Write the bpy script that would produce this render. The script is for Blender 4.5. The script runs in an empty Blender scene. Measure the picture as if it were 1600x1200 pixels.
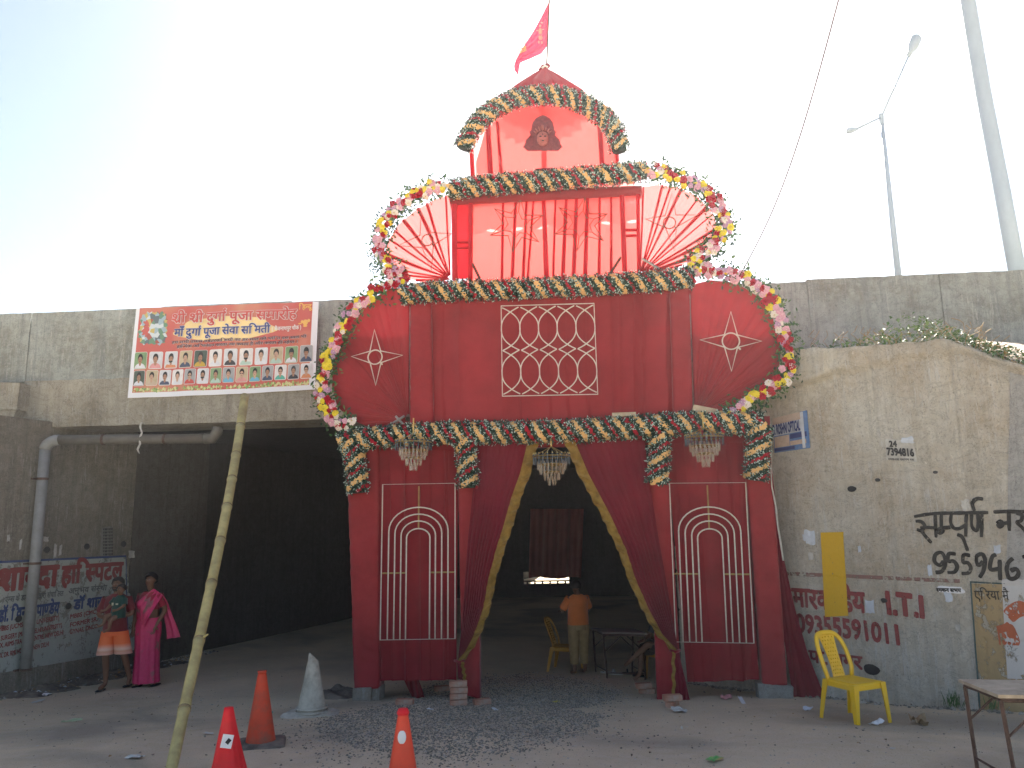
import bpy, bmesh, math, random
from mathutils import Vector, Matrix, noise

SC = bpy.context.scene
COL = SC.collection
R = math.radians
rnd = random.Random(7)

# ------------------------------------------------------------------ camera
CAM_H = 2.05
PITCH, ROLL, FPX = R(10.3), 0.0195, 1200.0
CAM = Vector((0, 0, CAM_H))
_F = Vector((0, math.cos(PITCH), math.sin(PITCH)))
_R0 = Vector((1, 0, 0))
_U0 = Vector((0, -math.sin(PITCH), math.cos(PITCH)))
_R = _R0 * math.cos(ROLL) - _U0 * math.sin(ROLL)
_U = _U0 * math.cos(ROLL) + _R0 * math.sin(ROLL)
cd = bpy.data.cameras.new('camera')
cam = bpy.data.objects.new('camera', cd)
COL.objects.link(cam)
cam.matrix_world = Matrix(((_R.x, _U.x, -_F.x, CAM.x), (_R.y, _U.y, -_F.y, CAM.y), (_R.z, _U.z, -_F.z, CAM.z), (0, 0, 0, 1)))
cd.sensor_width = 36
cd.lens = FPX / 1600 * 36
cd.clip_end = 3000
cd.clip_start = 0.05
SC.camera = cam

# ------------------------------------------------------------------ light
SUN_EL, SUN_AZ = R(37.5), R(8)          # azimuth measured from +Y towards +X
w = bpy.data.worlds.new('World')
SC.world = w
w.use_nodes = True
nt = w.node_tree
bg = nt.nodes['Background']
sky = nt.nodes.new('ShaderNodeTexSky')
sky.sky_type = 'NISHITA'
sky.sun_disc = False
sky.sun_elevation = SUN_EL
sky.sun_rotation = SUN_AZ
sky.air_density = 1.0
sky.dust_density = 1.2
sky.ozone_density = 1.6
hs = nt.nodes.new('ShaderNodeHueSaturation')
hs.inputs['Saturation'].default_value = 0.9
nt.links.new(sky.outputs[0], hs.inputs['Color'])
nt.links.new(hs.outputs[0], bg.inputs[0])
bg.inputs[1].default_value = 0.030
sd = bpy.data.lights.new('sun', 'SUN')
sd.energy = 5.0
sd.angle = R(0.6)
sd.color = (1, 0.94, 0.85)
so = bpy.data.objects.new('sun', sd)
COL.objects.link(so)
sdir = Vector((math.sin(SUN_AZ) * math.cos(SUN_EL), math.cos(SUN_AZ) * math.cos(SUN_EL), math.sin(SUN_EL)))
so.rotation_euler = sdir.to_track_quat('Z', 'Y').to_euler()
so.location = sdir * 50
SC.view_settings.view_transform = 'Standard'
SC.view_settings.look = 'None'
SC.view_settings.exposure = 2.80
SC.view_settings.gamma = 1.0
SC.view_settings.use_curve_mapping = False
SC.cycles.max_bounces = 8
SC.cycles.transparent_max_bounces = 16
SC.cycles.use_denoising = True


# ------------------------------------------------------------------ geometry helpers
def ray(px, py):
    return _F + _R * ((px - 800) / FPX) + _U * ((600 - py) / FPX)


def at(px, py, Y):
    d = ray(px, py)
    return CAM + d * (Y / d.y)


def gz(x, y):
    t = min(1, max(0, (y - 6.5) / 7.0))
    return -0.5 * t * t * (3 - 2 * t)


def bump(x, y):
    b = 0.030 * noise.noise(Vector((x * 0.5, y * 0.5, 1))) + 0.012 * noise.noise(Vector((x * 2.1, y * 2.1, 4)))
    return b


def onground(px, py):
    d = ray(px, py)
    t = 5.0
    for _ in range(40):
        p = CAM + d * t
        g = gz(p.x, p.y)
        t = (g - CAM.z) / d.z
    p = CAM + d * t
    p.z = gz(p.x, p.y) + bump(p.x, p.y)
    return p


class Plane:
    def __init__(s, O, U, V=(0, 0, 1)):
        s.O = Vector(O)
        s.U = Vector(U).normalized()
        s.V = Vector(V).normalized()
        s.N = s.U.cross(s.V).normalized()      # towards the camera

    def px(s, px, py, off=0.0):
        d = ray(px, py)
        O = s.O + s.N * off
        t = (O - CAM).dot(s.N) / d.dot(s.N)
        p = CAM + d * t - s.O
        return p.dot(s.U), p.dot(s.V)

    def pt(s, u, v, off=0.0):
        return s.O + s.U * u + s.V * v + s.N * off

    def q(s, px, py, off=0.0):
        u, v = s.px(px, py, off)
        return s.pt(u, v, off)


def lerp(a, b, t):
    return a + (b - a) * t


WM = {}


class MB:
    """Collects geometry, then builds ONE mesh object."""

    def __init__(s):
        s.v, s.f, s.m = [], [], []

    def add(s, verts, faces, mi=0):
        b = len(s.v)
        s.v.extend([Vector(p) for p in verts])
        for f in faces:
            s.f.append([b + i for i in f])
            s.m.append(mi)
        return b

    def box(s, c, size, rot=None, mi=0, taper=1.0):
        hx, hy, hz = size[0] / 2, size[1] / 2, size[2] / 2
        vs = []
        for z, k in ((-hz, 1), (hz, taper)):
            for x, y in ((-hx, -hy), (hx, -hy), (hx, hy), (-hx, hy)):
                p = Vector((x * k, y * k, z))
                if rot is not None:
                    p = rot @ p
                vs.append(p + Vector(c))
        s.add(vs, [(3, 2, 1, 0), (4, 5, 6, 7), (0, 1, 5, 4), (1, 2, 6, 5), (2, 3, 7, 6), (3, 0, 4, 7)], mi)

    def prism(s, quad, back, mi=0):
        """quad: front corners TL TR BR BL; back: vector to the rear face."""
        q = [Vector(p) for p in quad]
        b = [p + Vector(back) for p in q]
        s.add(q + b, [(0, 3, 2, 1), (4, 5, 6, 7), (0, 1, 5, 4), (1, 2, 6, 5), (2, 3, 7, 6), (3, 0, 4, 7)], mi)

    def tube(s, path, r, n=8, mi=0, caps=True, closed=False):
        path = [Vector(p) for p in path]
        N = len(path)
        if not hasattr(r, '__len__'):
            r = [r] * N
        prev = None
        rings = []
        for i, p in enumerate(path):
            if closed:
                t = path[(i + 1) % N] - path[i - 1]
            else:
                t = path[min(i + 1, N - 1)] - path[max(i - 1, 0)]
            if t.length < 1e-9:
                t = Vector((0, 0, 1))
            t.normalize()
            if prev is None:
                a = Vector((0, 0, 1)) if abs(t.z) < 0.9 else Vector((1, 0, 0))
                nx = t.cross(a).normalized()
            else:
                nx = (prev - t * prev.dot(t))
                if nx.length < 1e-6:
                    nx = t.orthogonal()
                nx.normalize()
            prev = nx
            ny = t.cross(nx)
            rings.append([p + (nx * math.cos(2 * math.pi * k / n) + ny * math.sin(2 * math.pi * k / n)) * r[i] for k in range(n)])
        b = len(s.v)
        for rg in rings:
            s.v.extend(rg)
        last = N if closed else N - 1
        for i in range(last):
            j = (i + 1) % N
            for k in range(n):
                k2 = (k + 1) % n
                s.f.append([b + i * n + k, b + i * n + k2, b + j * n + k2, b + j * n + k])
                s.m.append(mi)
        if caps and not closed:
            s.f.append([b + k for k in range(n)][::-1])
            s.m.append(mi)
            s.f.append([b + (N - 1) * n + k for k in range(n)])
            s.m.append(mi)

    def loft(s, rings, mi=0, caps=(True, True), closed=True):
        n = len(rings[0])
        b = len(s.v)
        for rg in rings:
            s.v.extend([Vector(p) for p in rg])
        for i in range(len(rings) - 1):
            for k in range(n if closed else n - 1):
                k2 = (k + 1) % n
                s.f.append([b + i * n + k, b + i * n + k2, b + (i + 1) * n + k2, b + (i + 1) * n + k])
                s.m.append(mi)
        if caps[0]:
            s.f.append([b + k for k in range(n)][::-1])
            s.m.append(mi)
        if caps[1]:
            s.f.append([b + (len(rings) - 1) * n + k for k in range(n)])
            s.m.append(mi)

    def grid(s, fn, nu, nv, mi=0):
        b = len(s.v)
        for j in range(nv + 1):
            for i in range(nu + 1):
                s.v.append(Vector(fn(i / nu, j / nv)))
        for j in range(nv):
            for i in range(nu):
                a = b + j * (nu + 1) + i
                s.f.append([a, a + 1, a + nu + 2, a + nu + 1])
                s.m.append(mi)

    def ellipsoid(s, c, r, nu=12, nv=8, mi=0, rot=None):
        c = Vector(c)
        rings = []
        for j in range(1, nv):
            a = math.pi * j / nv
            rg = []
            for k in range(nu):
                t = 2 * math.pi * k / nu
                p = Vector((r[0] * math.sin(a) * math.cos(t), r[1] * math.sin(a) * math.sin(t), -r[2] * math.cos(a)))
                if rot is not None:
                    p = rot @ p
                rg.append(c + p)
            rings.append(rg)
        s.loft(rings, mi, (True, True))

    def build(s, name, mat, parent=None, smooth=False, label=None):
        me = bpy.data.meshes.new(name)
        vs = s.v
        if parent is not None:
            inv = WM[parent.name].inverted()
            vs = [inv @ p for p in vs]
        me.from_pydata([tuple(p) for p in vs], [], s.f)
        mats = mat if isinstance(mat, (list, tuple)) else [mat]
        for m in mats:
            me.materials.append(m)
        if len(mats) > 1:
            me.polygons.foreach_set('material_index', s.m)
        if smooth:
            me.polygons.foreach_set('use_smooth', [True] * len(me.polygons))
        me.update()
        o = bpy.data.objects.new(name, me)
        COL.objects.link(o)
        if parent is not None:
            o.parent = parent
            WM[o.name] = WM[parent.name].copy()
        else:
            WM[o.name] = Matrix.Identity(4)
        if label:
            o['label'] = label
        return o


def empty(name, loc=(0, 0, 0), rz=0.0, rot=None):
    o = bpy.data.objects.new(name, None)
    COL.objects.link(o)
    o.empty_display_size = 0.2
    m = Matrix.Translation(Vector(loc)) @ (rot.to_4x4() if rot is not None else Matrix.Rotation(rz, 4, 'Z'))
    o.matrix_world = m
    o.location = m.to_translation()
    o.rotation_euler = m.to_euler()
    WM[o.name] = m
    return o


def tag(o, label=None, cat=None, group=None, kind=None):
    if label:
        o['label'] = label
    if cat:
        o['category'] = cat
    if group:
        o['group'] = group
    if kind:
        o['kind'] = kind
    return o


def copy_tree(o, loc, rz, label, rot=None):
    c = o.copy()
    COL.objects.link(c)
    m = Matrix.Translation(Vector(loc)) @ (rot.to_4x4() if rot is not None else Matrix.Rotation(rz, 4, 'Z'))
    c.location = m.to_translation()
    c.rotation_euler = m.to_euler()
    c['label'] = label
    WM[c.name] = m
    for ch in [x for x in SC.objects if x.parent == o]:
        k = ch.copy()
        COL.objects.link(k)
        k.parent = c
        for g in [x for x in SC.objects if x.parent == ch]:
            d = g.copy()
            COL.objects.link(d)
            d.parent = k
    return c


def inst(src, parent, M):
    """another piece sharing SRC's mesh, placed by the world matrix M under PARENT."""
    c = src.copy()
    COL.objects.link(c)
    c.parent = parent
    L = WM[parent.name].inverted() @ M
    c.matrix_parent_inverse = Matrix.Identity(4)
    c.matrix_basis = L
    return c


# ------------------------------------------------------------------ materials
def newmat(name):
    m = bpy.data.materials.new(name)
    m.use_nodes = True
    t = m.node_tree
    return m, t, t.nodes['Principled BSDF']


def N_(t, typ, **kw):
    n = t.nodes.new(typ)
    for k, v in kw.items():
        setattr(n, k, v)
    return n


def c4(c):
    return (c[0], c[1], c[2], 1)


def noise_node(t, scale, detail=5, rough=0.6, vec=None, dist=0.0):
    n = N_(t, 'ShaderNodeTexNoise')
    n.inputs['Scale'].default_value = scale
    n.inputs['Detail'].default_value = detail
    n.inputs['Roughness'].default_value = rough
    n.inputs['Distortion'].default_value = dist
    if vec is not None:
        t.links.new(vec, n.inputs['Vector'])
    return n


def ramp(t, fac, stops):
    r = N_(t, 'ShaderNodeValToRGB')
    e = r.color_ramp.elements
    while len(e) < len(stops):
        e.new(0.5)
    for k, (p, c) in enumerate(stops):
        e[k].position = p
        e[k].color = c4(c) if hasattr(c, '__len__') else (c, c, c, 1)
    t.links.new(fac, r.inputs[0])
    return r


def mixc(t, fac, a, b, blend='MIX'):
    m = N_(t, 'ShaderNodeMix', data_type='RGBA', blend_type=blend)
    for s, v in ((m.inputs[0], fac), (m.inputs[6], a), (m.inputs[7], b)):
        if hasattr(v, 'is_output') or hasattr(v, 'links'):
            t.links.new(v, s)
        elif hasattr(v, '__len__'):
            s.default_value = c4(v)
        else:
            s.default_value = v
    return m.outputs[2]


def world_pos(t, scale=(1, 1, 1)):
    g = N_(t, 'ShaderNodeNewGeometry')
    mp = N_(t, 'ShaderNodeMapping')
    mp.inputs['Scale'].default_value = scale
    t.links.new(g.outputs['Position'], mp.inputs['Vector'])
    return mp.outputs[0]


def obj_pos(t, scale=(1, 1, 1)):
    g = N_(t, 'ShaderNodeTexCoord')
    mp = N_(t, 'ShaderNodeMapping')
    mp.inputs['Scale'].default_value = scale
    t.links.new(g.outputs['Object'], mp.inputs['Vector'])
    return mp.outputs[0]


def addbump(t, b, h, strength, dist=0.01):
    n = N_(t, 'ShaderNodeBump')
    n.inputs['Strength'].default_value = strength
    n.inputs['Distance'].default_value = dist
    t.links.new(h, n.inputs['Height'])
    t.links.new(n.outputs[0], b.inputs['Normal'])


def simple(name, col, rough=0.7, var=0.15, scale=8, metal=0.0, bmp=0.1, spec=0.3, dirt=None, dirtamt=0.5):
    m, t, b = newmat(name)
    p = obj_pos(t)
    n = noise_node(t, scale, 6, 0.65, p)
    lo = tuple(c * (1 - var) for c in col)
    hi = tuple(min(1, c * (1 + var)) for c in col)
    r = ramp(t, n.outputs[0], [(0.3, lo), (0.7, hi)])
    out = r.outputs[0]
    if dirt:
        n2 = noise_node(t, scale * 0.4, 7, 0.7, p)
        r2 = ramp(t, n2.outputs[0], [(0.45, 0), (0.65, dirtamt)])
        out = mixc(t, r2.outputs[0], out, dirt)
    t.links.new(out, b.inputs['Base Color'])
    b.inputs['Roughness'].default_value = rough
    b.inputs['Metallic'].default_value = metal
    b.inputs['Specular IOR Level'].default_value = spec
    if bmp:
        addbump(t, b, n.outputs[0], bmp, 0.004)
    return m


def concrete(name, base=(0.30, 0.285, 0.25), dark=(0.13, 0.125, 0.115), light=(0.46, 0.45, 0.41), streak=0.6, warm=(0.27, 0.22, 0.16), chip=0.35, boards=0.0, green=0.0):
    m, t, b = newmat(name)
    p = world_pos(t)
    n1 = noise_node(t, 0.9, 8, 0.62, p)
    n2 = noise_node(t, 7, 8, 0.7, p)
    n3 = noise_node(t, 45, 5, 0.75, p)
    ps = world_pos(t, (3.2, 3.2, 0.22))
    s1 = noise_node(t, 2.6, 8, 0.72, ps)
    ps2 = world_pos(t, (9, 9, 0.35))
    s2 = noise_node(t, 3.0, 6, 0.7, ps2)
    c = mixc(t, ramp(t, n1.outputs[0], [(0.35, 0), (0.65, 1)]).outputs[0], base, warm)
    c = mixc(t, ramp(t, n2.outputs[0], [(0.42, 0), (0.7, 0.55)]).outputs[0], c, light)
    c = mixc(t, ramp(t, s1.outputs[0], [(0.47, 0), (0.68, streak)]).outputs[0], c, dark)
    c = mixc(t, ramp(t, s2.outputs[0], [(0.6, 0), (0.7, streak * 0.7)]).outputs[0], c, tuple(x * 0.8 for x in dark))
    # pale lime runs and chipped plaster
    ps3 = world_pos(t, (14, 14, 1.3))
    s3 = noise_node(t, 1.6, 7, 0.8, ps3)
    n5 = noise_node(t, 1.3, 3, 0.5, p)
    k = N_(t, 'ShaderNodeMath', operation='MULTIPLY')
    t.links.new(ramp(t, s3.outputs[0], [(0.55, 0), (0.59, 1)]).outputs[0], k.inputs[0])
    t.links.new(ramp(t, n5.outputs[0], [(0.40, 0), (0.58, chip)]).outputs[0], k.inputs[1])
    c = mixc(t, k.outputs[0], c, (0.62, 0.61, 0.57))
    if green:
        n6 = noise_node(t, 1.7, 6, 0.7, world_pos(t, (1, 1, 0.6)))
        c = mixc(t, ramp(t, n6.outputs[0], [(0.5, 0), (0.75, green)]).outputs[0], c, (0.10, 0.12, 0.07))
    c = mixc(t, ramp(t, n3.outputs[0], [(0.32, 0.5), (0.46, 0)]).outputs[0], c, tuple(x * 0.5 for x in dark))
    n7 = noise_node(t, 15, 6, 0.75, world_pos(t, (1, 1, 0.7)))
    c = mixc(t, ramp(t, n7.outputs[0], [(0.60, 0), (0.66, 0.55)]).outputs[0], c, tuple(x * 0.75 for x in dark))
    c = mixc(t, ramp(t, n7.outputs[0], [(0.30, 0.5), (0.38, 0)]).outputs[0], c, tuple(min(1, x * 1.25) for x in light))
    n8 = noise_node(t, 2.4, 9, 0.75, world_pos(t, (1, 1, 1.6)), 0.8)
    c = mixc(t, ramp(t, n8.outputs[0], [(0.485, 0), (0.50, 0.5), (0.515, 0)]).outputs[0], c, tuple(x * 0.6 for x in dark))
    n9 = noise_node(t, 0.55, 5, 0.6, p)
    c = mixc(t, ramp(t, n9.outputs[0], [(0.5, 0), (0.7, 0.22)]).outputs[0], c, dark)
    t.links.new(c, b.inputs['Base Color'])
    b.inputs['Roughness'].default_value = 0.93
    b.inputs['Specular IOR Level'].default_value = 0.15
    a = N_(t, 'ShaderNodeMath', operation='ADD')
    t.links.new(n2.outputs[0], a.inputs[0])
    t.links.new(n3.outputs[0], a.inputs[1])
    a2 = N_(t, 'ShaderNodeMath', operation='ADD')
    t.links.new(a.outputs[0], a2.inputs[0])
    t.links.new(s3.outputs[0], a2.inputs[1])
    addbump(t, b, a2.outputs[0], 0.9, 0.03)
    return m


def cloth(name, col, trans=0.25, transp=0.0, weave=0.15, sheen=0.2, var=0.18, tcol=None, wscale=2.2, pcol=(1, 0.9, 0.9)):
    m, t, b = newmat(name)
    p = obj_pos(t)
    n = noise_node(t, wscale, 6, 0.6, p)
    n2 = noise_node(t, 26, 4, 0.6, obj_pos(t, (0.5, 0.5, 3)), 0.8)
    r = ramp(t, n.outputs[0], [(0.3, tuple(c * (1 - var) for c in col)), (0.7, tuple(min(1, c * (1 + var)) for c in col))])
    t.links.new(r.outputs[0], b.inputs['Base Color'])
    b.inputs['Roughness'].default_value = 0.75
    b.inputs['Specular IOR Level'].default_value = 0.2
    b.inputs['Sheen Weight'].default_value = sheen
    b.inputs['Sheen Roughness'].default_value = 0.5
    addbump(t, b, n2.outputs[0], weave, 0.02)
    out = t.nodes['Material Output']
    tr = N_(t, 'ShaderNodeBsdfTranslucent')
    tr.inputs[0].default_value = c4(tcol or col)
    mx = N_(t, 'ShaderNodeMixShader')
    mx.inputs[0].default_value = trans
    t.links.new(b.outputs[0], mx.inputs[1])
    t.links.new(tr.outputs[0], mx.inputs[2])
    last = mx
    if transp:
        tp = N_(t, 'ShaderNodeBsdfTransparent')
        tp.inputs[0].default_value = c4(pcol)
        m2 = N_(t, 'ShaderNodeMixShader')
        m2.inputs[0].default_value = transp
        t.links.new(mx.outputs[0], m2.inputs[1])
        t.links.new(tp.outputs[0], m2.inputs[2])
        last = m2
    t.links.new(last.outputs[0], out.inputs[0])
    return m


def paint(name, col, wear=0.35, scale=9, patchy=0.25, bump=0.1):
    """hand paint on a wall: worn away in spots."""
    m, t, b = newmat(name)
    p = world_pos(t)
    n = noise_node(t, scale, 8, 0.75, p)
    n2 = noise_node(t, scale * 5, 5, 0.7, world_pos(t, (1, 1, 0.5)))
    c = mixc(t, n2.outputs[0], tuple(x * (1 - patchy) for x in col), tuple(min(1, x * (1 + patchy)) for x in col))
    t.links.new(c, b.inputs['Base Color'])
    b.inputs['Roughness'].default_value = 0.85
    b.inputs['Specular IOR Level'].default_value = 0.15
    out = t.nodes['Material Output']
    tp = N_(t, 'ShaderNodeBsdfTransparent')
    mx = N_(t, 'ShaderNodeMixShader')
    a = N_(t, 'ShaderNodeMath', operation='ADD')
    a.inputs[1].default_value = 0
    t.links.new(n.outputs[0], a.inputs[0])
    m3 = N_(t, 'ShaderNodeMath', operation='MULTIPLY_ADD')
    t.links.new(n2.outputs[0], m3.inputs[0])
    m3.inputs[1].default_value = 0.5
    t.links.new(a.outputs[0], m3.inputs[2])
    T0 = 0.93 - wear * 0.42
    rr = ramp(t, m3.outputs[0], [(T0 - 0.03, 0), (T0 + 0.05, 0.92)])
    if wear > 0:
        t.links.new(rr.outputs[0], mx.inputs[0])
    else:
        mx.inputs[0].default_value = 0
    t.links.new(b.outputs[0], mx.inputs[1])
    t.links.new(tp.outputs[0], mx.inputs[2])
    t.links.new(mx.outputs[0], out.inputs[0])
    return m


M = {}
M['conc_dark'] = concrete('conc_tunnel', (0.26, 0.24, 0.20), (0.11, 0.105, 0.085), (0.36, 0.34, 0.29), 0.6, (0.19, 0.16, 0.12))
M['conc_par'] = concrete('conc_parapet', (0.41, 0.45, 0.44), (0.20, 0.225, 0.225), (0.54, 0.58, 0.56), 0.62, (0.25, 0.24, 0.19), 0.5, green=0.15)
M['conc_beam'] = concrete('conc_beam', (0.50, 0.47, 0.39), (0.15, 0.14, 0.12), (0.48, 0.46, 0.40), 0.45, (0.30, 0.26, 0.19))
M['conc_wing'] = concrete('conc_wing', (0.61, 0.585, 0.50), (0.29, 0.275, 0.23), (0.76, 0.74, 0.67), 0.4, (0.48, 0.40, 0.29), 0.8)
M['conc_mid'] = concrete('conc_mid_shade', (0.12, 0.11, 0.095), (0.06, 0.055, 0.05), (0.17, 0.16, 0.14), 0.6, (0.11, 0.095, 0.08), 0.0)  # tunnel shade put into the colour, a step darker than the mouth
M['conc_deep_shade'] = concrete('conc_deep_shade', (0.07, 0.065, 0.06), (0.04, 0.04, 0.035), (0.10, 0.10, 0.09), 0.5, (0.06, 0.055, 0.05), 0.0)  # darkness of the deep tunnel put into the colour of walls and soffit
M['block'] = concrete('conc_block', (0.30, 0.30, 0.28), (0.16, 0.16, 0.15), (0.45, 0.45, 0.42), 0.2)
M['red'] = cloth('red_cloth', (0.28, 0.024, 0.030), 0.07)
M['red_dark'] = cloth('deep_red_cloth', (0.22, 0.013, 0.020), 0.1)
M['sheer'] = cloth('sheer_red_cloth', (0.62, 0.06, 0.07), 0.60, 0.16, tcol=(0.86, 0.27, 0.25), weave=0.05, var=0.08, pcol=(1.0, 0.35, 0.33))
M['sheer2'] = cloth('sheer_pink_cloth', (0.70, 0.20, 0.20), 0.65, 0.28, tcol=(0.80, 0.26, 0.24), weave=0.05, var=0.1, pcol=(1.0, 0.50, 0.48))
M['sheer_fan'] = cloth('sheer_fan_cloth', (0.55, 0.05, 0.06), 0.55, 0.08, tcol=(0.52, 0.125, 0.12), weave=0.05, var=0.08, pcol=(1.0, 0.25, 0.24))
M['fold'] = cloth('folded_red_cloth', (0.50, 0.02, 0.035), 0.35, 0.0, tcol=(0.7, 0.03, 0.05))
M['velvet'] = cloth('crimson_velvet', (0.15, 0.007, 0.018), 0.03, 0.0, 0.1, 0.08)
M['gold'] = cloth('gold_ruffle', (0.27, 0.165, 0.035), 0.1, 0, 0.5, 0.1, 0.35, None, 9)
M['wire'] = simple('cream_wire', (0.62, 0.55, 0.48), 0.45, 0.15, 20, 0, 0.05)
M['wire_dark'] = simple('brown_wire', (0.20, 0.07, 0.05), 0.5, 0.15, 20)
M['wood'] = simple('bamboo_strip', (0.35, 0.22, 0.09), 0.7, 0.25, 12)
M['leaf'] = simple('garland_leaf', (0.016, 0.055, 0.035), 0.5, 0.4, 30, spec=0.4)
M['leaftip'] = simple('garland_leaf_tip', (0.50, 0.62, 0.56), 0.5, 0.25, 30)
M['core'] = simple('garland_core', (0.012, 0.03, 0.02), 0.9, 0.3, 10)
M['cream'] = simple('cream_petal', (0.80, 0.52, 0.22), 0.7, 0.15, 40)
M['fred'] = simple('red_petal', (0.42, 0.012, 0.03), 0.7, 0.3, 40)
M['fyel'] = simple('yellow_petal', (0.80, 0.66, 0.05), 0.7, 0.15, 40)
M['fpink'] = simple('pink_petal', (0.72, 0.40, 0.50), 0.7, 0.2, 40)
M['fwhite'] = simple('white_petal', (0.78, 0.72, 0.66), 0.7, 0.12, 40)
M['flilac'] = simple('lilac_petal', (0.50, 0.30, 0.46), 0.7, 0.2, 40)
M['fcen'] = simple('flower_centre', (0.55, 0.45, 0.1), 0.8, 0.2, 40)
M['sprig'] = simple('sprig_leaf', (0.05, 0.12, 0.045), 0.6, 0.4, 30)
M['bamboo'] = simple('bamboo', (0.42, 0.36, 0.15), 0.6, 0.25, 6, dirt=(0.22, 0.17, 0.08), dirtamt=0.6)
M['pvc_brown'] = simple('brown_pipe', (0.13, 0.12, 0.10), 0.6, 0.2, 5, dirt=(0.08, 0.07, 0.06), dirtamt=0.6)  # darker, browner tone for the ceiling run of the pipe
M['pvc'] = simple('grey_pipe', (0.24, 0.25, 0.25), 0.5, 0.12, 5, dirt=(0.14, 0.13, 0.11), dirtamt=0.5)
M['iron'] = simple('rusty_iron', (0.10, 0.06, 0.045), 0.7, 0.4, 18, 0.4)
M['brick'] = simple('brick', (0.42, 0.20, 0.13), 0.9, 0.25, 14, bmp=0.5, dirt=(0.40, 0.34, 0.28), dirtamt=0.8)
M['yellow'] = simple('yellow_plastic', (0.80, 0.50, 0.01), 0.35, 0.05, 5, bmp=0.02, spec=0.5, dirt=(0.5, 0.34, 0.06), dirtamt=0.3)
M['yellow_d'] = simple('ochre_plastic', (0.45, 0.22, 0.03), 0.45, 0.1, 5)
M['orange'] = simple('orange_cone_plastic', (0.55, 0.055, 0.02), 0.5, 0.15, 6, dirt=(0.17, 0.09, 0.06), dirtamt=0.85)
M['redcone'] = simple('red_cone_cover', (0.70, 0.012, 0.02), 0.5, 0.12, 6, dirt=(0.25, 0.04, 0.04), dirtamt=0.3)
M['rubber'] = simple('cone_base_rubber', (0.10, 0.085, 0.07), 0.9, 0.3, 10, dirt=(0.25, 0.21, 0.17), dirtamt=0.7)
M['whitecone'] = simple('bleached_cone', (0.48, 0.45, 0.38), 0.8, 0.18, 12, dirt=(0.22, 0.19, 0.15), dirtamt=0.7)
M['white'] = simple('white_print', (0.75, 0.75, 0.75), 0.7, 0.06, 10)
M['black'] = simple('black_print', (0.02, 0.02, 0.022), 0.7, 0.1, 10)
M['skin'] = simple('brown_skin', (0.17, 0.085, 0.05), 0.55, 0.12, 8)
M['hair'] = simple('black_hair', (0.012, 0.010, 0.010), 0.5, 0.3, 60)
M['eye'] = simple('eye_white', (0.22, 0.20, 0.18), 0.3, 0.02, 10)
M['steel'] = simple('steel', (0.35, 0.34, 0.33), 0.4, 0.2, 10, 0.7)
M['soil'] = simple('soil', (0.28, 0.22, 0.16), 0.95, 0.3, 3, bmp=0.6)
M['pole'] = simple('painted_pole', (0.34, 0.42, 0.50), 0.5, 0.06, 2)
M['brass'] = simple('brass', (0.62, 0.42, 0.15), 0.3, 0.1, 10, 0.9)
M['ctop'] = simple('table_top_ply', (0.44, 0.36, 0.26), 0.8, 0.2, 9, dirt=(0.22, 0.17, 0.12), dirtamt=0.6)
# crystal
m, t, b = newmat('crystal')
b.inputs['Base Color'].default_value = (0.80, 0.66, 0.50, 1)
b.inputs['Roughness'].default_value = 0.05
b.inputs['Transmission Weight'].default_value = 0.85
b.inputs['IOR'].default_value = 1.5
M['crystal'] = m
m, t, b = newmat('smoked_glass_rod')
b.inputs['Base Color'].default_value = (0.04, 0.045, 0.06, 1)
b.inputs['Roughness'].default_value = 0.1
b.inputs['Specular IOR Level'].default_value = 0.9
M['smoke'] = m


# ------------------------------------------------------------------ lettering (Devanagari shaped by hand)
_G = {}


def glyph(ch, bold):
    key = (ch, bold)
    if key in _G:
        return _G[key]

    def ev(s):
        c = bpy.data.curves.new('tmp_text', 'FONT')
        c.body = s
        c.size = 1
        c.offset = bold
        c.resolution_u = 3
        o = bpy.data.objects.new('tmp_text', c)
        COL.objects.link(o)
        dg = bpy.context.evaluated_depsgraph_get()
        e = o.evaluated_get(dg)
        me = e.to_mesh()
        vs = [(v.co.x, v.co.y) for v in me.vertices]
        fs = [tuple(p.vertices) for p in me.polygons]
        e.to_mesh_clear()
        bpy.data.objects.remove(o)
        bpy.data.curves.remove(c)
        return vs, fs
    if ch == ' ':
        _G[key] = ([], [], 0.26)
        return _G[key]
    vs, fs = ev(ch)
    v2, _ = ev(ch + 'l')
    vl, _ = ev('l')
    adv = max(x for x, y in v2) - max(x for x, y in vl)
    _G[key] = (vs, fs, adv)
    return _G[key]


def half(ch, bold):
    key = ('half' + ch, bold)
    if key in _G:
        return _G[key]
    vs, fs, adv = glyph(ch, bold)
    low = [x for x, y in vs if y < 0.12]
    sx = max(low) - 0.075 - 2 * bold if low else adv * 0.6
    bm = bmesh.new()
    bv = [bm.verts.new((x, y, 0)) for x, y in vs]
    for f in fs:
        try:
            bm.faces.new([bv[i] for i in f])
        except ValueError:
            pass
    bmesh.ops.bisect_plane(bm, geom=bm.verts[:] + bm.edges[:] + bm.faces[:], plane_co=(sx, 0, 0), plane_no=(1, 0, 0), clear_outer=True)
    bm.verts.index_update()
    v = [(a.co.x, a.co.y) for a in bm.verts]
    f = [tuple(q.index for q in fa.verts) for fa in bm.faces]
    bm.free()
    _G[key] = (v, f, sx + 0.012)
    return _G[key]


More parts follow.
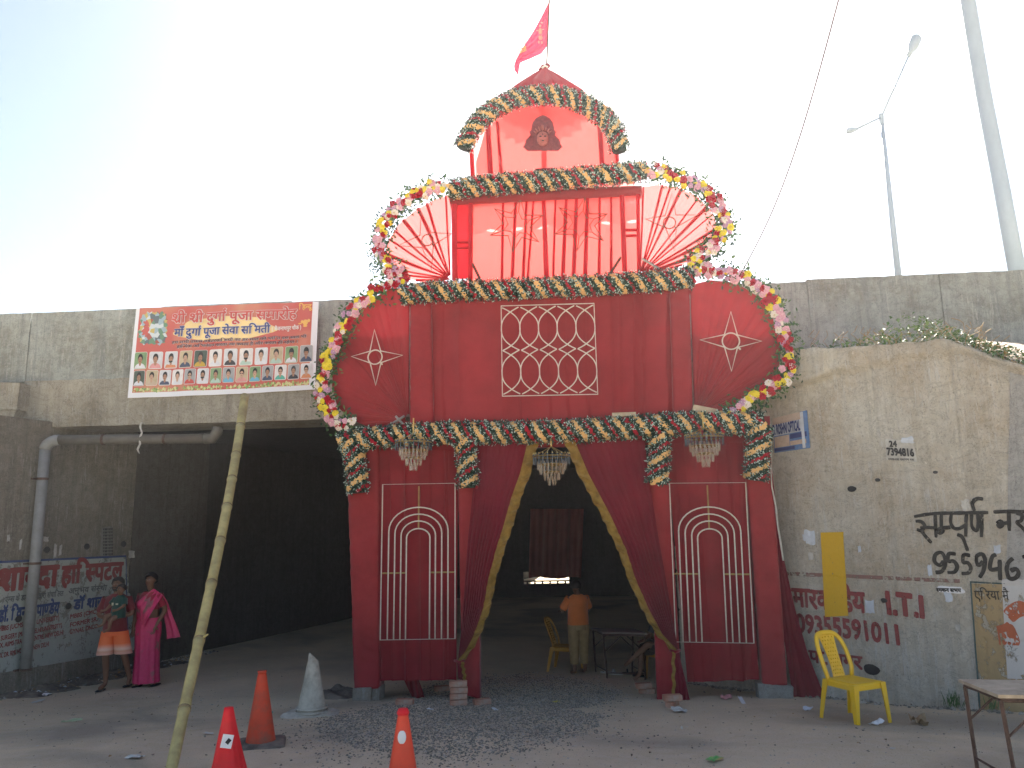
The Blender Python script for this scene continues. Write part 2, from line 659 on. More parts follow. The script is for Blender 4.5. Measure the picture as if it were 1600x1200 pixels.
def stroke2(pts, wd):
    v, f = [], []
    for i in range(len(pts) - 1):
        a, b = Vector(pts[i]), Vector(pts[i + 1])
        d = (b - a)
        if d.length < 1e-6:
            continue
        d.normalize()
        n = Vector((-d.y, d.x)) * wd / 2
        a2, b2 = a - d * wd * 0.3, b + d * wd * 0.3
        k = len(v)
        v += [tuple(a2 + n), tuple(a2 - n), tuple(b2 - n), tuple(b2 + n)]
        f.append((k, k + 1, k + 2, k + 3))
    return v, f


HALANT, REPH = '\u094d', '^'


def layout(s, bold=0.0):
    """~X = half form of X, ^ = reph above the previous letter, & = rakar stroke; the i-matra is written before its letter."""
    V, F = [], []
    x = 0.0
    i = 0

    def put(vs, fs, dx):
        k = len(V)
        V.extend([(a + dx, b) for a, b in vs])
        F.extend([tuple(k + j for j in f) for f in fs])
    while i < len(s):
        ch = s[i]
        if ch == '~':
            i += 1
            vs, fs, adv = half(s[i], bold)
            put(vs, fs, x)
            x += adv
        elif ch == REPH:
            vs, fs = stroke2([(-0.07, 0.64), (-0.14, 0.72), (-0.15, 0.80), (-0.09, 0.85), (-0.02, 0.82)], 0.06 + bold * 2)
            put(vs, fs, x)
        elif ch == '&':
            vs, fs = stroke2([(-0.12, 0.22), (-0.22, 0.13), (-0.32, 0.02)], 0.06 + bold * 2)
            put(vs, fs, x)
        else:
            vs, fs, adv = glyph(ch, bold)
            put(vs, fs, x)
            x += adv
        i += 1
    return V, F, x


def write(name, s, mapfn, mat, parent, bold=0.012, jit=0.0, width=1.0, height=1.0, seed=0, label=None):
    """mapfn(u in 0..width, v in cap units*height) -> world point; the text is scaled to fill WIDTH."""
    V, F, L = layout(s, 0.0)
    BD = bold
    mb = MB()
    k = width / max(L, 1e-6)
    P2 = []
    for x, y in V:
        if jit:
            x += jit * noise.noise(Vector((x * 1.7, y * 1.7, seed)))
            y += jit * noise.noise(Vector((x * 1.7, y * 1.7, seed + 9.3)))
        P2.append((x, y))
    k2 = 0
    shifts = ((0, 0),) if BD < 0.008 else ((0, 0), (-1, -.7), (1, .7), (-.8, .8), (.8, -.8), (0, 1), (0, -1))
    for dx, dy in shifts:      # a heavier pen: the same shape laid down a little to each side
        q = []
        for x, y in P2:
            q.append(Vector(mapfn((x + dx * BD) * k, (y + dy * BD) / 0.62 * height)) + Vector((0, -0.0005 * k2, 0)))
        mb.add(q, F)
        k2 += 1
    return mb.build(name, mat, parent, label=label)


def write_on(plane, name, s, p0, p1, hpx, mat, parent, off=0.008, bold=0.012, jit=0.0, surf=None, seed=0):
    """baseline from pixel p0 to p1 on PLANE, letters hpx pixels tall."""
    u0, v0 = plane.px(*p0)
    u1, v1 = plane.px(*p1)
    _, vt = plane.px(p0[0], p0[1] - hpx)
    h = vt - v0
    W = math.hypot(u1 - u0, v1 - v0)
    sl = (v1 - v0) / (u1 - u0)

    def fn(x, y):
        u = u0 + x / math.hypot(1, sl)
        v = v0 + (u - u0) * sl + y
        d = surf(u, v) if surf else 0
        return plane.pt(u, v, off + d)
    return write(name, s, fn, mat, parent, bold, jit, W, h, seed)

# ================================================================== SETTING
c34 = R(3.4)
FACE = Plane((0, 12.95, 0), (math.cos(c34), -math.sin(c34), 0))
LW0 = onground(0, 1087)
LEFT = Plane((LW0.x, LW0.y, 0), (math.sin(R(20)), math.cos(R(20)), 0))
WW0 = onground(1300, 1091)
WING = Plane((WW0.x, WW0.y, 0), (math.sin(R(38.8)), -math.cos(R(38.8)), 0))
g1, g2 = onground(552, 1092), onground(1225, 1092)
GATE = Plane((lerp(g1.x, g2.x, 0.5), lerp(g1.y, g2.y, 0.5), 0), (math.cos(R(7.5)), -math.sin(R(7.5)), 0))
print('LW0', LW0, 'WW0', WW0, 'gate', g1, g2)


# ------------------------------------------------------------------ ground
def axis(a, b, st, far, n):
    out = []
    k = a
    while k <= b + 1e-6:
        out.append(k)
        k += st
    lo = [a - (far) * ((i + 1) / n) ** 2.5 for i in range(n)][::-1]
    hi = [out[-1] + (far) * ((i + 1) / n) ** 2.5 for i in range(n)]
    return lo + out + hi


xs = axis(-9, 7, 0.09, 150, 12)
ys = axis(5.5, 17, 0.09, 150, 12)
gm = MB()
for y in ys:
    for x in xs:
        near = -12 < x < 10 and 2 < y < 24
        z = gz(x, y) + (bump(x, y) if near else 0)
        if near:
            z += 0.007 * noise.noise(Vector((x * 9, y * 9, 2)))
        gm.v.append(Vector((x, y, z)))
nx = len(xs)
for j in range(len(ys) - 1):
    for i in range(nx - 1):
        a = j * nx + i
        gm.f.append([a, a + 1, a + nx + 1, a + nx])
        gm.m.append(0)
m, t, b = newmat('dusty_ground')
p = world_pos(t)
n1 = noise_node(t, 0.7, 8, 0.6, p)
n2 = noise_node(t, 6, 8, 0.75, p)
n3 = noise_node(t, 60, 4, 0.8, p)
n4 = noise_node(t, 0.35, 4, 0.5, p, 0.6)
c = mixc(t, ramp(t, n1.outputs[0], [(0.35, 0), (0.68, 1)]).outputs[0], (0.66, 0.54, 0.37), (0.50, 0.41, 0.285))
c = mixc(t, ramp(t, n2.outputs[0], [(0.45, 0), (0.68, 0.6)]).outputs[0], c, (0.62, 0.53, 0.42))
c = mixc(t, ramp(t, n4.outputs[0], [(0.52, 0), (0.66, 0.55)]).outputs[0], c, (0.20, 0.18, 0.155))
c = mixc(t, ramp(t, n3.outputs[0], [(0.30, 0.75), (0.43, 0)]).outputs[0], c, (0.06, 0.055, 0.05))
c = mixc(t, ramp(t, n3.outputs[0], [(0.60, 0), (0.70, 0.5)]).outputs[0], c, (0.42, 0.39, 0.35))
t.links.new(c, b.inputs['Base Color'])
b.inputs['Roughness'].default_value = 0.95
b.inputs['Specular IOR Level'].default_value = 0.15
ad = N_(t, 'ShaderNodeMath', operation='ADD')
t.links.new(n2.outputs[0], ad.inputs[0])
t.links.new(n3.outputs[0], ad.inputs[1])
addbump(t, b, ad.outputs[0], 0.7, 0.02)
M['ground'] = m
tag(gm.build('ground', m, smooth=True), 'dusty grey dirt ground in front of the underpass', kind='structure')


def inside_gravel(x, y):
    n = 0.25 * noise.noise(Vector((x * 1.2, y * 1.2, 7))) + 0.12 * noise.noise(Vector((x * 4, y * 4, 3)))
    a = ((x + 0.7) / 1.6) ** 2 + ((y - 9.6) / 2.2) ** 2
    b = ((x + 0.1) / 1.5) ** 2 + ((y - 12.0) / 1.7) ** 2
    return min(a, b) + n * 1.6


gmv = MB()
cnt = 0
OCT = [(1, 0, 0), (-1, 0, 0), (0, 1, 0), (0, -1, 0), (0, 0, 1), (0, 0, -1)]
OF = [(0, 2, 4), (2, 1, 4), (1, 3, 4), (3, 0, 4), (2, 0, 5), (1, 2, 5), (3, 1, 5), (0, 3, 5)]


def stone(mb, x, y, s, mi=0, lift=0.2):
    z = gz(x, y) + bump(x, y)
    a = rnd.uniform(0, 6.3)
    ca, sa = math.cos(a), math.sin(a)
    sx, sy, sz = s * rnd.uniform(0.6, 1.3), s * rnd.uniform(0.6, 1.3), s * rnd.uniform(0.4, 0.9)
    vs = []
    for px_, py_, pz_ in OCT:
        X, Y, Z = px_ * sx + rnd.uniform(-.25, .25) * s, py_ * sy + rnd.uniform(-.25, .25) * s, pz_ * sz
        vs.append((x + ca * X - sa * Y, y + sa * X + ca * Y, z + Z + s * lift))
    mb.add(vs, OF, mi)


while cnt < 27000:
    x, y = rnd.uniform(-3.0, 2.4), rnd.uniform(6.8, 14.2)
    k = inside_gravel(x, y)
    if k < 1.0 or rnd.random() < 0.35 * math.exp(-(k - 1) * 4):
        stone(gmv, x, y, rnd.choice([0.005, 0.007, 0.009, 0.012, 0.015]), rnd.choice([0, 0, 0, 1, 1, 2]))
        cnt += 1
stones = [simple('gravel_dark', (0.15, 0.135, 0.11), 0.9, 0.3, 20), simple('gravel_mid', (0.27, 0.24, 0.195), 0.9, 0.3, 20), simple('gravel_pale', (0.36, 0.33, 0.28), 0.9, 0.3, 20)]
tag(gmv.build('gravel', stones), 'dark grey crushed stone spread in front of and under the red gate', kind='stuff')
sc_ = MB()
for _ in range(5200):
    x, y = rnd.uniform(-8.5, 6), rnd.uniform(6.5, 14.5)
    d = 1.0
    if x > 1.2 and y < 8.5:
        d = 1.6
    if noise.noise(Vector((x * 1.3, y * 1.3, 11))) * 1.2 + rnd.random() * 0.9 < 0.55 / d:
        continue
    stone(sc_, x, y, rnd.choice([0.004, 0.005, 0.007, 0.010, 0.015]), rnd.choice([0, 1, 2]))
for _ in range(900):    # rubble against the left wall and the foot of the wing wall
    t_ = rnd.random()
    if rnd.random() < 0.6:
        q = LEFT.pt(rnd.uniform(-0.5, 4.5), 0, rnd.uniform(0.02, 0.45) ** 1)
    else:
        q = WING.pt(rnd.uniform(-2.5, 2.5), 0, rnd.uniform(0.01, 0.2))
    stone(sc_, q.x, q.y, rnd.choice([0.01, 0.015, 0.02, 0.035]), rnd.choice([0, 1, 2]))
tag(sc_.build('grit', stones), 'loose grit and small rubble scattered over the dirt', kind='stuff')


# ------------------------------------------------------------------ underpass
under = tag(empty('concrete_underpass', FACE.pt(0, 0)), 'grey stained concrete road bridge over a dark underpass', 'underpass')


def fpx(px, py, off=0.0):
    return FACE.px(px, py, off)


_, vtopL = fpx(0, 490)
_, vtopR = fpx(1600, 422)
_, vbot = fpx(50, 596)
_, vbb = fpx(300, 662)
print('parapet top L/R', vtopL, vtopR, 'bot', vbot, 'beam bottom', vbb)


def rough_box(mb, plane, u0, u1, v0, v1, off, thick, amp=0.01, nu=40, nv=8, vt1=None, seed=0, fr=2.0):
    """a concrete piece: uneven front, top and bottom edges."""
    vt1 = v1 if vt1 is None else vt1
    rings = []
    for i in range(nu + 1):
        u = lerp(u0, u1, i / nu)
        vt = lerp(v1, vt1, i / nu)
        rg = []
        for j in range(nv + 1):
            v = lerp(v0, vt, j / nv)
            n = noise.noise(Vector((u * fr, v * fr, seed))) + 0.5 * noise.noise(Vector((u * fr * 4, v * fr * 4, seed + 5)))
            e = 1.0 if j in (0, nv) else 0.0
            ev = e * amp * 1.2 * (noise.noise(Vector((u * 4, j, seed + 3))) + 0.7 * noise.noise(Vector((u * 14, j, seed))))
            rg.append(plane.pt(u, v + ev, off + amp * n - e * amp * 0.6))
        rg.append(plane.pt(u, vt, off - thick))
        rg.append(plane.pt(u, v0, off - thick))
        rings.append(rg)
    mb.loft(rings)


# parapet panels, one by one
joints = [-420, -190, 47, 250, 455, 660, 880, 1075, 1268, 1478, 1700, 1930]
us = [fpx(x, 520)[0] for x in joints]
for k in range(len(us) - 1):
    a, b_ = us[k] + 0.008, us[k + 1] - 0.008
    va = lerp(vtopL, vtopR, (a - us[2]) / (us[9] - us[2]))
    vb_ = lerp(vtopL, vtopR, (b_ - us[2]) / (us[9] - us[2]))
    dv = rnd.uniform(-0.012, 0.012) + (0.03 if k == 7 else 0)
    mb = MB()
    rough_box(mb, FACE, a, b_, vbot - (0 if k < 7 else 0.3), va - dv, 0.0 + rnd.uniform(-0.012, 0.012), 0.22, 0.007, 30, 8, vb_ - dv, k)
    mb.build('parapet_panel', M['conc_par'], under)
# edge beam and deck
u_l = fpx(34, 640, 0.07)[0]
mb = MB()
rough_box(mb, FACE, u_l, 14, vbb, vbot - 0.004, 0.07, 1.0, 0.012, 220, 8, None, 31, 1.5)
mb.build('edge_beam', M['conc_beam'], under)
mb = MB()
mb.prism([FACE.pt(-30, vbot - 0.02, -0.05), FACE.pt(-9.5, vbot - 0.02, -0.05), FACE.pt(-9.5, vbb + 0.05, -0.05), FACE.pt(-30, vbb + 0.05, -0.05)], -FACE.N * 12)
mb.build('approach_slab', M['conc_beam'], under)
mb = MB()
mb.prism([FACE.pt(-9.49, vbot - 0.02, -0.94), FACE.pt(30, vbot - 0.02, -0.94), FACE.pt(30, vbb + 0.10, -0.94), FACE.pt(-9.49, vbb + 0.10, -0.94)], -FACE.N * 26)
mb.build('deck_slab', M['conc_deep_shade'], under)  # carried on past the bridge to keep light out; shade is in its colour
mb = MB()
mb.prism([FACE.pt(-30, vtopL, -12.2), FACE.pt(30, vtopR, -12.2), FACE.pt(30, vbot, -12.2), FACE.pt(-30, vbot, -12.2)], -FACE.N * 0.2)
mb.build('rear_parapet', M['conc_par'], under)
# broken corbel at the left end of the beam
mb = MB()
q = [FACE.q(-60, 596, 0.35), FACE.q(31, 598, 0.35), FACE.q(26, 640, 0.35), FACE.q(-60, 640, 0.35)]
mb.prism(q, -FACE.N * 0.7)
q = [FACE.q(-60, 641, 0.32), FACE.q(25, 641, 0.32), FACE.q(-2, 705, 0.28), FACE.q(-60, 712, 0.28)]
mb.prism(q, -FACE.N * 0.6)
mb.build('corbel', M['conc_beam'], under)


# tunnel walls; the deeper pieces carry painted shade
def lsurf(u, v):
    return 0.012 * noise.noise(Vector((u * 1.3, v * 1.3, 5))) + 0.004 * noise.noise(Vector((u * 7, v * 7, 2))) - (0.006 if abs((v + 0.25) % 1.22) < 0.02 else 0)


mb = MB()
ztop = vbb + 0.09
mb.grid(lambda a, b_: LEFT.pt(lerp(-6, 2.4, a), lerp(-1.2, ztop, b_), lsurf(lerp(-6, 2.4, a), lerp(-1.2, ztop, b_))), 260, 110)
mb.prism([LEFT.pt(-6, ztop, -0.05), LEFT.pt(2.4, ztop, -0.05), LEFT.pt(2.4, -1.2, -0.05), LEFT.pt(-6, -1.2, -0.05)], -LEFT.N * 0.4)
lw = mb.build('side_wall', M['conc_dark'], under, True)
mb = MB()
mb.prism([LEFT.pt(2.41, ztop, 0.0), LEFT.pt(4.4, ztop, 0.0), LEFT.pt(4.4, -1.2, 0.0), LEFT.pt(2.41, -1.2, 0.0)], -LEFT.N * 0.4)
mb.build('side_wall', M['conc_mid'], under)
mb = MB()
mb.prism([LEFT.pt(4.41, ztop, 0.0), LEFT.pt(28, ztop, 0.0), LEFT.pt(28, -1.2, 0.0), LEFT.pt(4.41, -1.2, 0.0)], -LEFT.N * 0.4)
mb.build('side_wall', M['conc_deep_shade'], under)
uJ, _ = WING.px(1200, 900)
Jn = WING.pt(uJ - 1.9, 0)
RIGHT = Plane((Jn.x, Jn.y, 0), (-math.sin(R(20)), -math.cos(R(20)), 0))
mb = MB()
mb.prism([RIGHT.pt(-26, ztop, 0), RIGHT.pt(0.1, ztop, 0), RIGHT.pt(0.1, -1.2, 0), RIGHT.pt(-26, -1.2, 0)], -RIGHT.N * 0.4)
mb.build('side_wall', M['conc_deep_shade'], under)
# end wall added to block daylight, with one low opening
A = LEFT.pt(16, 0)
BACK = Plane((A.x, A.y, 0), (1, -0.06, 0))
mb = MB()
a0, _ = BACK.px(818, 900)
a1, _ = BACK.px(889, 900)
_, zl = BACK.px(850, 913)
_, zh = BACK.px(850, 893)
for (u0, u1, v0, v1) in ((-0.5, a0, -1.2, ztop), (a1, 15, -1.2, ztop), (a0, a1, -1.2, zl), (a0, a1, zh, ztop)):
    mb.prism([BACK.pt(u0, v1), BACK.pt(u1, v1), BACK.pt(u1, v0), BACK.pt(u0, v0)], -BACK.N * 0.3)
mb.build('added_end_wall', M['conc_deep_shade'], under)
# low steel rail across the opening
mb = MB()
mb.tube([BACK.pt(a0, zl + 0.12, 0.1), BACK.pt(a1, zl + 0.12, 0.1)], 0.03, 6)
for k in range(6):
    u = lerp(a0, a1, (k + 0.5) / 6)
    mb.tube([BACK.pt(u, zl - 0.05, 0.1), BACK.pt(u, zl + 0.12, 0.1)], 0.035, 6)
tag(mb.build('guard_rail', M['iron']), 'low dark rail across the bright gap at the far end of the tunnel', 'railing')
mb = MB()
cs = [BACK.px(x, y, 1.0) for x, y in ((829, 795), (912, 795), (908, 903), (826, 903))]


def cl(u, v):
    a = [lerp(cs[0][k], cs[1][k], u) for k in (0, 1)]
    b_ = [lerp(cs[3][k], cs[2][k], u) for k in (0, 1)]
    return BACK.pt(lerp(a[0], b_[0], v), lerp(a[1], b_[1], v) + 0.1 * math.sin(u * 9) * v * 0.3, 1.0 + 0.08 * math.sin(u * 21 + v) + 0.05 * math.sin(u * 47))


mb.grid(cl, 60, 10)
tag(mb.build('hanging_cloth', cloth('dull_rose_cloth', (0.30, 0.09, 0.08), 0.12), smooth=True), 'dull rose cloth hung at the far end of the tunnel above the bright gap', 'cloth')

# drain pipe
pipe = tag(empty('drain_pipe', (0, 0, 0)), 'grey plastic drain pipe with an elbow on the left tunnel wall', 'pipe')


def lq(px, py, off):
    return LEFT.q(px, py, off)


pt0, pt1 = lq(41, 1046, 0.16), lq(69, 705, 0.16)
u_ = (LEFT.px(41, 1046, 0.16)[0] + LEFT.px(69, 705, 0.16)[0]) / 2
pv0, pv1 = LEFT.px(41, 1046, 0.16)[1], LEFT.px(69, 702, 0.16)[1]
B0, B1 = LEFT.pt(u_, pv0, 0.16), LEFT.pt(u_, pv1, 0.16)
mb = MB()
mb.tube([B0, B1], 0.085, 16)
mb.build('vertical_pipe', M['pvc'], pipe, True)
H0 = B1 + Vector((0.22, 0.02, 0.16))
d_ = B1.y
H1 = at(322, 672, d_ + 0.25)
H1.z = H0.z
mb = MB()
arc = [B1 + Vector((0.22 * (1 - math.cos(a)), 0.02 * (1 - math.cos(a)), 0.16 * math.sin(a))) for a in [k * math.pi / 12 for k in range(7)]]
mb.tube(arc, 0.095, 16)
mb.build('elbow', M['pvc'], pipe, True)
mb = MB()
mb.tube([H0, H1], 0.085, 16)
mb.build('ceiling_pipe', M['pvc_brown'], pipe, True)
mb = MB()
mb.tube([H1 - Vector((0.02, 0, 0)), H1 + Vector((0.12, 0, 0)), H1 + Vector((0.2, 0.0, 0.12)), H1 + Vector((0.2, 0, 0.2))], 0.095, 14)
mb.build('elbow', M['pvc_brown'], pipe, True)
for fz in (0.0, 0.47, 0.86):
    pz = B0.lerp(B1, fz)
    mb = MB()
    mb.tube([pz - Vector((0, 0, 0.02)), pz + Vector((0, 0, 0.02))], 0.096, 16)
    mb.box(pz - LEFT.N * 0.08 + Vector((0, 0, 0)), (0.03, 0.28, 0.03), Matrix.Rotation(R(-20), 3, 'Z'))
    mb.build('clamp', M['iron'], pipe)
for fz in (0.3, 0.72):
    pz = H0.lerp(H1, fz)
    mb = MB()
    mb.tube([pz - Vector((0.02, 0, 0)), pz + Vector((0.02, 0, 0))], 0.094, 16)
    mb.build('clamp', M['iron'], pipe)

# painted hospital sign on the left wall
wash = paint('sign_whitewash', (0.36, 0.38, 0.34), 0.30, 3.5, 0.12)
mb = MB()
c_ = [LEFT.px(*q) for q in ((-60, 882), (196, 869), (214, 1015), (-60, 1062))]


def qd(cs_, off, surf, pl):
    def fn(u, v):
        a = [lerp(cs_[0][k], cs_[1][k], u) for k in (0, 1)]
        b2 = [lerp(cs_[3][k], cs_[2][k], u) for k in (0, 1)]
        uu, vv = lerp(a[0], b2[0], v), lerp(a[1], b2[1], v)
        return pl.pt(uu, vv, off + surf(uu, vv))
    return fn


mb.grid(qd(c_, 0.004, lsurf, LEFT), 60, 24)
mb.build('whitewash', wash, under)
pred = paint('sign_red', (0.22, 0.035, 0.035), 0.04, 8)
pblue = paint('sign_blue', (0.035, 0.06, 0.16), 0.04, 8)
pgrey = paint('sign_grey', (0.10, 0.11, 0.11), 0.06, 8)
mb = MB()
for (a, b_, w_) in (((-60, 881), (196, 869), 3.0), ((196, 869), (199, 990), 1.2)):
    ua, va = LEFT.px(*a)
    ub, vb_ = LEFT.px(*b_)
    hw = 0.018 if w_ > 2 else 0.01
    n_ = 40
    for i in range(n_):
        for_ = []
        for tt in (i / n_, (i + 1) / n_):
            uu, vv = lerp(ua, ub, tt), lerp(va, vb_, tt)
            for s_ in (-1, 1):
                du, dv = (0, hw * s_) if w_ > 2 else (hw * s_, 0)
                for_.append(LEFT.pt(uu + du, vv + dv, 0.012 + lsurf(uu + du, vv + dv)))
        mb.add(for_, [(0, 2, 3, 1)])
mb.build('painted_border', pblue, under)
W = lambda s, a, b_, h, m_, bold, jit=0.02, seed=0: write_on(LEFT, 'painted_lettering', s, a, b_, h, m_, under, 0.012, bold, jit, lsurf, seed)
W('शारदा', (-6, 924), (88, 914), 32, pred, 0.05, seed=1)
W('हा\u093f~सपटल', (95, 912), (190, 903), 26, pred, 0.045, seed=2)
W('ए~मस के डा~कटरों दवारा संचा\u093fलत', (7, 941), (98, 931), 8, pgrey, 0.03)
W('अनुभव सं~सथा', (106, 928), (166, 922), 8, pgrey, 0.03)
W('डॉ. \u093fवनीत पा~णडेय', (-4, 972), (91, 957), 17, pblue, 0.045, seed=4)
W('डॉ शारदा', (114, 952), (172, 945), 14, pblue, 0.045, seed=5)
W('MBBS (UCMS DELHI UNIVERSITY)', (-4, 987), (92, 968), 6.5, pred, 0.03)
W('SURGERY (MAMC, DELHI UNIVERSITY)', (0, 1001), (96, 980), 6.5, pred, 0.03)
W('EX. AIIMS TRAUMA CENTRE, NEW DELHI', (-4, 1013), (98, 991), 6.5, pred, 0.03)
W('EX. DR. RML HOSPITAL, NEW DELHI', (-4, 1029), (76, 1009), 6.5, pred, 0.03)
W('MBBS (CMC)', (108, 967), (152, 958), 6, pred, 0.03)
W('FORMER SR.', (108, 980), (152, 970), 6, pred, 0.03)
W('GYNAE, ONCO', (108, 991), (152, 981), 6, pred, 0.03)
# weep holes and torn paper strips on the same wall
for q in ((28, 967), (72, 859), (135, 854), (192, 850), (106, 947)):
    u0, v0 = LEFT.px(*q)
    mb = MB()
    ring = [LEFT.pt(u0 + 0.06 * math.cos(a), v0 + 0.055 * math.sin(a), 0.012 + lsurf(u0, v0)) for a in [k * math.pi / 6 for k in range(12)]]
    rin = [LEFT.pt(u0 + 0.035 * math.cos(a), v0 + 0.03 * math.sin(a), -0.03) for a in [k * math.pi / 6 for k in range(12)]]
    mb.loft([ring, rin], caps=(False, True))
    ring2 = [LEFT.pt(u0 + 0.061 * math.cos(a), v0 + 0.056 * math.sin(a), 0.016 + lsurf(u0, v0)) for a in [k * math.pi / 6 for k in range(12)]]
    mb.loft([ring2], caps=(False, True))
    mb.build('weep_hole', M['black'], under)


def scrap(plane, px0, py0, w_, h_, mat, surf, off=0.006, name='torn_paper', parent=None, seed=0, rag=0.35):
    r_ = random.Random(seed)
    u0, v0 = plane.px(px0, py0)
    u1, _ = plane.px(px0 + w_, py0)
    _, v1 = plane.px(px0, py0 + h_)
    n_ = 16
    ring = []
    for k in range(n_):
        a = 2 * math.pi * k / n_
        sx = max(-1, min(1, 1.35 * math.cos(a)))
        sy = max(-1, min(1, 1.35 * math.sin(a)))
        j = 1 - rag * r_.random()
        u = (u0 + u1) / 2 + (u1 - u0) / 2 * sx * j
        v = (v0 + v1) / 2 - (v1 - v0) / 2 * sy * j
        ring.append(plane.pt(u, v, off + surf(u, v) + 0.006 * r_.random()))
    cc = plane.pt((u0 + u1) / 2, (v0 + v1) / 2, off + surf((u0 + u1) / 2, (v0 + v1) / 2) + 0.004)
    mb = MB()
    mb.add(ring + [cc], [(k, (k + 1) % n_, n_) for k in range(n_)])
    return mb.build(name, mat, parent)


paper = simple('old_paper', (0.50, 0.49, 0.45), 0.9, 0.15, 14, dirt=(0.25, 0.23, 0.2), dirtamt=0.5)
paper2 = simple('blue_grey_paper', (0.55, 0.60, 0.66), 0.9, 0.1, 14, dirt=(0.3, 0.3, 0.3), dirtamt=0.4)
nb = scrap(LEFT, 158, 822, 19, 48, simple('grey_notice', (0.20, 0.20, 0.18), 0.9, 0.2, 14), lsurf, seed=3, rag=0.08, name='faded_notice')
tag(nb, 'small faded notice high on the left tunnel wall above the painted sign', 'notice')
for k in range(9):
    y = 826 + k * 4.9
    W('म सक न रत पर', (160, y + 3), (175, y + 2.4), 3, M['black'], 0.05, 0)
for k, (x, y, w_, h_) in enumerate(((66, 838, 10, 9), (84, 848, 5, 26), (92, 849, 5, 22), (200, 860, 12, 14), (30, 842, 4, 18), (10, 835, 6, 12))):
    scrap(LEFT, x, y, w_, h_, paper, lsurf, seed=20 + k, parent=under)


# ------------------------------------------------------------------ wing wall on the right
tp = [WING.px(*q) for q in ((1237, 548), (1300, 545), (1400, 538), (1480, 530), (1512, 542), (1560, 560), (1600, 573), (1700, 610))]
tp = [(uJ - 2.2, tp[0][1] + 0.2)] + tp
cap = [WING.px(*q) for q in ((1213, 612), (1255, 603), (1302, 590), (1360, 578), (1420, 566), (1486, 556), (1520, 560), (1600, 590))]
cap = [(uJ - 2.2, cap[0][1] + 0.03)] + cap


def interp(tab, u):
    if u <= tab[0][0]:
        return tab[0][1]
    for a, b_ in zip(tab, tab[1:]):
        if u <= b_[0]:
            return lerp(a[1], b_[1], (u - a[0]) / (b_[0] - a[0]))
    return tab[-1][1]


u_c0, u_c1 = WING.px(1302, 590)[0], WING.px(1490, 590)[0]


def wsurf(u, v):
    d = 0.016 * noise.noise(Vector((u * 1.1, v * 1.1, 8))) + 0.006 * noise.noise(Vector((u * 5, v * 5, 9))) + 0.0025 * noise.noise(Vector((u * 22, v * 22, 9)))
    vc = interp(cap, u) + 0.03 * noise.noise(Vector((u * 3, 0, 4))) + 0.01 * noise.noise(Vector((u * 11, 0, 4)))
    if v > vc:
        am = 0.16 if u < u_c0 else 0.05 + 0.05 * max(0, 1 - (u - u_c0) / 0.6)
        k = min(1, (v - vc) / (0.03 if u < u_c0 else 0.09))
        d += am * k + 0.02 * noise.noise(Vector((u * 6, v * 6, 1))) * k
    for L in (0.62, 1.24, 1.86, 2.48):
        if abs(v - L - 0.02 * noise.noise(Vector((u, L, 0)))) < 0.013:
            d -= 0.008
    for L in (u_c0 + 0.55, u_c0 - 0.75, u_c1 - 0.02):
        if abs(u - L) < 0.012:
            d -= 0.010
    return d


U0, U1 = uJ - 2.15, WING.px(1690, 800)[0]
wing = tag(empty('wing_wall', WING.pt(0, 0)), 'weathered concrete wing wall covered in painted phone numbers right of the gate', 'wall')
mb = MB()


def wfn(a, b_):
    u = lerp(U0, U1, a)
    top = interp(tp, u) + 0.02 * noise.noise(Vector((u * 5, 3, 3))) + (0.03 * noise.noise(Vector((u * 14, 3, 3))) if u > u_c1 else 0)
    v = lerp(-0.7, top, b_)
    return WING.pt(u, v, wsurf(u, v))


mb.grid(wfn, 240, 190)
nb_ = len(mb.v)
for i in range(241):      # top ledge going back
    u = lerp(U0, U1, i / 240)
    top = interp(tp, u)
    mb.v.append(WING.pt(u, top + 0.02, -0.4))
for i in range(240):
    a = 190 * 241 + i
    mb.f.append([a, a + 1, nb_ + i + 1, nb_ + i])
    mb.m.append(0)
mb.build('wall_face', M['conc_wing'], wing, True)
# rear skin so no light leaks through
mb = MB()
mb.prism([WING.pt(U0, 3.5, -0.35), WING.pt(U1, 3.2, -0.35), WING.pt(U1, -1, -0.35), WING.pt(U0, -1, -0.35)], -WING.N * 0.3)
mb.build('backing', M['conc_wing'], wing)
# soil bank behind
mb = MB()


def bank(a, b_):
    u = lerp(U0 - 0.5, U1 + 1.5, a)
    z0 = interp(tp, u) - 0.0
    z = lerp(z0, vbot + 0.0, b_ ** 0.8) + 0.05 * noise.noise(Vector((u * 2, b_ * 6, 0)))
    q = WING.pt(u, z, -0.25 - 4.5 * b_)
    return q


mb.grid(bank, 60, 16)
tag(mb.build('soil_bank', M['soil'], smooth=True), 'sandy soil bank between the wing wall and the bridge parapet', kind='structure')

# big leaves of the creeper on the ledge
def leaf_faces(mb, p, d, up, L, Wd, mi=0):
    s_ = d.cross(up)
    if s_.length < 1e-4:
        s_ = d.orthogonal()
    s_.normalize()
    mid = p + d * L * 0.5
    f = up * (Wd * 0.25)
    mb.add([p, mid + s_ * Wd * 0.5 + f, p + d * L, mid - s_ * Wd * 0.5 + f], [(0, 1, 2), (0, 2, 3)], mi)


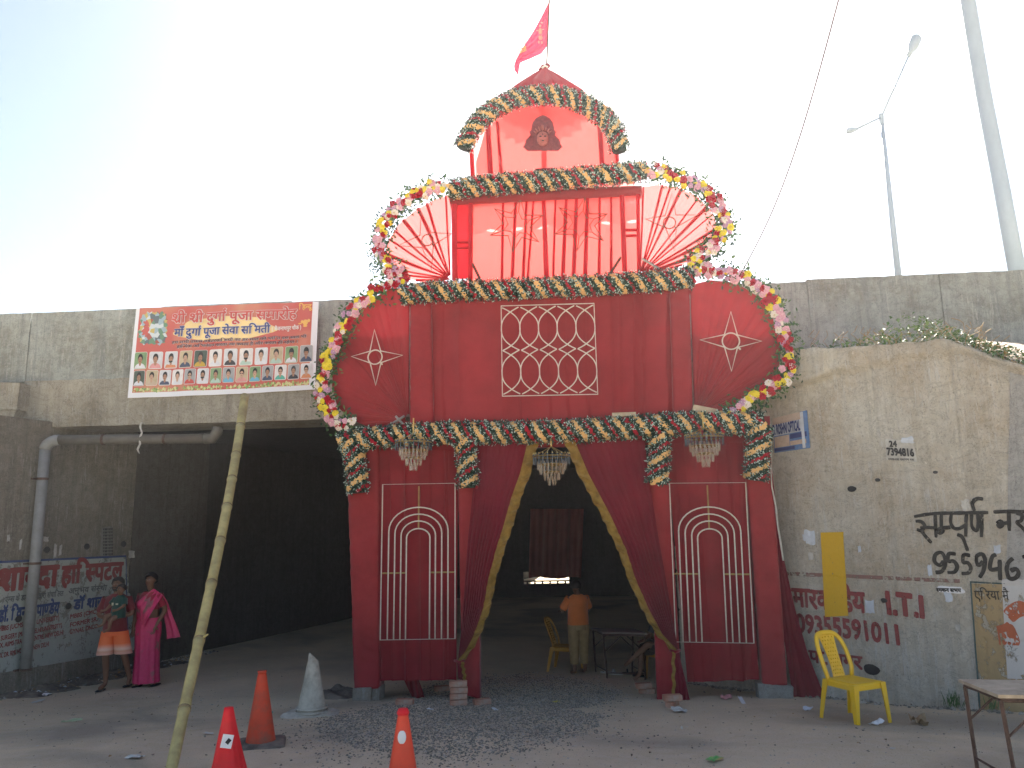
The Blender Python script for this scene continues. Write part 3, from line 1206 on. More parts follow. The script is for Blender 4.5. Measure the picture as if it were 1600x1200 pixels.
lm = [simple('creeper_leaf', (0.06, 0.13, 0.035), 0.6, 0.4, 10), simple('creeper_leaf_pale', (0.13, 0.20, 0.07), 0.6, 0.3, 10), simple('dry_leaf', (0.30, 0.20, 0.09), 0.8, 0.3, 10)]
mb = MB()
ua, ub = WING.px(1232, 560)[0], WING.px(1640, 560)[0]
for _ in range(2600):
    u = ua + (ub - ua) * rnd.random() ** 0.65
    k = (u - ua) / (ub - ua)
    dens = 0.25 + 0.75 * min(1, k * 2.2) * (0.6 + 0.4 * noise.noise(Vector((u * 3, 0, 9))))
    if rnd.random() > dens:
        continue
    hmax = 0.10 + 0.16 * abs(noise.noise(Vector((u * 2.5, 1, 3)))) + (0.28 * math.exp(-((k - 0.52) / 0.10) ** 2))
    dz = rnd.uniform(-0.03, hmax)
    q = WING.pt(u, interp(tp, u) + dz, -rnd.uniform(-0.02, 0.9))
    d = Vector((rnd.uniform(-1, 1), rnd.uniform(-1, 0.3), rnd.uniform(-0.5, 0.8))).normalized()
    leaf_faces(mb, q, d, Vector((rnd.uniform(-.4, .4), rnd.uniform(-.6, 0), 1)).normalized(), rnd.uniform(0.04, 0.09), rnd.uniform(0.025, 0.06), rnd.choice([0, 0, 0, 1, 1]) if k < 0.75 else rnd.choice([0, 0, 1, 2]))
for _ in range(60):
    u = ua + (ub - ua) * rnd.uniform(0.1, 1)
    q = WING.pt(u, interp(tp, u), -rnd.uniform(0, 0.5))
    pts = [q]
    for k in range(5):
        pts.append(pts[-1] + Vector((rnd.uniform(-.1, .1), rnd.uniform(-.1, .05), rnd.uniform(0.0, .09))))
    mb.tube(pts, 0.004, 4, 2)
tag(mb.build('creeper', lm), 'green creeper and weeds growing along the top of the wing wall', kind='stuff')

# plaster band and painted patches on the wing wall
mb = MB()
pb = [WING.px(*q) for q in ((1578, 582), (1660, 600), (1660, 905), (1573, 905))]
mb.grid(qd(pb, 0.006, wsurf, WING), 20, 60)
mb.build('plaster_band', concrete('pale_plaster', (0.44, 0.44, 0.42), (0.25, 0.25, 0.24), (0.6, 0.6, 0.58), 0.35, (0.40, 0.38, 0.35), 0.5), wing)


def patch(name, quad, mat, off=0.006, n=(30, 30)):
    mb = MB()
    mb.grid(qd([WING.px(*q) for q in quad], off, wsurf, WING), *n)
    return mb.build(name, mat, wing)


patch('painted_patch', ((1517, 912), (1660, 915), (1660, 1120), (1530, 1118)), paint('faded_ochre_paint', (0.36, 0.26, 0.13), 0.36, 3.0, 0.3), 0.007)
patch('painted_patch', ((1566, 905), (1660, 905), (1660, 1062), (1575, 1060)), paint('white_poster_paint', (0.52, 0.51, 0.49), 0.22, 5, 0.1), 0.012)
patch('yellow_painted_bar', ((1283, 832), (1318, 831), (1326, 962), (1290, 964)), paint('chrome_yellow_paint', (0.60, 0.37, 0.02), 0.02, 14, 0.15), 0.017, (12, 40))
patch('stain', ((1225, 893), (1500, 905), (1500, 911), (1225, 899)), paint('pink_line', (0.26, 0.15, 0.13), 0.33, 5, 0.2), 0.005, (60, 3))
bord = paint('dark_teal_line', (0.05, 0.09, 0.09), 0.15, 9)
patch('painted_border', ((1516, 908), (1575, 911), (1575, 913.5), (1516, 910.5)), bord, 0.010, (16, 2))
patch('painted_border', ((1516, 910), (1518.5, 910), (1534, 1120), (1531, 1120)), bord, 0.010, (2, 40))
kblack = paint('black_wall_paint', (0.022, 0.02, 0.018), 0.10, 12)
kmar = paint('maroon_wall_paint', (0.24, 0.055, 0.055), 0.20, 9)
krust = paint('rust_wall_paint', (0.40, 0.10, 0.04), 0.2, 7)
X = lambda s, a, b_, h, m_, bold, jit=0.03, seed=0: write_on(WING, 'painted_lettering', s, a, b_, h, m_, wing, 0.012, bold, jit, wsurf, seed)
X('मारक~नडेय', (1240, 947), (1353, 957), 27, kmar, 0.035, 0.05, 3)
X('I.T.I', (1385, 957), (1448, 965), 29, kmar, 0.05, 0.04, 5)
X('09355591011', (1246, 986), (1412, 1008), 25, kmar, 0.035, 0.04, 7)
X('पो. नगर', (1266, 1034), (1348, 1046), 18, kmar, 0.03, 0.04, 8)
X('ए\u093fरया मै', (1524, 936), (1578, 937), 13, kblack, 0.01, 0.03, 2)
X('1559', (1560, 1005), (1590, 1006), 22, krust, 0.05, 0.05, 9)
brush = []


def bpaint(name, strokes, r_, mat):
    """thick hand-painted strokes (pixels of the 2.5x enlarged crop)."""
    mb = MB()
    for st in strokes:
        pts = [WING.px(1180 + x / 2.5, 720 + y / 2.5) for x, y in st]
        sm = []
        for i in range(len(pts) - 1):
            p0 = pts[max(i - 1, 0)]
            p1, p2 = pts[i], pts[i + 1]
            p3 = pts[min(i + 2, len(pts) - 1)]
            for k in range(5):
                t_ = k / 5
                sm.append(tuple(0.5 * ((2 * p1[j]) + (-p0[j] + p2[j]) * t_ + (2 * p0[j] - 5 * p1[j] + 4 * p2[j] - p3[j]) * t_ ** 2 + (-p0[j] + 3 * p1[j] - 3 * p2[j] + p3[j]) * t_ ** 3) for j in (0, 1)))
        sm.append(pts[-1])
        base = len(mb.v)
        for i, (u, v) in enumerate(sm):
            a, b_ = sm[max(i - 1, 0)], sm[min(i + 1, len(sm) - 1)]
            d = Vector((b_[0] - a[0], b_[1] - a[1]))
            d = d.normalized() if d.length > 1e-9 else Vector((1, 0))
            n_ = Vector((-d.y, d.x))
            rr = r_ * (1 + 0.25 * noise.noise(Vector((u * 12, v * 12, 0)))) * (0.75 if i in (0, len(sm) - 1) else 1)
            for s_ in (-1, 1):
                uu, vv = u + n_.x * rr * s_, v + n_.y * rr * s_
                mb.v.append(WING.pt(uu, vv, 0.013 + wsurf(uu, vv)))
            if i:
                k = base + 2 * i
                mb.f.append([k - 2, k, k + 1, k - 1])
                mb.m.append(0)
    return mb.build(name, mat, wing)


bpaint('painted_lettering', [
    [(622, 218), (700, 206), (800, 204), (912, 202)],
    [(628, 236), (650, 238), (664, 255), (650, 272), (632, 268)],
    [(650, 272), (668, 296), (690, 320)], [(646, 262), (675, 260), (704, 262)], [(704, 206), (706, 250), (708, 300)],
    [(728, 206), (728, 262)], [(728, 262), (715, 270), (721, 283), (734, 276), (729, 262)], [(728, 261), (752, 261), (764, 258)],
    [(768, 206), (765, 240), (778, 263), (800, 264), (826, 250)], [(826, 206), (824, 296)], [(790, 288), (812, 300), (832, 352)],
    [(846, 206), (848, 256), (866, 272), (874, 250), (872, 208)], [(888, 204), (886, 298)], [(858, 196), (850, 165), (868, 148), (892, 150)],
    [(932, 200), (990, 198), (1075, 200)], [(946, 246), (960, 236), (968, 250), (956, 258), (950, 246)], [(960, 246), (992, 242)], [(992, 200), (994, 274)],
    [(1022, 204), (1044, 212), (1040, 234), (1024, 240), (1046, 262), (1060, 282)], [(1090, 200), (1094, 280)],
], 0.021, kblack)
bpaint('painted_lettering', [
    [(738, 392), (722, 408), (702, 392), (706, 366), (728, 358), (742, 378), (742, 410), (730, 432), (706, 436)],
    [(786, 364), (758, 364), (756, 392), (776, 392), (790, 412), (780, 434), (752, 436)],
    [(842, 370), (816, 368), (814, 396), (832, 398), (844, 418), (834, 438), (808, 440)],
    [(892, 392), (876, 408), (866, 394), (868, 372), (888, 364), (900, 384), (898, 412), (892, 434), (878, 456)],
    [(944, 366), (928, 376), (920, 420), (940, 424), (962, 418)], [(958, 386), (960, 466)],
    [(1010, 380), (990, 400), (986, 430), (996, 458), (1018, 458), (1032, 440), (1022, 422), (1000, 430)],
    [(1046, 376), (1082, 374), (1072, 420), (1066, 468)],
], 0.023, kblack)
bpaint('painted_emblem', [[(985, 600), (1010, 575), (1040, 560), (1060, 575)], [(1000, 620), (1040, 590), (1062, 592)], [(950, 660), (985, 650), (1000, 640)], [(990, 640), (1012, 680), (1020, 720)]], 0.045, krust)
# torn scraps and chips
for k, (x, y, w_, h_) in enumerate(((1256, 826, 18, 26), (1262, 862, 10, 14), (1340, 852, 6, 12), (1500, 780, 16, 20), (1350, 935, 16, 24), (1492, 974, 9, 12), (1448, 880, 8, 22), (1330, 760, 5, 5), (1551, 850, 14, 16), (1445, 772, 8, 6), (1254, 834, 7, 12))):
    scrap(WING, x, y, w_, h_, paper if k % 2 else paper2, wsurf, seed=60 + k, parent=wing)
tnc = scrap(WING, 1460, 914, 48, 12, M['white'], wsurf, seed=90, rag=0.3, name='torn_notice')
tag(tnc, 'torn strip of white notice with black print left of the ochre patch', 'notice')
X('रमकन सभप', (1464, 924), (1502, 925), 5, M['black'], 0.06, 0)
scrap(WING, 1474, 922, 14, 20, paper2, wsurf, seed=91, parent=wing)
for q, rr in (((1331, 764), 0.05), ((1362, 1046), 0.085), ((1382, 938), 0.035), ((1372, 750), 0.03), ((1462, 738), 0.025), ((1381, 940), 0.02)):
    u0, v0 = WING.px(*q)
    mb = MB()
    ring = [WING.pt(u0 + rr * 1.25 * math.cos(a) * (1 + 0.3 * noise.noise(Vector((a, u0, 3)))), v0 + rr * 0.8 * math.sin(a), 0.016 + wsurf(u0, v0)) for a in [k * math.pi / 7 for k in range(14)]]
    mb.loft([ring], caps=(False, True))
    mb.build('weep_hole', M['black'], wing)

# posters
post = tag(empty('optician_poster', WING.q(1236, 672)), 'blue and buff optician poster pasted high beside the gate', 'poster')
PB = [WING.px(*q) for q in ((1208, 654), (1262, 641), (1267, 700), (1211, 708))]


def pq(cs_, u0, v0, u1, v1):
    def g(u, v):
        a = [lerp(cs_[0][k], cs_[1][k], u) for k in (0, 1)]
        b_ = [lerp(cs_[3][k], cs_[2][k], u) for k in (0, 1)]
        return (lerp(a[0], b_[0], v), lerp(a[1], b_[1], v))
    return [g(u0, v0), g(u1, v0), g(u1, v1), g(u0, v1)]


flat = lambda u, v: 0.5 * wsurf(u, v) + 0.006
blueP = simple('poster_blue', (0.10, 0.20, 0.42), 0.7, 0.2, 14, dirt=(0.3, 0.3, 0.3), dirtamt=0.3)
buffP = simple('poster_buff', (0.48, 0.38, 0.30), 0.7, 0.15, 14)
navyP = simple('poster_navy', (0.04, 0.06, 0.18), 0.7, 0.1, 14)
for i, (a, mt) in enumerate((((0, 0, 1, 1), blueP), ((0, 0, .80, .2), buffP), ((0, .2, .82, .52), paper2), ((.03, .55, .45, .86), buffP), ((.48, .55, .95, .68), navyP), ((.48, .74, .92, .86), buffP), ((.03, .88, .6, .97), navyP), ((.82, .02, .9, .98), paper2))):
    mb = MB()
    mb.grid(qd(pq(PB, *a), 0.012 + 0.003 * i, flat, WING), 4, 4)
    mb.build('printed_block', mt, post)
u0, v0 = pq(PB, 0.02, 0.49, .8, .49)[0]
u1, v1 = pq(PB, 0.02, 0.49, .8, .49)[1]
write('lettering', 'D. ROSHNI OPTICAL', lambda x, y: WING.pt(u0 + x * (u1 - u0), v0 + (v1 - v0) * x + y, 0.042 + flat(u0, v0)), navyP, post, 0.04, 0, 1, 0.13)
nt_ = tag(empty('phone_number_poster', WING.q(1410, 704)), 'torn white paper reading 7394816 on the wing wall', 'poster')
PN = [WING.px(*q) for q in ((1384, 686), (1428, 688), (1434, 722), (1386, 719))]
mb = MB()
mb.grid(qd(PN, 0.01, wsurf, WING), 8, 6)
mb.build('paper_sheet', paper, nt_)
write_on(WING, 'lettering', '7394816', (1387, 711), (1430, 713), 10, M['black'], nt_, 0.018, 0.05, 0.0, wsurf)
write_on(WING, 'lettering', '24', (1391, 698), (1403, 698), 8, M['black'], nt_, 0.018, 0.05, 0.0, wsurf)
write_on(WING, 'lettering', 'रमकनस पसनम रक', (1389, 719), (1430, 720), 3, M['black'], nt_, 0.018, 0.02, 0.0, wsurf)
sp = scrap(WING, 1408, 683, 24, 12, paper2, wsurf, off=0.02, seed=5, name='curled_corner', parent=nt_)

# ------------------------------------------------------------------ lamp post, pole, wires
lamp = tag(empty('street_lamp', at(1408, 470, 22)), 'slender double-armed street lamp standing on the bridge deck', 'street lamp')
a, b_ = at(1409, 480, 22), at(1377, 183, 22)
mb = MB()
mb.tube([a, b_], [0.10, 0.055], 10)
mb.build('post', M['pole'], lamp, True)
mb = MB()
mb.tube([b_ - Vector((0, 0, 0.25)), b_ + Vector((0, 0, 0.1))], 0.08, 8)
mb.build('bracket', M['pole'], lamp)
for (e, hd) in (((1421, 84), (1432, 58)), ((1337, 202), (1323, 205))):
    tip = at(e[0], e[1], 22 if e[0] > 1400 else 21.6)
    en = at(hd[0], hd[1], 22 if e[0] > 1400 else 21.5)
    mb = MB()
    mb.tube([b_, tip], 0.03, 8)
    mb.build('arm', M['pole'], lamp, True)
    mb = MB()
    d = (en - tip)
    mb.tube([tip - d * 0.15, tip + d * 0.1, tip + d * 0.45, tip + d * 0.9, en], [0.06, 0.08, 0.17, 0.17, 0.13] if e[0] > 1400 else [0.05, 0.06, 0.09, 0.08, 0.03], 10)
    mb.build('lamp_head', M['pole'], lamp, True)
mb = MB()
mb.tube([at(1594, 450, 15), at(1566, 300, 15), at(1537, 150, 15.1), at(1505, -40, 15.2), at(1498, -90, 15.2)], [0.155, 0.155, 0.15, 0.15, 0.15], 14)
mb.build('pole_shaft', M['pole'], pp := tag(empty('utility_pole', at(1594, 450, 15)), 'thick pale blue pole rising behind the parapet at the right edge', 'pole'), True)
mb = MB()
mb.box(at(1593, 440, 15), (0.34, 0.3, 0.05))
mb.build('base_flange', M['pole'], pp)
mb = MB()
P0, P1 = at(1155, 432, 10.2), at(1318, -30, 7.5)
mb.tube([P0.lerp(P1, k / 20) - Vector((0, 0, 0.35 * math.sin(math.pi * k / 20))) for k in range(21)], 0.008, 5)
tag(mb.build('overhead_wire', M['iron']), 'thin wire running up from the right shoulder of the gate', 'wire')
mb = MB()
pts = [FACE.q(x, y, 0.15) for x, y in ((221, 660), (219, 668), (222, 676), (218, 685), (219, 694), (215, 702), (218, 709))]
mb.tube(pts, [0.012, 0.02, 0.014, 0.022, 0.016, 0.02, 0.006], 6)
tag(mb.build('frayed_rope', paper), 'short frayed white rope hanging from the beam edge', 'rope')

# ================================================================== GATE
gate = tag(empty('festival_gate', GATE.pt(0, 0)), 'tall red cloth festival gate tower with fan wings in front of the underpass', 'gate')


def gquad(quad, off):
    return [GATE.px(x, y, off) for x, y in quad]


def cloth_panel(name, quad, off, fn, mat, parent, nu=80, nv=30, plane=None, edge=None):
    """quad TL TR BR BL in photo pixels; fn(u, v) -> how far the cloth stands proud."""
    pl = plane or GATE
    c = [pl.px(x, y, off) for x, y in quad]

    def g(u, v):
        a = [lerp(c[0][k], c[1][k], u) for k in (0, 1)]
        b2 = [lerp(c[3][k], c[2][k], u) for k in (0, 1)]
        uu, vv = lerp(a[0], b2[0], v), lerp(a[1], b2[1], v)
        if edge:
            vv += edge(u, v)
        return pl.pt(uu, vv, off + fn(u, v))
    mb = MB()
    mb.grid(g, nu, nv)
    return mb.build(name, mat, parent, True)


def pleats(n, amp, seed=0, sharp=0.7):
    def f(u, v):
        ph = 1.2 * noise.noise(Vector((u * 3, v * 1.2, seed))) + 0.5 * noise.noise(Vector((u * 9, v * 0.8, seed + 2)))
        a = math.sin(math.pi * (u * n + ph))
        k = 0.5 + 0.9 * abs(noise.noise(Vector((u * n * 0.4, 0.5 * v, seed + 7))))
        return amp * k * (abs(a) ** sharp) + amp * 0.5 * noise.noise(Vector((u * 6, v * 4, seed + 4)))
    return f


def laps(n, amp, seed=0):
    r_ = random.Random(seed)
    edges, x = [0.0], 0.0
    while x < 1:
        x += r_.uniform(0.4, 1.7) / n
        edges.append(x)
    kinds = [(r_.uniform(0.35, 1.0), r_.random() < 0.25) for _ in edges]

    def f(u, v):
        uu = u + 0.010 * noise.noise(Vector((u * 4, v * 1.5, seed)))
        k = 0
        while k < len(edges) - 2 and uu >= edges[k + 1]:
            k += 1
        t_ = (uu - edges[k]) / (edges[k + 1] - edges[k])
        a, back = kinds[k]
        t_ = max(0.0, min(1.0, t_))
        s_ = t_ ** 2.2 if not back else (1 - t_) ** 2.2
        return amp * a * s_ + amp * 0.35 * noise.noise(Vector((u * 7, v * 2.5, seed + 4)))
    return f


def wrapped_pillar(name, quad, off, depth, mat, parent, wr=0.012, seed=0, nv=80, label=None):
    """a square post wrapped in cloth, wrinkled across."""
    c = [GATE.px(x, y, off) for x, y in quad]
    rings = []
    for j in range(nv + 1):
        v = j / nv
        L = [lerp(c[0][k], c[3][k], v) for k in (0, 1)]
        Rr = [lerp(c[1][k], c[2][k], v) for k in (0, 1)]
        rg = []
        n_ = 9
        for i in range(n_):
            a = i / (n_ - 1)
            u_, v_ = lerp(L[0], Rr[0], a), lerp(L[1], Rr[1], a)
            w_ = wr * (math.sin(v_ * 34 + 5 * a + 4 * noise.noise(Vector((a * 2, v_ * 2.3, seed)))) * (0.5 + noise.noise(Vector((a * 2, v_ * 2, seed + 1)))) + 1.6 * noise.noise(Vector((a * 4, v_ * 9, seed + 3))) + 2.2 * noise.noise(Vector((a * 1.5, v_ * 1.6, seed + 6))))
            ed = -0.012 if i in (0, n_ - 1) else 0
            rg.append(GATE.pt(u_, v_, off + w_ + ed))
        for i, (uu, vv) in enumerate(((Rr[0] + 0.004, Rr[1]), (Rr[0], Rr[1]))):
            rg.append(GATE.pt(uu + wr * noise.noise(Vector((vv * 8, 1, seed))), vv, off - depth * (0.3 + 0.7 * i)))
        for i, (uu, vv) in enumerate(((L[0], L[1]), (L[0] - 0.004, L[1]))):
            rg.append(GATE.pt(uu + wr * noise.noise(Vector((vv * 8, 5, seed))), vv, off - depth * (1 - 0.7 * i)))
        rings.append(rg)
    mb = MB()
    mb.loft(rings)
    o = mb.build(name, mat, parent, True)
    return o


D = 0.90          # depth of the gate frame
# ---- ground storey
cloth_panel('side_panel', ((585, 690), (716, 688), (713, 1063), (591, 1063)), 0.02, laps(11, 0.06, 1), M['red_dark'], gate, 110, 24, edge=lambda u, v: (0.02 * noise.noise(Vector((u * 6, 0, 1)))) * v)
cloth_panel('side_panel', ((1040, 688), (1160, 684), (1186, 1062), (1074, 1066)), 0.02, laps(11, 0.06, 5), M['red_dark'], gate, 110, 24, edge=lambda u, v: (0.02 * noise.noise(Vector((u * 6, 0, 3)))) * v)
wrapped_pillar('pillar', ((541, 690), (590, 690), (591, 1076), (553, 1076)), 0.10, 0.3, M['red'], gate, seed=1)
wrapped_pillar('pillar', ((714, 690), (746, 690), (749, 1092), (722, 1084)), 0.08, 0.18, M['red'], gate, seed=2)
wrapped_pillar('pillar', ((1013, 690), (1043, 690), (1066, 1098), (1027, 1098)), 0.08, 0.2, M['red'], gate, seed=3)
wrapped_pillar('pillar', ((1163, 688), (1203, 686), (1231, 1071), (1193, 1073)), 0.10, 0.3, M['red'], gate, seed=4)


def tie_beam(name, quad, off, depth, mat, seed=0):
    c = [GATE.px(x, y, off) for x, y in quad]
    mb = MB()
    rings = []
    for i in range(61):
        u = i / 60
        t_ = [lerp(c[0][k], c[1][k], u) for k in (0, 1)]
        b2 = [lerp(c[3][k], c[2][k], u) for k in (0, 1)]
        w_ = 0.006 * noise.noise(Vector((u * 30, 1, seed)))
        rings.append([GATE.pt(t_[0], t_[1], off - depth), GATE.pt(t_[0], t_[1], off + w_), GATE.pt(lerp(t_[0], b2[0], .5), lerp(t_[1], b2[1], .5), off + 0.01 + w_), GATE.pt(b2[0], b2[1] + w_, off), GATE.pt(b2[0], b2[1], off - depth)])
    mb.loft(rings)
    return mb.build(name, mat, gate, True)


tie_beam('cross_beam', ((541, 672), (1203, 650), (1203, 690), (541, 706)), 0.075, 0.15, M['red_dark'], 1)
tie_beam('cross_beam', ((632, 462), (1082, 440), (1082, 456), (640, 478)), 0.075, 0.15, M['red'], 2)
tie_beam('cross_beam', ((700, 300), (1003, 290), (1003, 302), (703, 318)), 0.075, 0.15, M['red'], 3)
# side and rear cloth of the ground storey, and a cloth ceiling added to block light
PL = GATE.px(553, 800, 0.05)[0]
PR = GATE.px(1200, 800, 0.05)[0]
z1 = GATE.px(870, 668)[1]
z2 = GATE.px(870, 455)[1]
z3 = GATE.px(870, 290)[1]
z4 = GATE.px(850, 165)[1]
mb = MB()
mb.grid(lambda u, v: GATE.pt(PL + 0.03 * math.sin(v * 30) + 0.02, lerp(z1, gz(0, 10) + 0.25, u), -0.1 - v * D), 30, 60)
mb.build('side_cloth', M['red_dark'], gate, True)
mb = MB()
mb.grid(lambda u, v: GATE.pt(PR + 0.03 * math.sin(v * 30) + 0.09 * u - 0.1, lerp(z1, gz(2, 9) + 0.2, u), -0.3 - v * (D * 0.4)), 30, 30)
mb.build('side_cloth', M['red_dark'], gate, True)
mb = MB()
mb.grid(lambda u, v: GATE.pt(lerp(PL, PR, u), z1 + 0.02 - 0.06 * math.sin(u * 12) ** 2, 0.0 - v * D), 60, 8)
mb.build('added_cloth_ceiling', M['red_dark'], gate, True)

# ---- second storey
cloth_panel('front_panel', ((668, 468), (1052, 448), (1056, 658), (668, 668)), 0.03, laps(15, 0.085, 11), M['red'], gate, 190, 30)
wrapped_pillar('pillar', ((641, 474), (672, 474), (676, 664), (640, 664)), 0.13, 0.22, M['red'], gate, 0.008, seed=11)
wrapped_pillar('pillar', ((1047, 452), (1077, 450), (1083, 652), (1053, 656)), 0.13, 0.22, M['red'], gate, 0.008, seed=12)
mb = MB()
ul, ur = GATE.px(645, 560)[0], GATE.px(1080, 560)[0]
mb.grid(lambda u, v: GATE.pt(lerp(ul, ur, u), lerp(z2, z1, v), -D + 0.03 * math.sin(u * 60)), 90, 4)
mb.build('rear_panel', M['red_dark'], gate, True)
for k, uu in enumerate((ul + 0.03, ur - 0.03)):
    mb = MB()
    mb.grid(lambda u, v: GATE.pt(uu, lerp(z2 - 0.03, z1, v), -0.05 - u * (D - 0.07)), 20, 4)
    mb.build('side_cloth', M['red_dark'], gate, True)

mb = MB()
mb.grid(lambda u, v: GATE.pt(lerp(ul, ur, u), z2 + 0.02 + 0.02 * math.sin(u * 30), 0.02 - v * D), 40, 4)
mb.build('added_cloth_floor', M['red_dark'], gate, True)  # added, unseen: stops sun falling onto the red front panel

# ---- third storey: sheer cloth, lit from behind
cloth_panel('sheer_panel', ((735, 312), (972, 302), (974, 440), (737, 446)), -0.02, pleats(9, 0.02, 21), M['sheer'], gate, 110, 14)


def lath(name, quad, off, depth, mat, parent=None, nv=16, wr=0.004, seed=0):
    return wrapped_pillar(name, quad, off, depth, mat, parent or gate, wr, seed, nv)


for k, (x0, x1, xb0, xb1, w_) in enumerate(((705, 738, 706, 737, 6), (968, 999, 973, 1001, 5))):
    ya, yb = (314, 436) if k == 0 else (300, 428)
    lath('frame_post', ((x0, ya), (x0 + w_ + 2, ya), (xb0 + w_ + 2, yb), (xb0, yb)), 0.06, 0.1, M['fold'], seed=30 + k)
    lath('frame_post', ((x1 - w_, ya), (x1, ya), (xb1, yb), (xb1 - w_, yb)), 0.06, 0.1, M['fold'], seed=32 + k)
    ym = 376 if k == 0 else 357
    for q in (ym, ym + 9):
        lath('rung', ((x0 + 4, q), (x1 - 3, q), (x1 - 3, q + 3), (x0 + 4, q + 3)), 0.05, 0.05, M['fold'], nv=4)
    cloth_panel('sheer_strip', ((x0 + 3, ya), (x1 - 3, ya), (xb1 - 3, yb), (xb0 + 3, yb)), 0.0, pleats(2, 0.01, 3), M['sheer'] if k else M['fold'], gate, 12, 8)
# hanging gathers of cloth seen through
for k, (xa, xb, w_) in enumerate(((786, 784, 3.0), (806, 800, 4), (823, 817, 3.5), (834, 824, 2.5), (849, 854, 6), (868, 864, 2.5), (885, 879, 4.5), (901, 896, 5), (918, 914, 5), (937, 936, 3.5), (955, 955, 3.5))):
    ya = 308 - (xa - 735) * 0.04
    lath('cloth_gather', ((xa - w_ * 0.45, ya), (xa + w_ * 0.45, ya), (xb + w_ * 0.6, 438), (xb - w_ * 0.6, 438)), 0.005, 0.05, M['fold'], seed=40 + k)
# faint rear wall of the third storey with a red scalloped swag
u3l, u3r = GATE.px(712, 380)[0], GATE.px(998, 380)[0]
mb = MB()
mb.grid(lambda u, v: GATE.pt(lerp(u3l, u3r, u), lerp(z3, z2 - 0.1, v), -D + 0.03 * math.sin(u * 50)), 80, 6)
mb.build('rear_panel', M['sheer2'], gate, True)
mb = MB()
sw = GATE.px(868, 318, -D + 0.06)
mb.grid(lambda u, v: GATE.pt(sw[0] + 0.72 * u, sw[1] + 0.1 - v * (0.18 + 0.26 * math.sin(math.pi * u)), -D + 0.07), 20, 6)
mb.build('swag', M['fold'], gate, True)
mb = MB()
mb.grid(lambda u, v: GATE.pt(lerp(u3l, u3r, u), z3 + 0.03 * math.sin(u * 40), 0.0 - v * D), 60, 6)
mb.build('added_cloth_ceiling', M['sheer'], gate, True)  # added so bright sky does not show white through the sheer front
# timber braces
for (a, b2, r_) in (((738, 412), (752, 440), 4), ((970, 402), (952, 430), 5)):
    mb = MB()
    mb.tube([GATE.q(*a, 0.02), GATE.q(*b2, 0.05)], 0.022, 6)
    mb.build('brace', M['iron'], gate)
for (a, b2) in (((1003, 404), (1030, 420)), ((603, 668), (632, 650)), ((629, 662), (618, 650))):
    mb = MB()
    mb.tube([GATE.q(*a, 0.09), GATE.q(*b2, 0.12)], 0.02, 6)
    mb.build('brace', M['steel'], gate)

# ---- fourth storey
cloth_panel('sheer_panel', ((760, 168), (936, 165), (940, 268), (765, 280)), -0.02, pleats(5, 0.02, 31), M['sheer'], gate, 60, 14)
cloth_panel('sheer_return', ((735, 232), (762, 190), (767, 278), (737, 282)), -0.04, lambda u, v: -0.5 * (1 - u), M['sheer'], gate, 10, 10)
cloth_panel('sheer_return', ((936, 168), (964, 215), (967, 262), (940, 268)), -0.04, lambda u, v: -0.5 * u, M['sheer'], gate, 10, 10)
lath('frame_post', ((733, 232), (739, 232), (741, 276), (735, 276)), -0.5, 0.08, M['fold'], seed=51)
lath('frame_post', ((758, 190), (765, 190), (770, 274), (762, 274)), 0.02, 0.1, M['fold'], seed=52)
lath('frame_post', ((932, 170), (939, 170), (945, 266), (938, 266)), 0.02, 0.1, M['fold'], seed=53)
lath('frame_post', ((958, 212), (965, 212), (968, 262), (962, 262)), -0.5, 0.08, M['fold'], seed=54)
lath('cloth_gather', ((775, 190), (779, 190), (786, 275), (781, 275)), -0.005, 0.04, M['fold'], seed=55)
lath('centre_post', ((846, 140), (853, 140), (854, 272), (847, 272)), -0.06, 0.06, M['fold'], seed=56)
lath('plinth', ((836, 263), (866, 262), (867, 270), (836, 271)), 0.03, 0.2, M['red_dark'], seed=57, nv=4)
u4l, u4r = GATE.px(740, 230, -0.9)[0], GATE.px(962, 230, -0.9)[0]
mb = MB()
z4b, z4t = GATE.px(850, 280, -0.9)[1], GATE.px(850, 175, -0.9)[1]
mb.grid(lambda u, v: GATE.pt(lerp(u4l, u4r, u), lerp(z4t, z4b, v), -0.9 + 0.02 * math.sin(u * 40)), 50, 6)
mb.build('rear_panel', M['sheer2'], gate, True)

# pointed roof: a pleated cone, pulled in at the top
ap = GATE.pt(*GATE.px(851, 108, -0.45), -0.45)
bl_, br_ = GATE.px(768, 172, -0.45), GATE.px(932, 166, -0.45)
rc = GATE.pt((bl_[0] + br_[0]) / 2, (bl_[1] + br_[1]) / 2, -0.45)
rr = (br_[0] - bl_[0]) / 2
rings = []
for j in range(13):
    v = j / 12
    cn = ap.lerp(rc, v)
    rad = 0.045 + (rr * 0.88 - 0.045) * v
    rg = []
    for i in range(120):
        a = 2 * math.pi * i / 120
        k = 1 + (0.07 + 0.06 * (1 - v)) * math.sin(a * 22 + 2 * noise.noise(Vector((math.cos(a) * 2, math.sin(a) * 2, 0)))) * min(1, v * 3 + 0.3)
        rg.append(cn + GATE.U * (rad * k * math.cos(a)) - GATE.N * (min(rad, 0.7) * k * math.sin(a)))
    rings.append(rg)
mb = MB()
mb.loft(rings, caps=(True, False))
mb.build('pleated_roof', cloth('roof_red_cloth', (0.42, 0.05, 0.07), 0.35), gate, True)
mb = MB()
mb.ellipsoid(ap + Vector((-0.01, 0, 0.03)), (0.07, 0.07, 0.05), 10, 6)
mb.ellipsoid(ap + Vector((0.05, 0, 0.06)), (0.05, 0.05, 0.045), 10, 6)
mb.ellipsoid(ap + Vector((-0.06, -0.02, -0.02)), (0.05, 0.05, 0.03), 8, 5)
mb.build('knotted_finial', M['red_dark'], gate, True)
mb = MB()
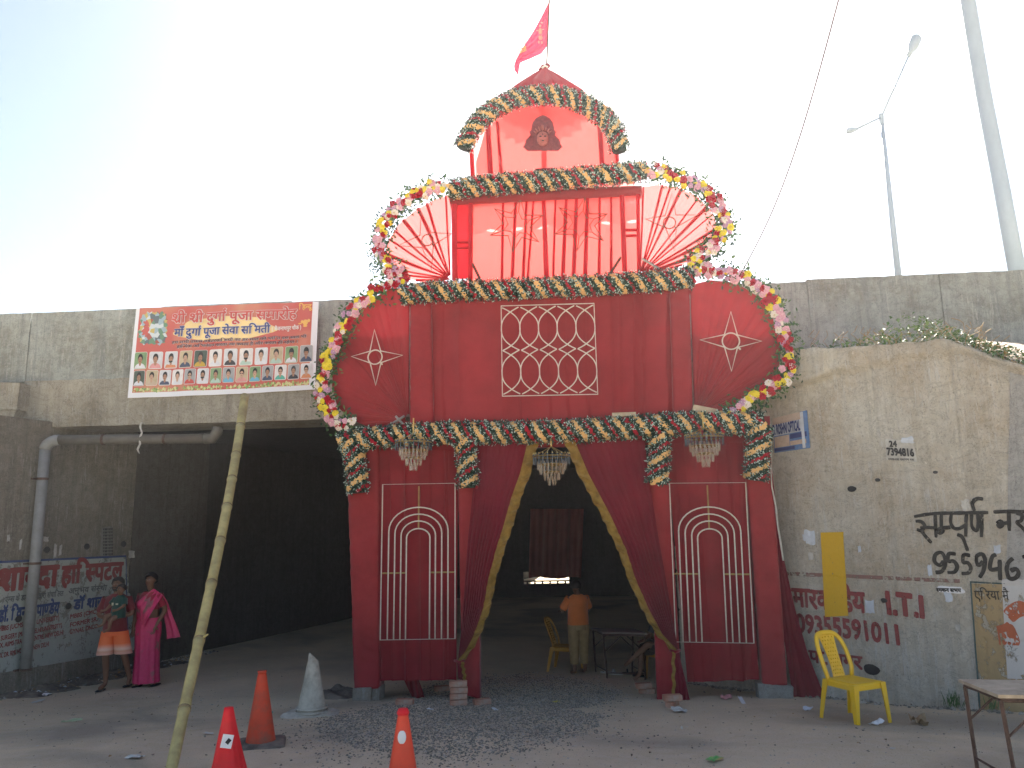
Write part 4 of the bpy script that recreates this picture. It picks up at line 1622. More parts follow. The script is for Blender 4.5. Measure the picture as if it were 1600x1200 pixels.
mb.tube([ap + Vector((-0.05, -0.08, -0.03)), ap + Vector((0, -0.1, 0)), ap + Vector((0.05, -0.08, -0.02))], 0.018, 6)
mb.build('knot', M['white'], gate, True)


# ---- fans
def fan(name, pivot, outline, off, mat, amp, nplt, seed, sub=10):
    pv = GATE.px(*pivot, off)
    ol = [GATE.px(*q, off) for q in outline]
    # resample outline evenly
    L = [0]
    for a, b2 in zip(ol, ol[1:]):
        L.append(L[-1] + math.hypot(b2[0] - a[0], b2[1] - a[1]))
    n_ = nplt * sub

    def o_at(t_):
        d = t_ * L[-1]
        for k in range(len(L) - 1):
            if d <= L[k + 1] + 1e-9:
                f = (d - L[k]) / (L[k + 1] - L[k])
                return (lerp(ol[k][0], ol[k + 1][0], f), lerp(ol[k][1], ol[k + 1][1], f))
        return ol[-1]

    def fn(u, v):
        p_ = o_at(u)
        ph = 1.4 * noise.noise(Vector((u * 5, 0, seed)))
        h = abs(math.sin(math.pi * (u * nplt + ph))) ** 0.3
        k = 0.5 + abs(noise.noise(Vector((u * 14, 1, seed))))
        w_ = (0.05 + 0.95 * v)
        return GATE.pt(lerp(pv[0], p_[0], w_), lerp(pv[1], p_[1], w_), off + amp * h * k * (0.35 + 0.65 * math.sin(math.pi * min(1, w_ * 0.9 + 0.1))) + 0.03 * math.sin(math.pi * w_))
    mb = MB()
    mb.grid(fn, n_, 14)
    o = mb.build(name, mat, gate, True)
    return pv, o_at


F2L = [(640, 452), (612, 450), (585, 465), (556, 492), (533, 530), (521, 570), (519, 605), (528, 636), (548, 655), (575, 667), (602, 670), (630, 668)]
F2R = [(1078, 446), (1110, 438), (1150, 442), (1186, 466), (1208, 500), (1220, 545), (1216, 585), (1196, 615), (1160, 638), (1128, 650), (1088, 660)]
F3L = [(706, 304), (680, 312), (650, 328), (624, 350), (606, 378), (601, 402), (612, 424), (640, 436), (680, 446)]
F3R = [(998, 294), (1025, 289), (1056, 292), (1086, 305), (1110, 328), (1122, 356), (1112, 384), (1085, 404), (1052, 422), (1015, 436)]
fan('fan_cloth', (640, 658), F2L, 0.04, M['red'], 0.065, 20, 1)
fan('fan_cloth', (1085, 652), F2R, 0.04, M['red'], 0.065, 20, 2)
pvl, oal = fan('sheer_fan_cloth', (704, 436), F3L, -0.01, M['sheer_fan'], 0.02, 13, 3)
pvr, oar = fan('sheer_fan_cloth', (1000, 430), F3R, -0.01, M['sheer_fan'], 0.02, 13, 4)
for (pv, oa, n_) in ((pvl, oal, 11), (pvr, oar, 14)):
    for k in range(n_):
        t_ = (k + 0.5 + rnd.uniform(-0.3, 0.3)) / n_
        p_ = oa(t_)
        r_ = Vector((p_[0] - pv[0], p_[1] - pv[1]))
        nrm = Vector((-r_.y, r_.x)).normalized()
        w0, w1 = 0.012, rnd.uniform(0.012, 0.034)
        a0 = Vector(pv)
        a1 = Vector(p_)
        mb = MB()
        rings = []
        for j in range(9):
            v = j / 8
            cc_ = a0.lerp(a1, 0.04 + 0.96 * v)
            w_ = lerp(w0, w1, v)
            rings.append([GATE.pt(*(cc_ - nrm * w_), 0.012), GATE.pt(*(cc_), 0.03), GATE.pt(*(cc_ + nrm * w_), 0.012), GATE.pt(*cc_, -0.004)])
        mb.loft(rings)
        mb.build('cloth_gather', M['fold'], gate, True)

# small timber ends resting on the first cornice
for (x, y, w_, h_, a_) in ((975, 648, 36, 6, 0), (1101, 641, 36, 9, 14), (600, 664, 0, 0, 0)):
    if not w_:
        continue
    mb = MB()
    c0 = GATE.q(x, y, 0.2)
    mb.box(c0, (w_ * 0.0095, 0.10, h_ * 0.0095), Matrix.Rotation(R(a_), 3, 'Y') @ Matrix.Rotation(R(-7.5), 3, 'Z'))
    mb.build('timber_end', M['ctop'], gate)

# concrete feet
for k, q in enumerate((((551, 1076), (580, 1074), (579, 1104), (549, 1106)), ((1184, 1068), (1240, 1073), (1240, 1102), (1188, 1103)), ((582, 1074), (593, 1074), (592, 1098), (580, 1104)))):
    c = [GATE.q(*p_, 0.12 if k < 2 else 0.08) for p_ in q]
    mb = MB()
    mb.prism(c, -GATE.N * 0.28)
    o = mb.build('concrete_block', M['block'])
    bv = o.modifiers.new('bevel', 'BEVEL')
    bv.width = 0.012
    bv.segments = 2
    tag(o, ['grey concrete block under the left pillar of the gate', 'grey concrete block under the right outer pillar of the gate', 'narrow concrete block wedged right of the block under the left pillar'][k], 'concrete block', 'concrete blocks under the gate pillars')


# ---- wire motifs (each hangs on the cloth)
def bil(q, off):
    c = [GATE.px(x, y, off) for x, y in q]

    def g(s, t_):            # s across, t up from the bottom
        a = [lerp(c[3][k], c[2][k], s) for k in (0, 1)]
        b2 = [lerp(c[0][k], c[1][k], s) for k in (0, 1)]
        return GATE.pt(lerp(a[0], b2[0], t_), lerp(a[1], b2[1], t_), off)
    return g


def arch_frame(quad, label, off=0.105):
    root = tag(empty('arch_frame', GATE.q(*quad[3], off)), label, 'wire frame', 'cream arch frames on the gate side panels')
    g = bil(quad, off)
    mb = MB()
    mb.tube([g(0, 0), g(1, 0), g(1, 1), g(0, 1)], 0.009, 6, closed=True)
    mb.build('outer_frame', M['wire'], root)
    for hw, sh, tp_ in ((0.405, 0.69, 0.845), (0.32, 0.675, 0.80), (0.235, 0.66, 0.755), (0.16, 0.645, 0.705)):
        pts = [g(0.5 - hw, 0), g(0.5 - hw, sh * 0.5)]
        for k in range(17):
            a = math.pi * (1 - k / 16)
            pts.append(g(0.5 + hw * math.cos(a), sh + (tp_ - sh) * math.sin(a)))
        pts += [g(0.5 + hw, sh * 0.5), g(0.5 + hw, 0)]
        mb = MB()
        mb.tube(pts, 0.0105, 6)
        mb.build('arch', M['wire'], root, True)
    for a, b2 in ((g(0.01, 0.42), g(0.34, 0.42)), (g(0.67, 0.42), g(0.99, 0.42)), (g(0.5, 0.705), g(0.5, 0.985))):
        mb = MB()
        mb.tube([a - GATE.N * 0.014, b2 - GATE.N * 0.014], 0.012, 4)
        mb.build('strip', M['wood'], root)


arch_frame(((598, 757), (711, 755), (711, 998), (594, 1000)), 'cream wire frame of four nested arches left of the doorway')
arch_frame(((1046, 755), (1165, 754), (1178, 1005), (1056, 1003)), 'cream wire frame of four nested arches right of the doorway')

q = ((783, 478), (928, 474), (934, 616), (785, 619))
root = tag(empty('lattice_frame', GATE.q(785, 619, 0.09)), 'square cream wire lattice of interlaced loops on the upper red panel', 'wire frame')
g = bil(q, 0.135)
mb = MB()
mb.tube([g(0, 0), g(1, 0), g(1, 1), g(0, 1)], 0.010, 6, closed=True)
mb.build('outer_frame', M['wire'], root)
for row in (0, 1):
    for k in range(6):
        for sgn in (-1, 1):
            pts = []
            xb = k / 5
            for j in range(25):
                yy = -1 + 2 * j / 24
                x_ = xb + sgn * 0.2 * 0.95 * abs(yy) ** 2.6
                if -0.001 <= x_ <= 1.001:
                    pts.append(g(x_, 0.02 + row * 0.48 + 0.48 * (yy + 1) / 2) + GATE.N * (0.008 * sgn))
                elif pts and len(pts) > 2:
                    pass
            if len(pts) > 3:
                # keep the arcs apart when the middle lies inside and both ends leave the frame
                mb = MB()
                mb.tube(pts, 0.0095, 6)
                mb.build('loop', M['wire'], root, True)


def star_wire(c, tips, inner, label, mat=M['wire'], off=0.16, circ=0.0, r_=0.008, extra=True):
    r_ = r_ * 1.35
    cx, cy = c
    root = tag(empty('star_frame', GATE.q(cx, cy, off)), label, 'wire star')
    pts = []
    n_ = len(tips)
    for k in range(n_):
        pts.append(GATE.q(*tips[k], off))
        a, b2 = tips[k], tips[(k + 1) % n_]
        mx_, my_ = (a[0] + b2[0]) / 2, (a[1] + b2[1]) / 2
        pts.append(GATE.q(cx + (mx_ - cx) * inner, cy + (my_ - cy) * inner, off))
    mb = MB()
    mb.tube(pts, r_, 6, closed=True)
    mb.build('star', mat, root)
    if circ:
        u0, v0 = GATE.px(cx, cy, off)
        rad = circ * 0.0094
        mb = MB()
        mb.tube([GATE.pt(u0 + rad * math.cos(a), v0 + rad * math.sin(a), off) for a in [2 * math.pi * k / 28 for k in range(28)]], r_, 6, closed=True)
        mb.build('ring', mat, root, True)
        mb = MB()
        mb.tube([GATE.pt(u0 + rad * 0.7, v0 - rad * 0.7, off), GATE.pt(u0 + rad * 1.05, v0 - rad * 1.1, off)], r_ * 1.3, 5)
        mb.build('tie', mat, root)
    elif extra:
        for k in range(n_):
            for j in (1, -1):
                a = pts[2 * k]
                b2 = pts[(2 * k + j * 1) % len(pts)]
        mb = MB()
        cc = GATE.q(cx, cy, off)
        mb.tube([cc.lerp(pts[k], 0.5 if k % 2 == 0 else 0.62) for k in range(len(pts))], r_ * 0.8, 5, closed=True)
        mb.build('inner_star', mat, root)
        for k in range(0, len(pts), 2):
            mb = MB()
            mb.tube([cc.lerp(pts[k], 0.5), pts[k]], r_ * 0.8, 4)
            mb.build('spoke', mat, root)
    return root


star_wire((586, 558), ((585, 515), (629, 555), (587, 602), (549, 557)), 0.42, 'cream four-pointed wire star with a ring on the left red fan', circ=12)
star_wire((1142, 533), ((1142, 487), (1190, 533), (1143, 580), (1094, 531)), 0.42, 'cream four-pointed wire star with a ring on the right red fan', circ=13)
star_wire((807, 352), [(807 + 44 * math.cos(R(a)), 352 + 42 * math.sin(R(a))) for a in (-82, -22, 38, 98, 158, 218)], 0.56, 'dark six-pointed wire star left of centre on the sheer third storey', M['wire_dark'], 0.06, r_=0.008)
star_wire((908, 350), [(908 + 44 * math.cos(R(a)), 350 + 42 * math.sin(R(a))) for a in (-82, -22, 38, 98, 158, 218)], 0.56, 'dark six-pointed wire star right of centre on the sheer third storey', M['wire_dark'], 0.06, r_=0.008)
star_wire((668, 375), ((658, 330), (706, 365), (674, 422), (622, 384)), 0.42, 'dark wire star on the left sheer fan', M['wire_dark'], 0.06, circ=10, r_=0.007)
star_wire((1046, 348), ((1050, 302), (1090, 336), (1054, 392), (1009, 342)), 0.42, 'dark wire star on the right sheer fan', M['wire_dark'], 0.06, circ=10, r_=0.007)

# ---- face plaque
root = tag(empty('crowned_face_plaque', GATE.q(848, 235, 0.05)), 'dark red crowned face plaque hung on the top storey', 'plaque')
half_ = [(0, 180), (5, 181.5), (11, 185), (15.5, 191), (17.5, 198), (18, 203), (21, 206), (19, 211), (22, 214), (26, 218), (28, 225), (31, 230), (27.5, 232.5), (24, 236), (12, 236), (0, 235.5)]
outl = [(848 + x, y) for x, y in half_] + [(848 - x, y) for x, y in half_[::-1][1:-1]]
cc = GATE.q(848, 212, 0.12)
front = [GATE.q(x, y, 0.09) for x, y in outl]
back_ = [GATE.q(x, y, 0.05) for x, y in outl]
mb = MB()
n_ = len(outl)
mb.add(front + back_ + [cc], [(k, k + n_, (k + 1) % n_ + n_, (k + 1) % n_) for k in range(n_)] + [((k + 1) % n_, n_ * 2, k) for k in range(n_)] + [tuple(range(n_, 2 * n_))])
plq = simple('plaque_red', (0.16, 0.03, 0.035), 0.6, 0.4, 25)
plq2 = simple('plaque_light', (0.34, 0.10, 0.09), 0.6, 0.3, 25)
mb.build('hair_and_crown', plq, root)
mb = MB()
fc = GATE.q(848, 217, 0.11)
mb.ellipsoid(fc, (0.095, 0.05, 0.125), 16, 10)
mb.build('face', plq2, root, True)
mb = MB()
for sx in (-1, 1):
    mb.ellipsoid(fc + Vector((0.038 * sx, -0.048, 0.02)), (0.022, 0.01, 0.009), 8, 5)
mb.ellipsoid(fc + Vector((0, -0.05, 0.055)), (0.006, 0.01, 0.018), 6, 4)
mb.ellipsoid(fc + Vector((0, -0.05, -0.055)), (0.022, 0.012, 0.007), 8, 5)
mb.build('features', M['black'], root, True)
mb = MB()
for k in range(7):
    a = R(-75 + 25 * k)
    b0 = fc + Vector((0.10 * math.sin(a), -0.03, 0.07 + 0.06 * math.cos(a)))
    mb.tube([b0, b0 + Vector((0.05 * math.sin(a), 0, 0.06 * math.cos(a) + 0.02))], [0.018, 0.004], 6)
mb.ellipsoid(fc + Vector((0, -0.01, 0.19)), (0.03, 0.02, 0.05), 8, 6)
mb.build('crown_points', plq2, root, True)

# ---- flag on its pole
fp = tag(empty('flag_on_pole', GATE.q(855, 100, -0.45)), 'red triangular pennant with gold lettering on a thin pole above the roof', 'flag')
mb = MB()
mb.tube([GATE.q(854, 108, -0.45), GATE.q(858.5, -8, -0.45)], 0.014, 8)
mb.build('pole', M['iron'], fp)
tpx, bpx = (858, 2), (856, 84)
FL = [((858, 2), (858, 2)), ((846, 26), (857, 40)), ((834, 48), (855, 72)), ((822, 66), (846, 84)), ((812, 82), (828, 92)), ((806, 93), (813, 98)), ((803, 103), (811, 108)), ((804, 110), (810, 118))]
mb = MB()
rows = []


def fpt(s, t_):
    k = min(int(s * (len(FL) - 1)), len(FL) - 2)
    f = s * (len(FL) - 1) - k
    a = (lerp(FL[k][0][0], FL[k + 1][0][0], f), lerp(FL[k][0][1], FL[k + 1][0][1], f))
    b2 = (lerp(FL[k][1][0], FL[k + 1][1][0], f), lerp(FL[k][1][1], FL[k + 1][1][1], f))
    x, y = lerp(a[0], b2[0], t_), lerp(a[1], b2[1], t_)
    o_ = -0.45 + 0.06 * math.sin(s * 9 + t_ * 3) * (1 - t_ * 0.5) + 0.03 * math.sin((s + t_) * 17)
    return x, y, o_


mb.grid(lambda s, t_: GATE.q(*fpt(s, t_)), 34, 10)
flagm = cloth('pennant_cloth', (0.42, 0.03, 0.06), 0.4, 0.0, tcol=(0.42, 0.03, 0.06))
mb.build('pennant', flagm, fp, True)
goldp = simple('gold_print', (0.75, 0.45, 0.12), 0.6, 0.1, 20)
fo = GATE.px(807, 91, -0.45)


def fmap(x, y):
    return GATE.pt(fo[0] + x * 0.98 - y * 0.1, fo[1] + y + x * 0.35, -0.36)


write('lettering', 'ो माता', lambda x, y: fmap(x, y), goldp, fp, 0.03, 0, 0.19, 0.085)
write('lettering', 'जय', lambda x, y: fmap(x + 0.10, y + 0.13), goldp, fp, 0.03, 0, 0.09, 0.06)
mb = MB()
ec = GATE.px(845, 54, -0.45)
for (dx, dy, rx, rz_) in ((0, 0.10, .02, .03), (0, 0.0, .03, .07), (-.05, 0.02, .02, .012), (.05, 0.03, .018, .012), (0.0, -.12, .035, .05), (-.03, -.2, .015, .03), (.02, -.21, .015, .03), (0.03, .16, .02, .015)):
    c0 = GATE.pt(ec[0] + dx, ec[1] + dy, -0.36)
    mb.ellipsoid(c0, (rx, 0.003, rz_), 8, 5)
mb.build('printed_figure', simple('figure_print', (0.45, 0.28, 0.2), 0.7, 0.3, 60), fp)


# ================================================================== GARLANDS
def catmull(P, n):
    out = []
    for i in range(len(P) - 1):
        p0, p1, p2, p3 = P[max(i - 1, 0)], P[i], P[i + 1], P[min(i + 2, len(P) - 1)]
        for k in range(n):
            t_ = k / n
            out.append(0.5 * ((2 * p1) + (-p0 + p2) * t_ + (2 * p0 - 5 * p1 + 4 * p2 - p3) * t_ ** 2 + (-p0 + 3 * p1 - 3 * p2 + p3) * t_ ** 3))
    out.append(P[-1])
    return out


class Path:
    def __init__(s, pts):
        s.p = catmull([Vector(q) for q in pts], 12)
        s.L = [0]
        for a, b2 in zip(s.p, s.p[1:]):
            s.L.append(s.L[-1] + (b2 - a).length)
        s.len = s.L[-1]

    def at(s, d):
        d = max(0, min(s.len, d))
        import bisect
        k = max(0, min(len(s.L) - 2, bisect.bisect_right(s.L, d) - 1))
        f = (d - s.L[k]) / max(1e-9, s.L[k + 1] - s.L[k])
        return s.p[k].lerp(s.p[k + 1], f), (s.p[k + 1] - s.p[k]).normalized()


def rosette(mb, c, nrm, r_, mi=0, mc=None, layers=((1.0, 7, 0.25), (0.66, 6, 0.6), (0.35, 5, 0.9))):
    nrm = nrm.normalized()
    a_ = nrm.orthogonal().normalized()
    b_2 = nrm.cross(a_)
    for rad, n_, lift in layers:
        o_ = rnd.uniform(0, 6.28)
        for k in range(n_):
            th = o_ + 2 * math.pi * k / n_
            d = a_ * math.cos(th) + b_2 * math.sin(th)
            s_ = nrm.cross(d)
            j = rnd.uniform(0.85, 1.15)
            p0_ = c + nrm * (lift * r_ * 0.3)
            m1 = c + d * (rad * r_ * 0.62 * j) + nrm * (lift * r_ * 0.75)
            tip = c + d * (rad * r_ * j) + nrm * (lift * r_ * 0.55)
            wv = s_ * (rad * r_ * 0.42)
            mb.add([p0_, m1 - wv, tip - wv * 0.45, tip + wv * 0.45, m1 + wv], [(0, 1, 4), (1, 2, 3, 4)], mi)
    if mc is not None:
        mb.ellipsoid(c + nrm * r_ * 0.55, (r_ * 0.16,) * 3, 5, 3, mc)


def stripe_garland(name, label, pts, rad, off, slant=1.0, group=None, period=0.30, dens=1.0):
    rad *= 1.17
    P = Path([GATE.q(x, y, off) for x, y in pts])
    root = tag(empty(name, P.p[0]), label, 'garland', group)
    core, lv, cf, rf = MB(), MB(), MB(), MB()
    n_ = max(6, int(P.len / 0.08))
    core.tube([P.at(P.len * k / n_)[0] - GATE.N * 0.0 for k in range(n_ + 1)], rad * 0.80, 10)

    def frame(s_):
        c, T = P.at(s_)
        N = (GATE.N - T * GATE.N.dot(T)).normalized()
        B = N.cross(T)
        if slant > 0 and B.z < 0 and abs(T.z) < 0.95:
            B = -B
        return c, T, N, B
    nl = int(P.len * 1250 * (rad / 0.14) * dens)
    for _ in range(nl):
        s_ = rnd.uniform(0, P.len)
        a = rnd.uniform(-math.pi, math.pi) if rnd.random() < 0.3 else rnd.uniform(-1.75, 1.75)
        v = math.sin(a)
        ph = ((s_ + slant * v * 0.10) / period) % 1
        if (0.04 < ph < 0.24 or 0.54 < ph < 0.72) and rnd.random() < 0.86:
            continue
        c, T, N, B = frame(s_)
        rd = (N * math.cos(a) + B * v)
        q = c + rd * rad * rnd.uniform(0.78, 1.0)
        d = (rd * rnd.uniform(0.15, 1.0) + T * rnd.uniform(-1, 1) + B * rnd.uniform(-0.8, 0.8)).normalized()
        up = (rd + Vector((rnd.uniform(-.4, .4), rnd.uniform(-.4, .4), rnd.uniform(-.4, .4)))).normalized()
        L_, W_ = rnd.uniform(0.045, 0.075), rnd.uniform(0.018, 0.030)
        s2 = d.cross(up).normalized()
        mid = q + d * L_ * 0.5
        f = up * W_ * 0.3
        pale = rnd.random() < 0.42
        A_, B_ = mid + s2 * W_ * 0.5 + f, mid - s2 * W_ * 0.5 + f
        tip = q + d * L_
        lv.add([q, A_, B_], [(0, 1, 2)], 0)
        lv.add([A_, tip, B_], [(0, 1, 2)], 1 if pale else 0)
    k = -2
    while k * period < P.len + 0.2:
        for mbx, phase in ((cf, 0.14), (rf, 0.63)):
            a = -2.0
            while a < 2.0:
                v = math.sin(a)
                s_ = (k + phase) * period - slant * v * 0.10 + rnd.uniform(-0.012, 0.012)
                if 0 <= s_ <= P.len:
                    c, T, N, B = frame(s_)
                    rd = N * math.cos(a) + B * v
                    for dd in ((-0.016, 0.018) if mbx is cf else (rnd.uniform(-.01, .01),)):
                        rosette(mbx, c + T * dd + rd * rad * rnd.uniform(0.86, 1.0), rd + Vector((rnd.uniform(-.3, .3), rnd.uniform(-.3, .3), rnd.uniform(-.3, .3))), rnd.uniform(0.022, 0.032), 0, None, ((1.0, 6, 0.3), (0.6, 5, 0.8)))
                a += 0.24 * 0.14 / rad
        k += 1
    tag(core.build('core', M['core'], root, True))
    tag(lv.build('leaves', [M['leaf'], M['leaftip']], root), kind='stuff')
    tag(cf.build('cream_flowers', M['cream'], root), kind='stuff')
    tag(rf.build('red_flowers', M['fred'], root), kind='stuff')
    return root


gg = 'striped leaf and flower garlands on the gate'
stripe_garland('striped_garland', 'longest striped garland of green leaves, cream and red flowers above the doorway', ((533, 692), (600, 682), (700, 677), (800, 676), (900, 673), (1000, 667), (1100, 661), (1192, 661)), 0.135, 0.20, group=gg)
stripe_garland('striped_garland', 'striped garland along the foot of the sheer third storey', ((628, 462), (690, 455), (800, 452), (900, 447), (1000, 441), (1084, 433)), 0.125, 0.20, group=gg)
stripe_garland('striped_garland', 'striped garland along the top of the sheer third storey', ((702, 298), (760, 290), (850, 283), (930, 276), (1010, 268)), 0.13, 0.20, group=gg)
stripe_garland('striped_garland', 'arched striped garland under the pointed roof', ((724, 232), (734, 210), (755, 184), (785, 163), (820, 152), (860, 149), (900, 158), (935, 177), (960, 203), (968, 236)), 0.125, 0.16, group=gg, dens=1.1)
stripe_garland('hanging_garland', 'short striped garland hanging down the left outer pillar', ((549, 690), (556, 725), (559, 770)), 0.135, 0.24, 1.0, 'short garlands hanging beside the doorway')
stripe_garland('hanging_garland', 'short striped garland hanging left of the left crimson curtain', ((726, 688), (730, 722), (731, 762)), 0.125, 0.24, 1.0, 'short garlands hanging beside the doorway')
stripe_garland('hanging_garland', 'short striped garland hanging right of the right crimson curtain', ((1031, 680), (1030, 715), (1027, 756)), 0.125, 0.24, 1.0, 'short garlands hanging beside the doorway')
stripe_garland('hanging_garland', 'short striped garland hanging down the right outer pillar', ((1188, 664), (1184, 705), (1180, 750)), 0.135, 0.24, 1.0, 'short garlands hanging beside the doorway')

# prototype blooms (shared meshes)
BL = {}


def bloom_proto(kind):
    mb = MB()
    r_ = 0.052
    if kind == 'red':
        rosette(mb, Vector((0, 0, 0)), Vector((0, 0, 1)), r_, 0, None, ((1.0, 6, 0.2), (0.8, 6, 0.7), (0.5, 5, 1.2), (0.25, 3, 1.5)))
        mats = [M['fred']]
    elif kind == 'yellow':
        rosette(mb, Vector((0, 0, 0)), Vector((0, 0, 1)), r_ * 0.95, 0, 1, ((1.0, 9, 0.1), (0.85, 8, 0.6), (0.6, 7, 1.0), (0.35, 5, 1.3)))
        mats = [M['fyel'], M['fcen']]
    elif kind == 'pink':
        rosette(mb, Vector((0, 0, 0)), Vector((0, 0, 1)), r_ * 1.1, 0, 1, ((1.0, 8, 0.2), (0.8, 7, 0.6), (0.5, 5, 1.0)))
        mats = [M['fpink'], M['fwhite']]
    elif kind == 'white':
        rosette(mb, Vector((0, 0, 0)), Vector((0, 0, 1)), r_, 0, 1, ((1.0, 8, 0.1), (0.7, 7, 0.6), (0.4, 5, 0.9)))
        mats = [M['fwhite'], M['fcen']]
    else:
        rosette(mb, Vector((0, 0, 0)), Vector((0, 0, 1)), r_ * 0.9, 0, 1, ((1.0, 7, 0.2), (0.6, 6, 0.8)))
        mats = [M['flilac'], M['fwhite']]
    me = bpy.data.meshes.new(kind + '_flower')
    me.from_pydata([tuple(v) for v in mb.v], [], mb.f)
    for q_ in mats:
        me.materials.append(q_)
    if len(mats) > 1:
        me.polygons.foreach_set('material_index', mb.m)
    me.update()
    return me


for k in ('red', 'yellow', 'pink', 'white', 'lilac'):
    BL[k] = bloom_proto(k)


def bloom_garland(label, pts, off=0.16, n=62, spread=0.115, green=1.0, thick=1.0):
    P = Path([GATE.q(x, y, off) for x, y in pts])
    n = int(n * 1.7)
    root = tag(empty('flower_garland', P.p[0]), label, 'garland', 'mixed flower garlands round the fan wings')
    inv = WM[root.name].inverted()
    lf = MB()
    for _ in range(int(P.len * 330 * green)):
        c, T = P.at(rnd.uniform(0, P.len))
        B = GATE.N.cross(T).normalized()
        q = c + B * rnd.gauss(0, spread * 0.75) + GATE.N * rnd.uniform(-0.07, 0.05)
        d = Vector((rnd.uniform(-1, 1), rnd.uniform(-.6, .3), rnd.uniform(-1, 1))).normalized()
        leaf_faces(lf, q, d, Vector((rnd.uniform(-.5, .5), -1, rnd.uniform(-.5, .5))).normalized(), rnd.uniform(0.05, 0.10), rnd.uniform(0.022, 0.045), rnd.choice([0, 0, 1, 2]))
    for _ in range(int(P.len * 9 * green)):       # sprigs sticking out
        c, T = P.at(rnd.uniform(0, P.len))
        d = Vector((rnd.uniform(-1, 1), rnd.uniform(-.4, .2), rnd.uniform(-1, 1))).normalized()
        q = c
        for j in range(5):
            q2 = q + d * 0.045 + Vector((0, 0, -0.004 * j))
            lf.tube([q, q2], 0.003, 3, 0)
            for _s in (-1, 1):
                dl = (d + Vector((rnd.uniform(-1, 1), rnd.uniform(-.5, .5), rnd.uniform(-1, 1)))).normalized()
                leaf_faces(lf, q2, dl, Vector((0, -1, 0.3)).normalized(), 0.05, 0.024, rnd.choice([0, 1]))
            q = q2
    o = lf.build('leaves', [M['sprig'], M['leaf'], M['creep']], root)
    o['kind'] = 'stuff'
    kinds = ['red', 'red', 'yellow', 'pink', 'pink', 'white', 'lilac', 'red', 'yellow']
    for k in range(n):
        s_ = P.len * (k + rnd.uniform(0.1, 0.9)) / n
        c, T = P.at(s_)
        B = GATE.N.cross(T).normalized()
        side = rnd.choice((-1, -0.5, 0, 0.5, 1))
        q = c + B * (side * spread * 0.62 + rnd.uniform(-.025, .025)) + GATE.N * rnd.uniform(0.04, 0.09)
        nr = (GATE.N + B * side * 0.5 + Vector((rnd.uniform(-.5, .5), 0, rnd.uniform(-.5, .4)))).normalized()
        kd = kinds[(k // 3 + rnd.randint(0, 5)) % 9]
        fo_ = bpy.data.objects.new(kd + '_flower', BL[kd])
        COL.objects.link(fo_)
        fo_.parent = root
        sc_f = rnd.uniform(0.8, 1.3) * thick
        Mx = Matrix.Translation(q) @ nr.to_track_quat('Z', 'Y').to_matrix().to_4x4() @ Matrix.Rotation(rnd.uniform(0, 6), 4, 'Z') @ Matrix.Scale(sc_f, 4)
        fo_.matrix_basis = inv @ Mx
    return root


M['creep'] = lm[1]
bloom_garland('mixed rose and chrysanthemum garland round the lower left fan', ((634, 428), (606, 446), (574, 466), (548, 496), (526, 536), (510, 575), (505, 612), (514, 640), (534, 660), (552, 668)), n=74)
bloom_garland('mixed rose and chrysanthemum garland round the lower right fan', ((1076, 412), (1108, 424), (1148, 432), (1184, 448), (1208, 478), (1224, 520), (1232, 556), (1222, 590), (1196, 612), (1166, 634), (1134, 650)), n=72)
bloom_garland('mixed garland round the upper left sheer fan', ((697, 292), (660, 302), (626, 322), (602, 350), (593, 384), (602, 412), (622, 434), (640, 436)), n=58, thick=0.95, green=1.2)
bloom_garland('mixed garland round the upper right sheer fan', ((1004, 266), (1044, 274), (1084, 290), (1114, 314), (1132, 346), (1120, 378), (1098, 398), (1074, 412)), n=60, thick=0.95, green=1.3)


# ================================================================== CURTAINS
def poly_at(tab, y):
    """x of a polyline (x, y) list at height y."""
    if y <= tab[0][1]:
        return tab[0][0]
    for a, b2 in zip(tab, tab[1:]):
        if y <= b2[1]:
            return lerp(a[0], b2[0], (y - a[1]) / (b2[1] - a[1]))
    return tab[-1][0]


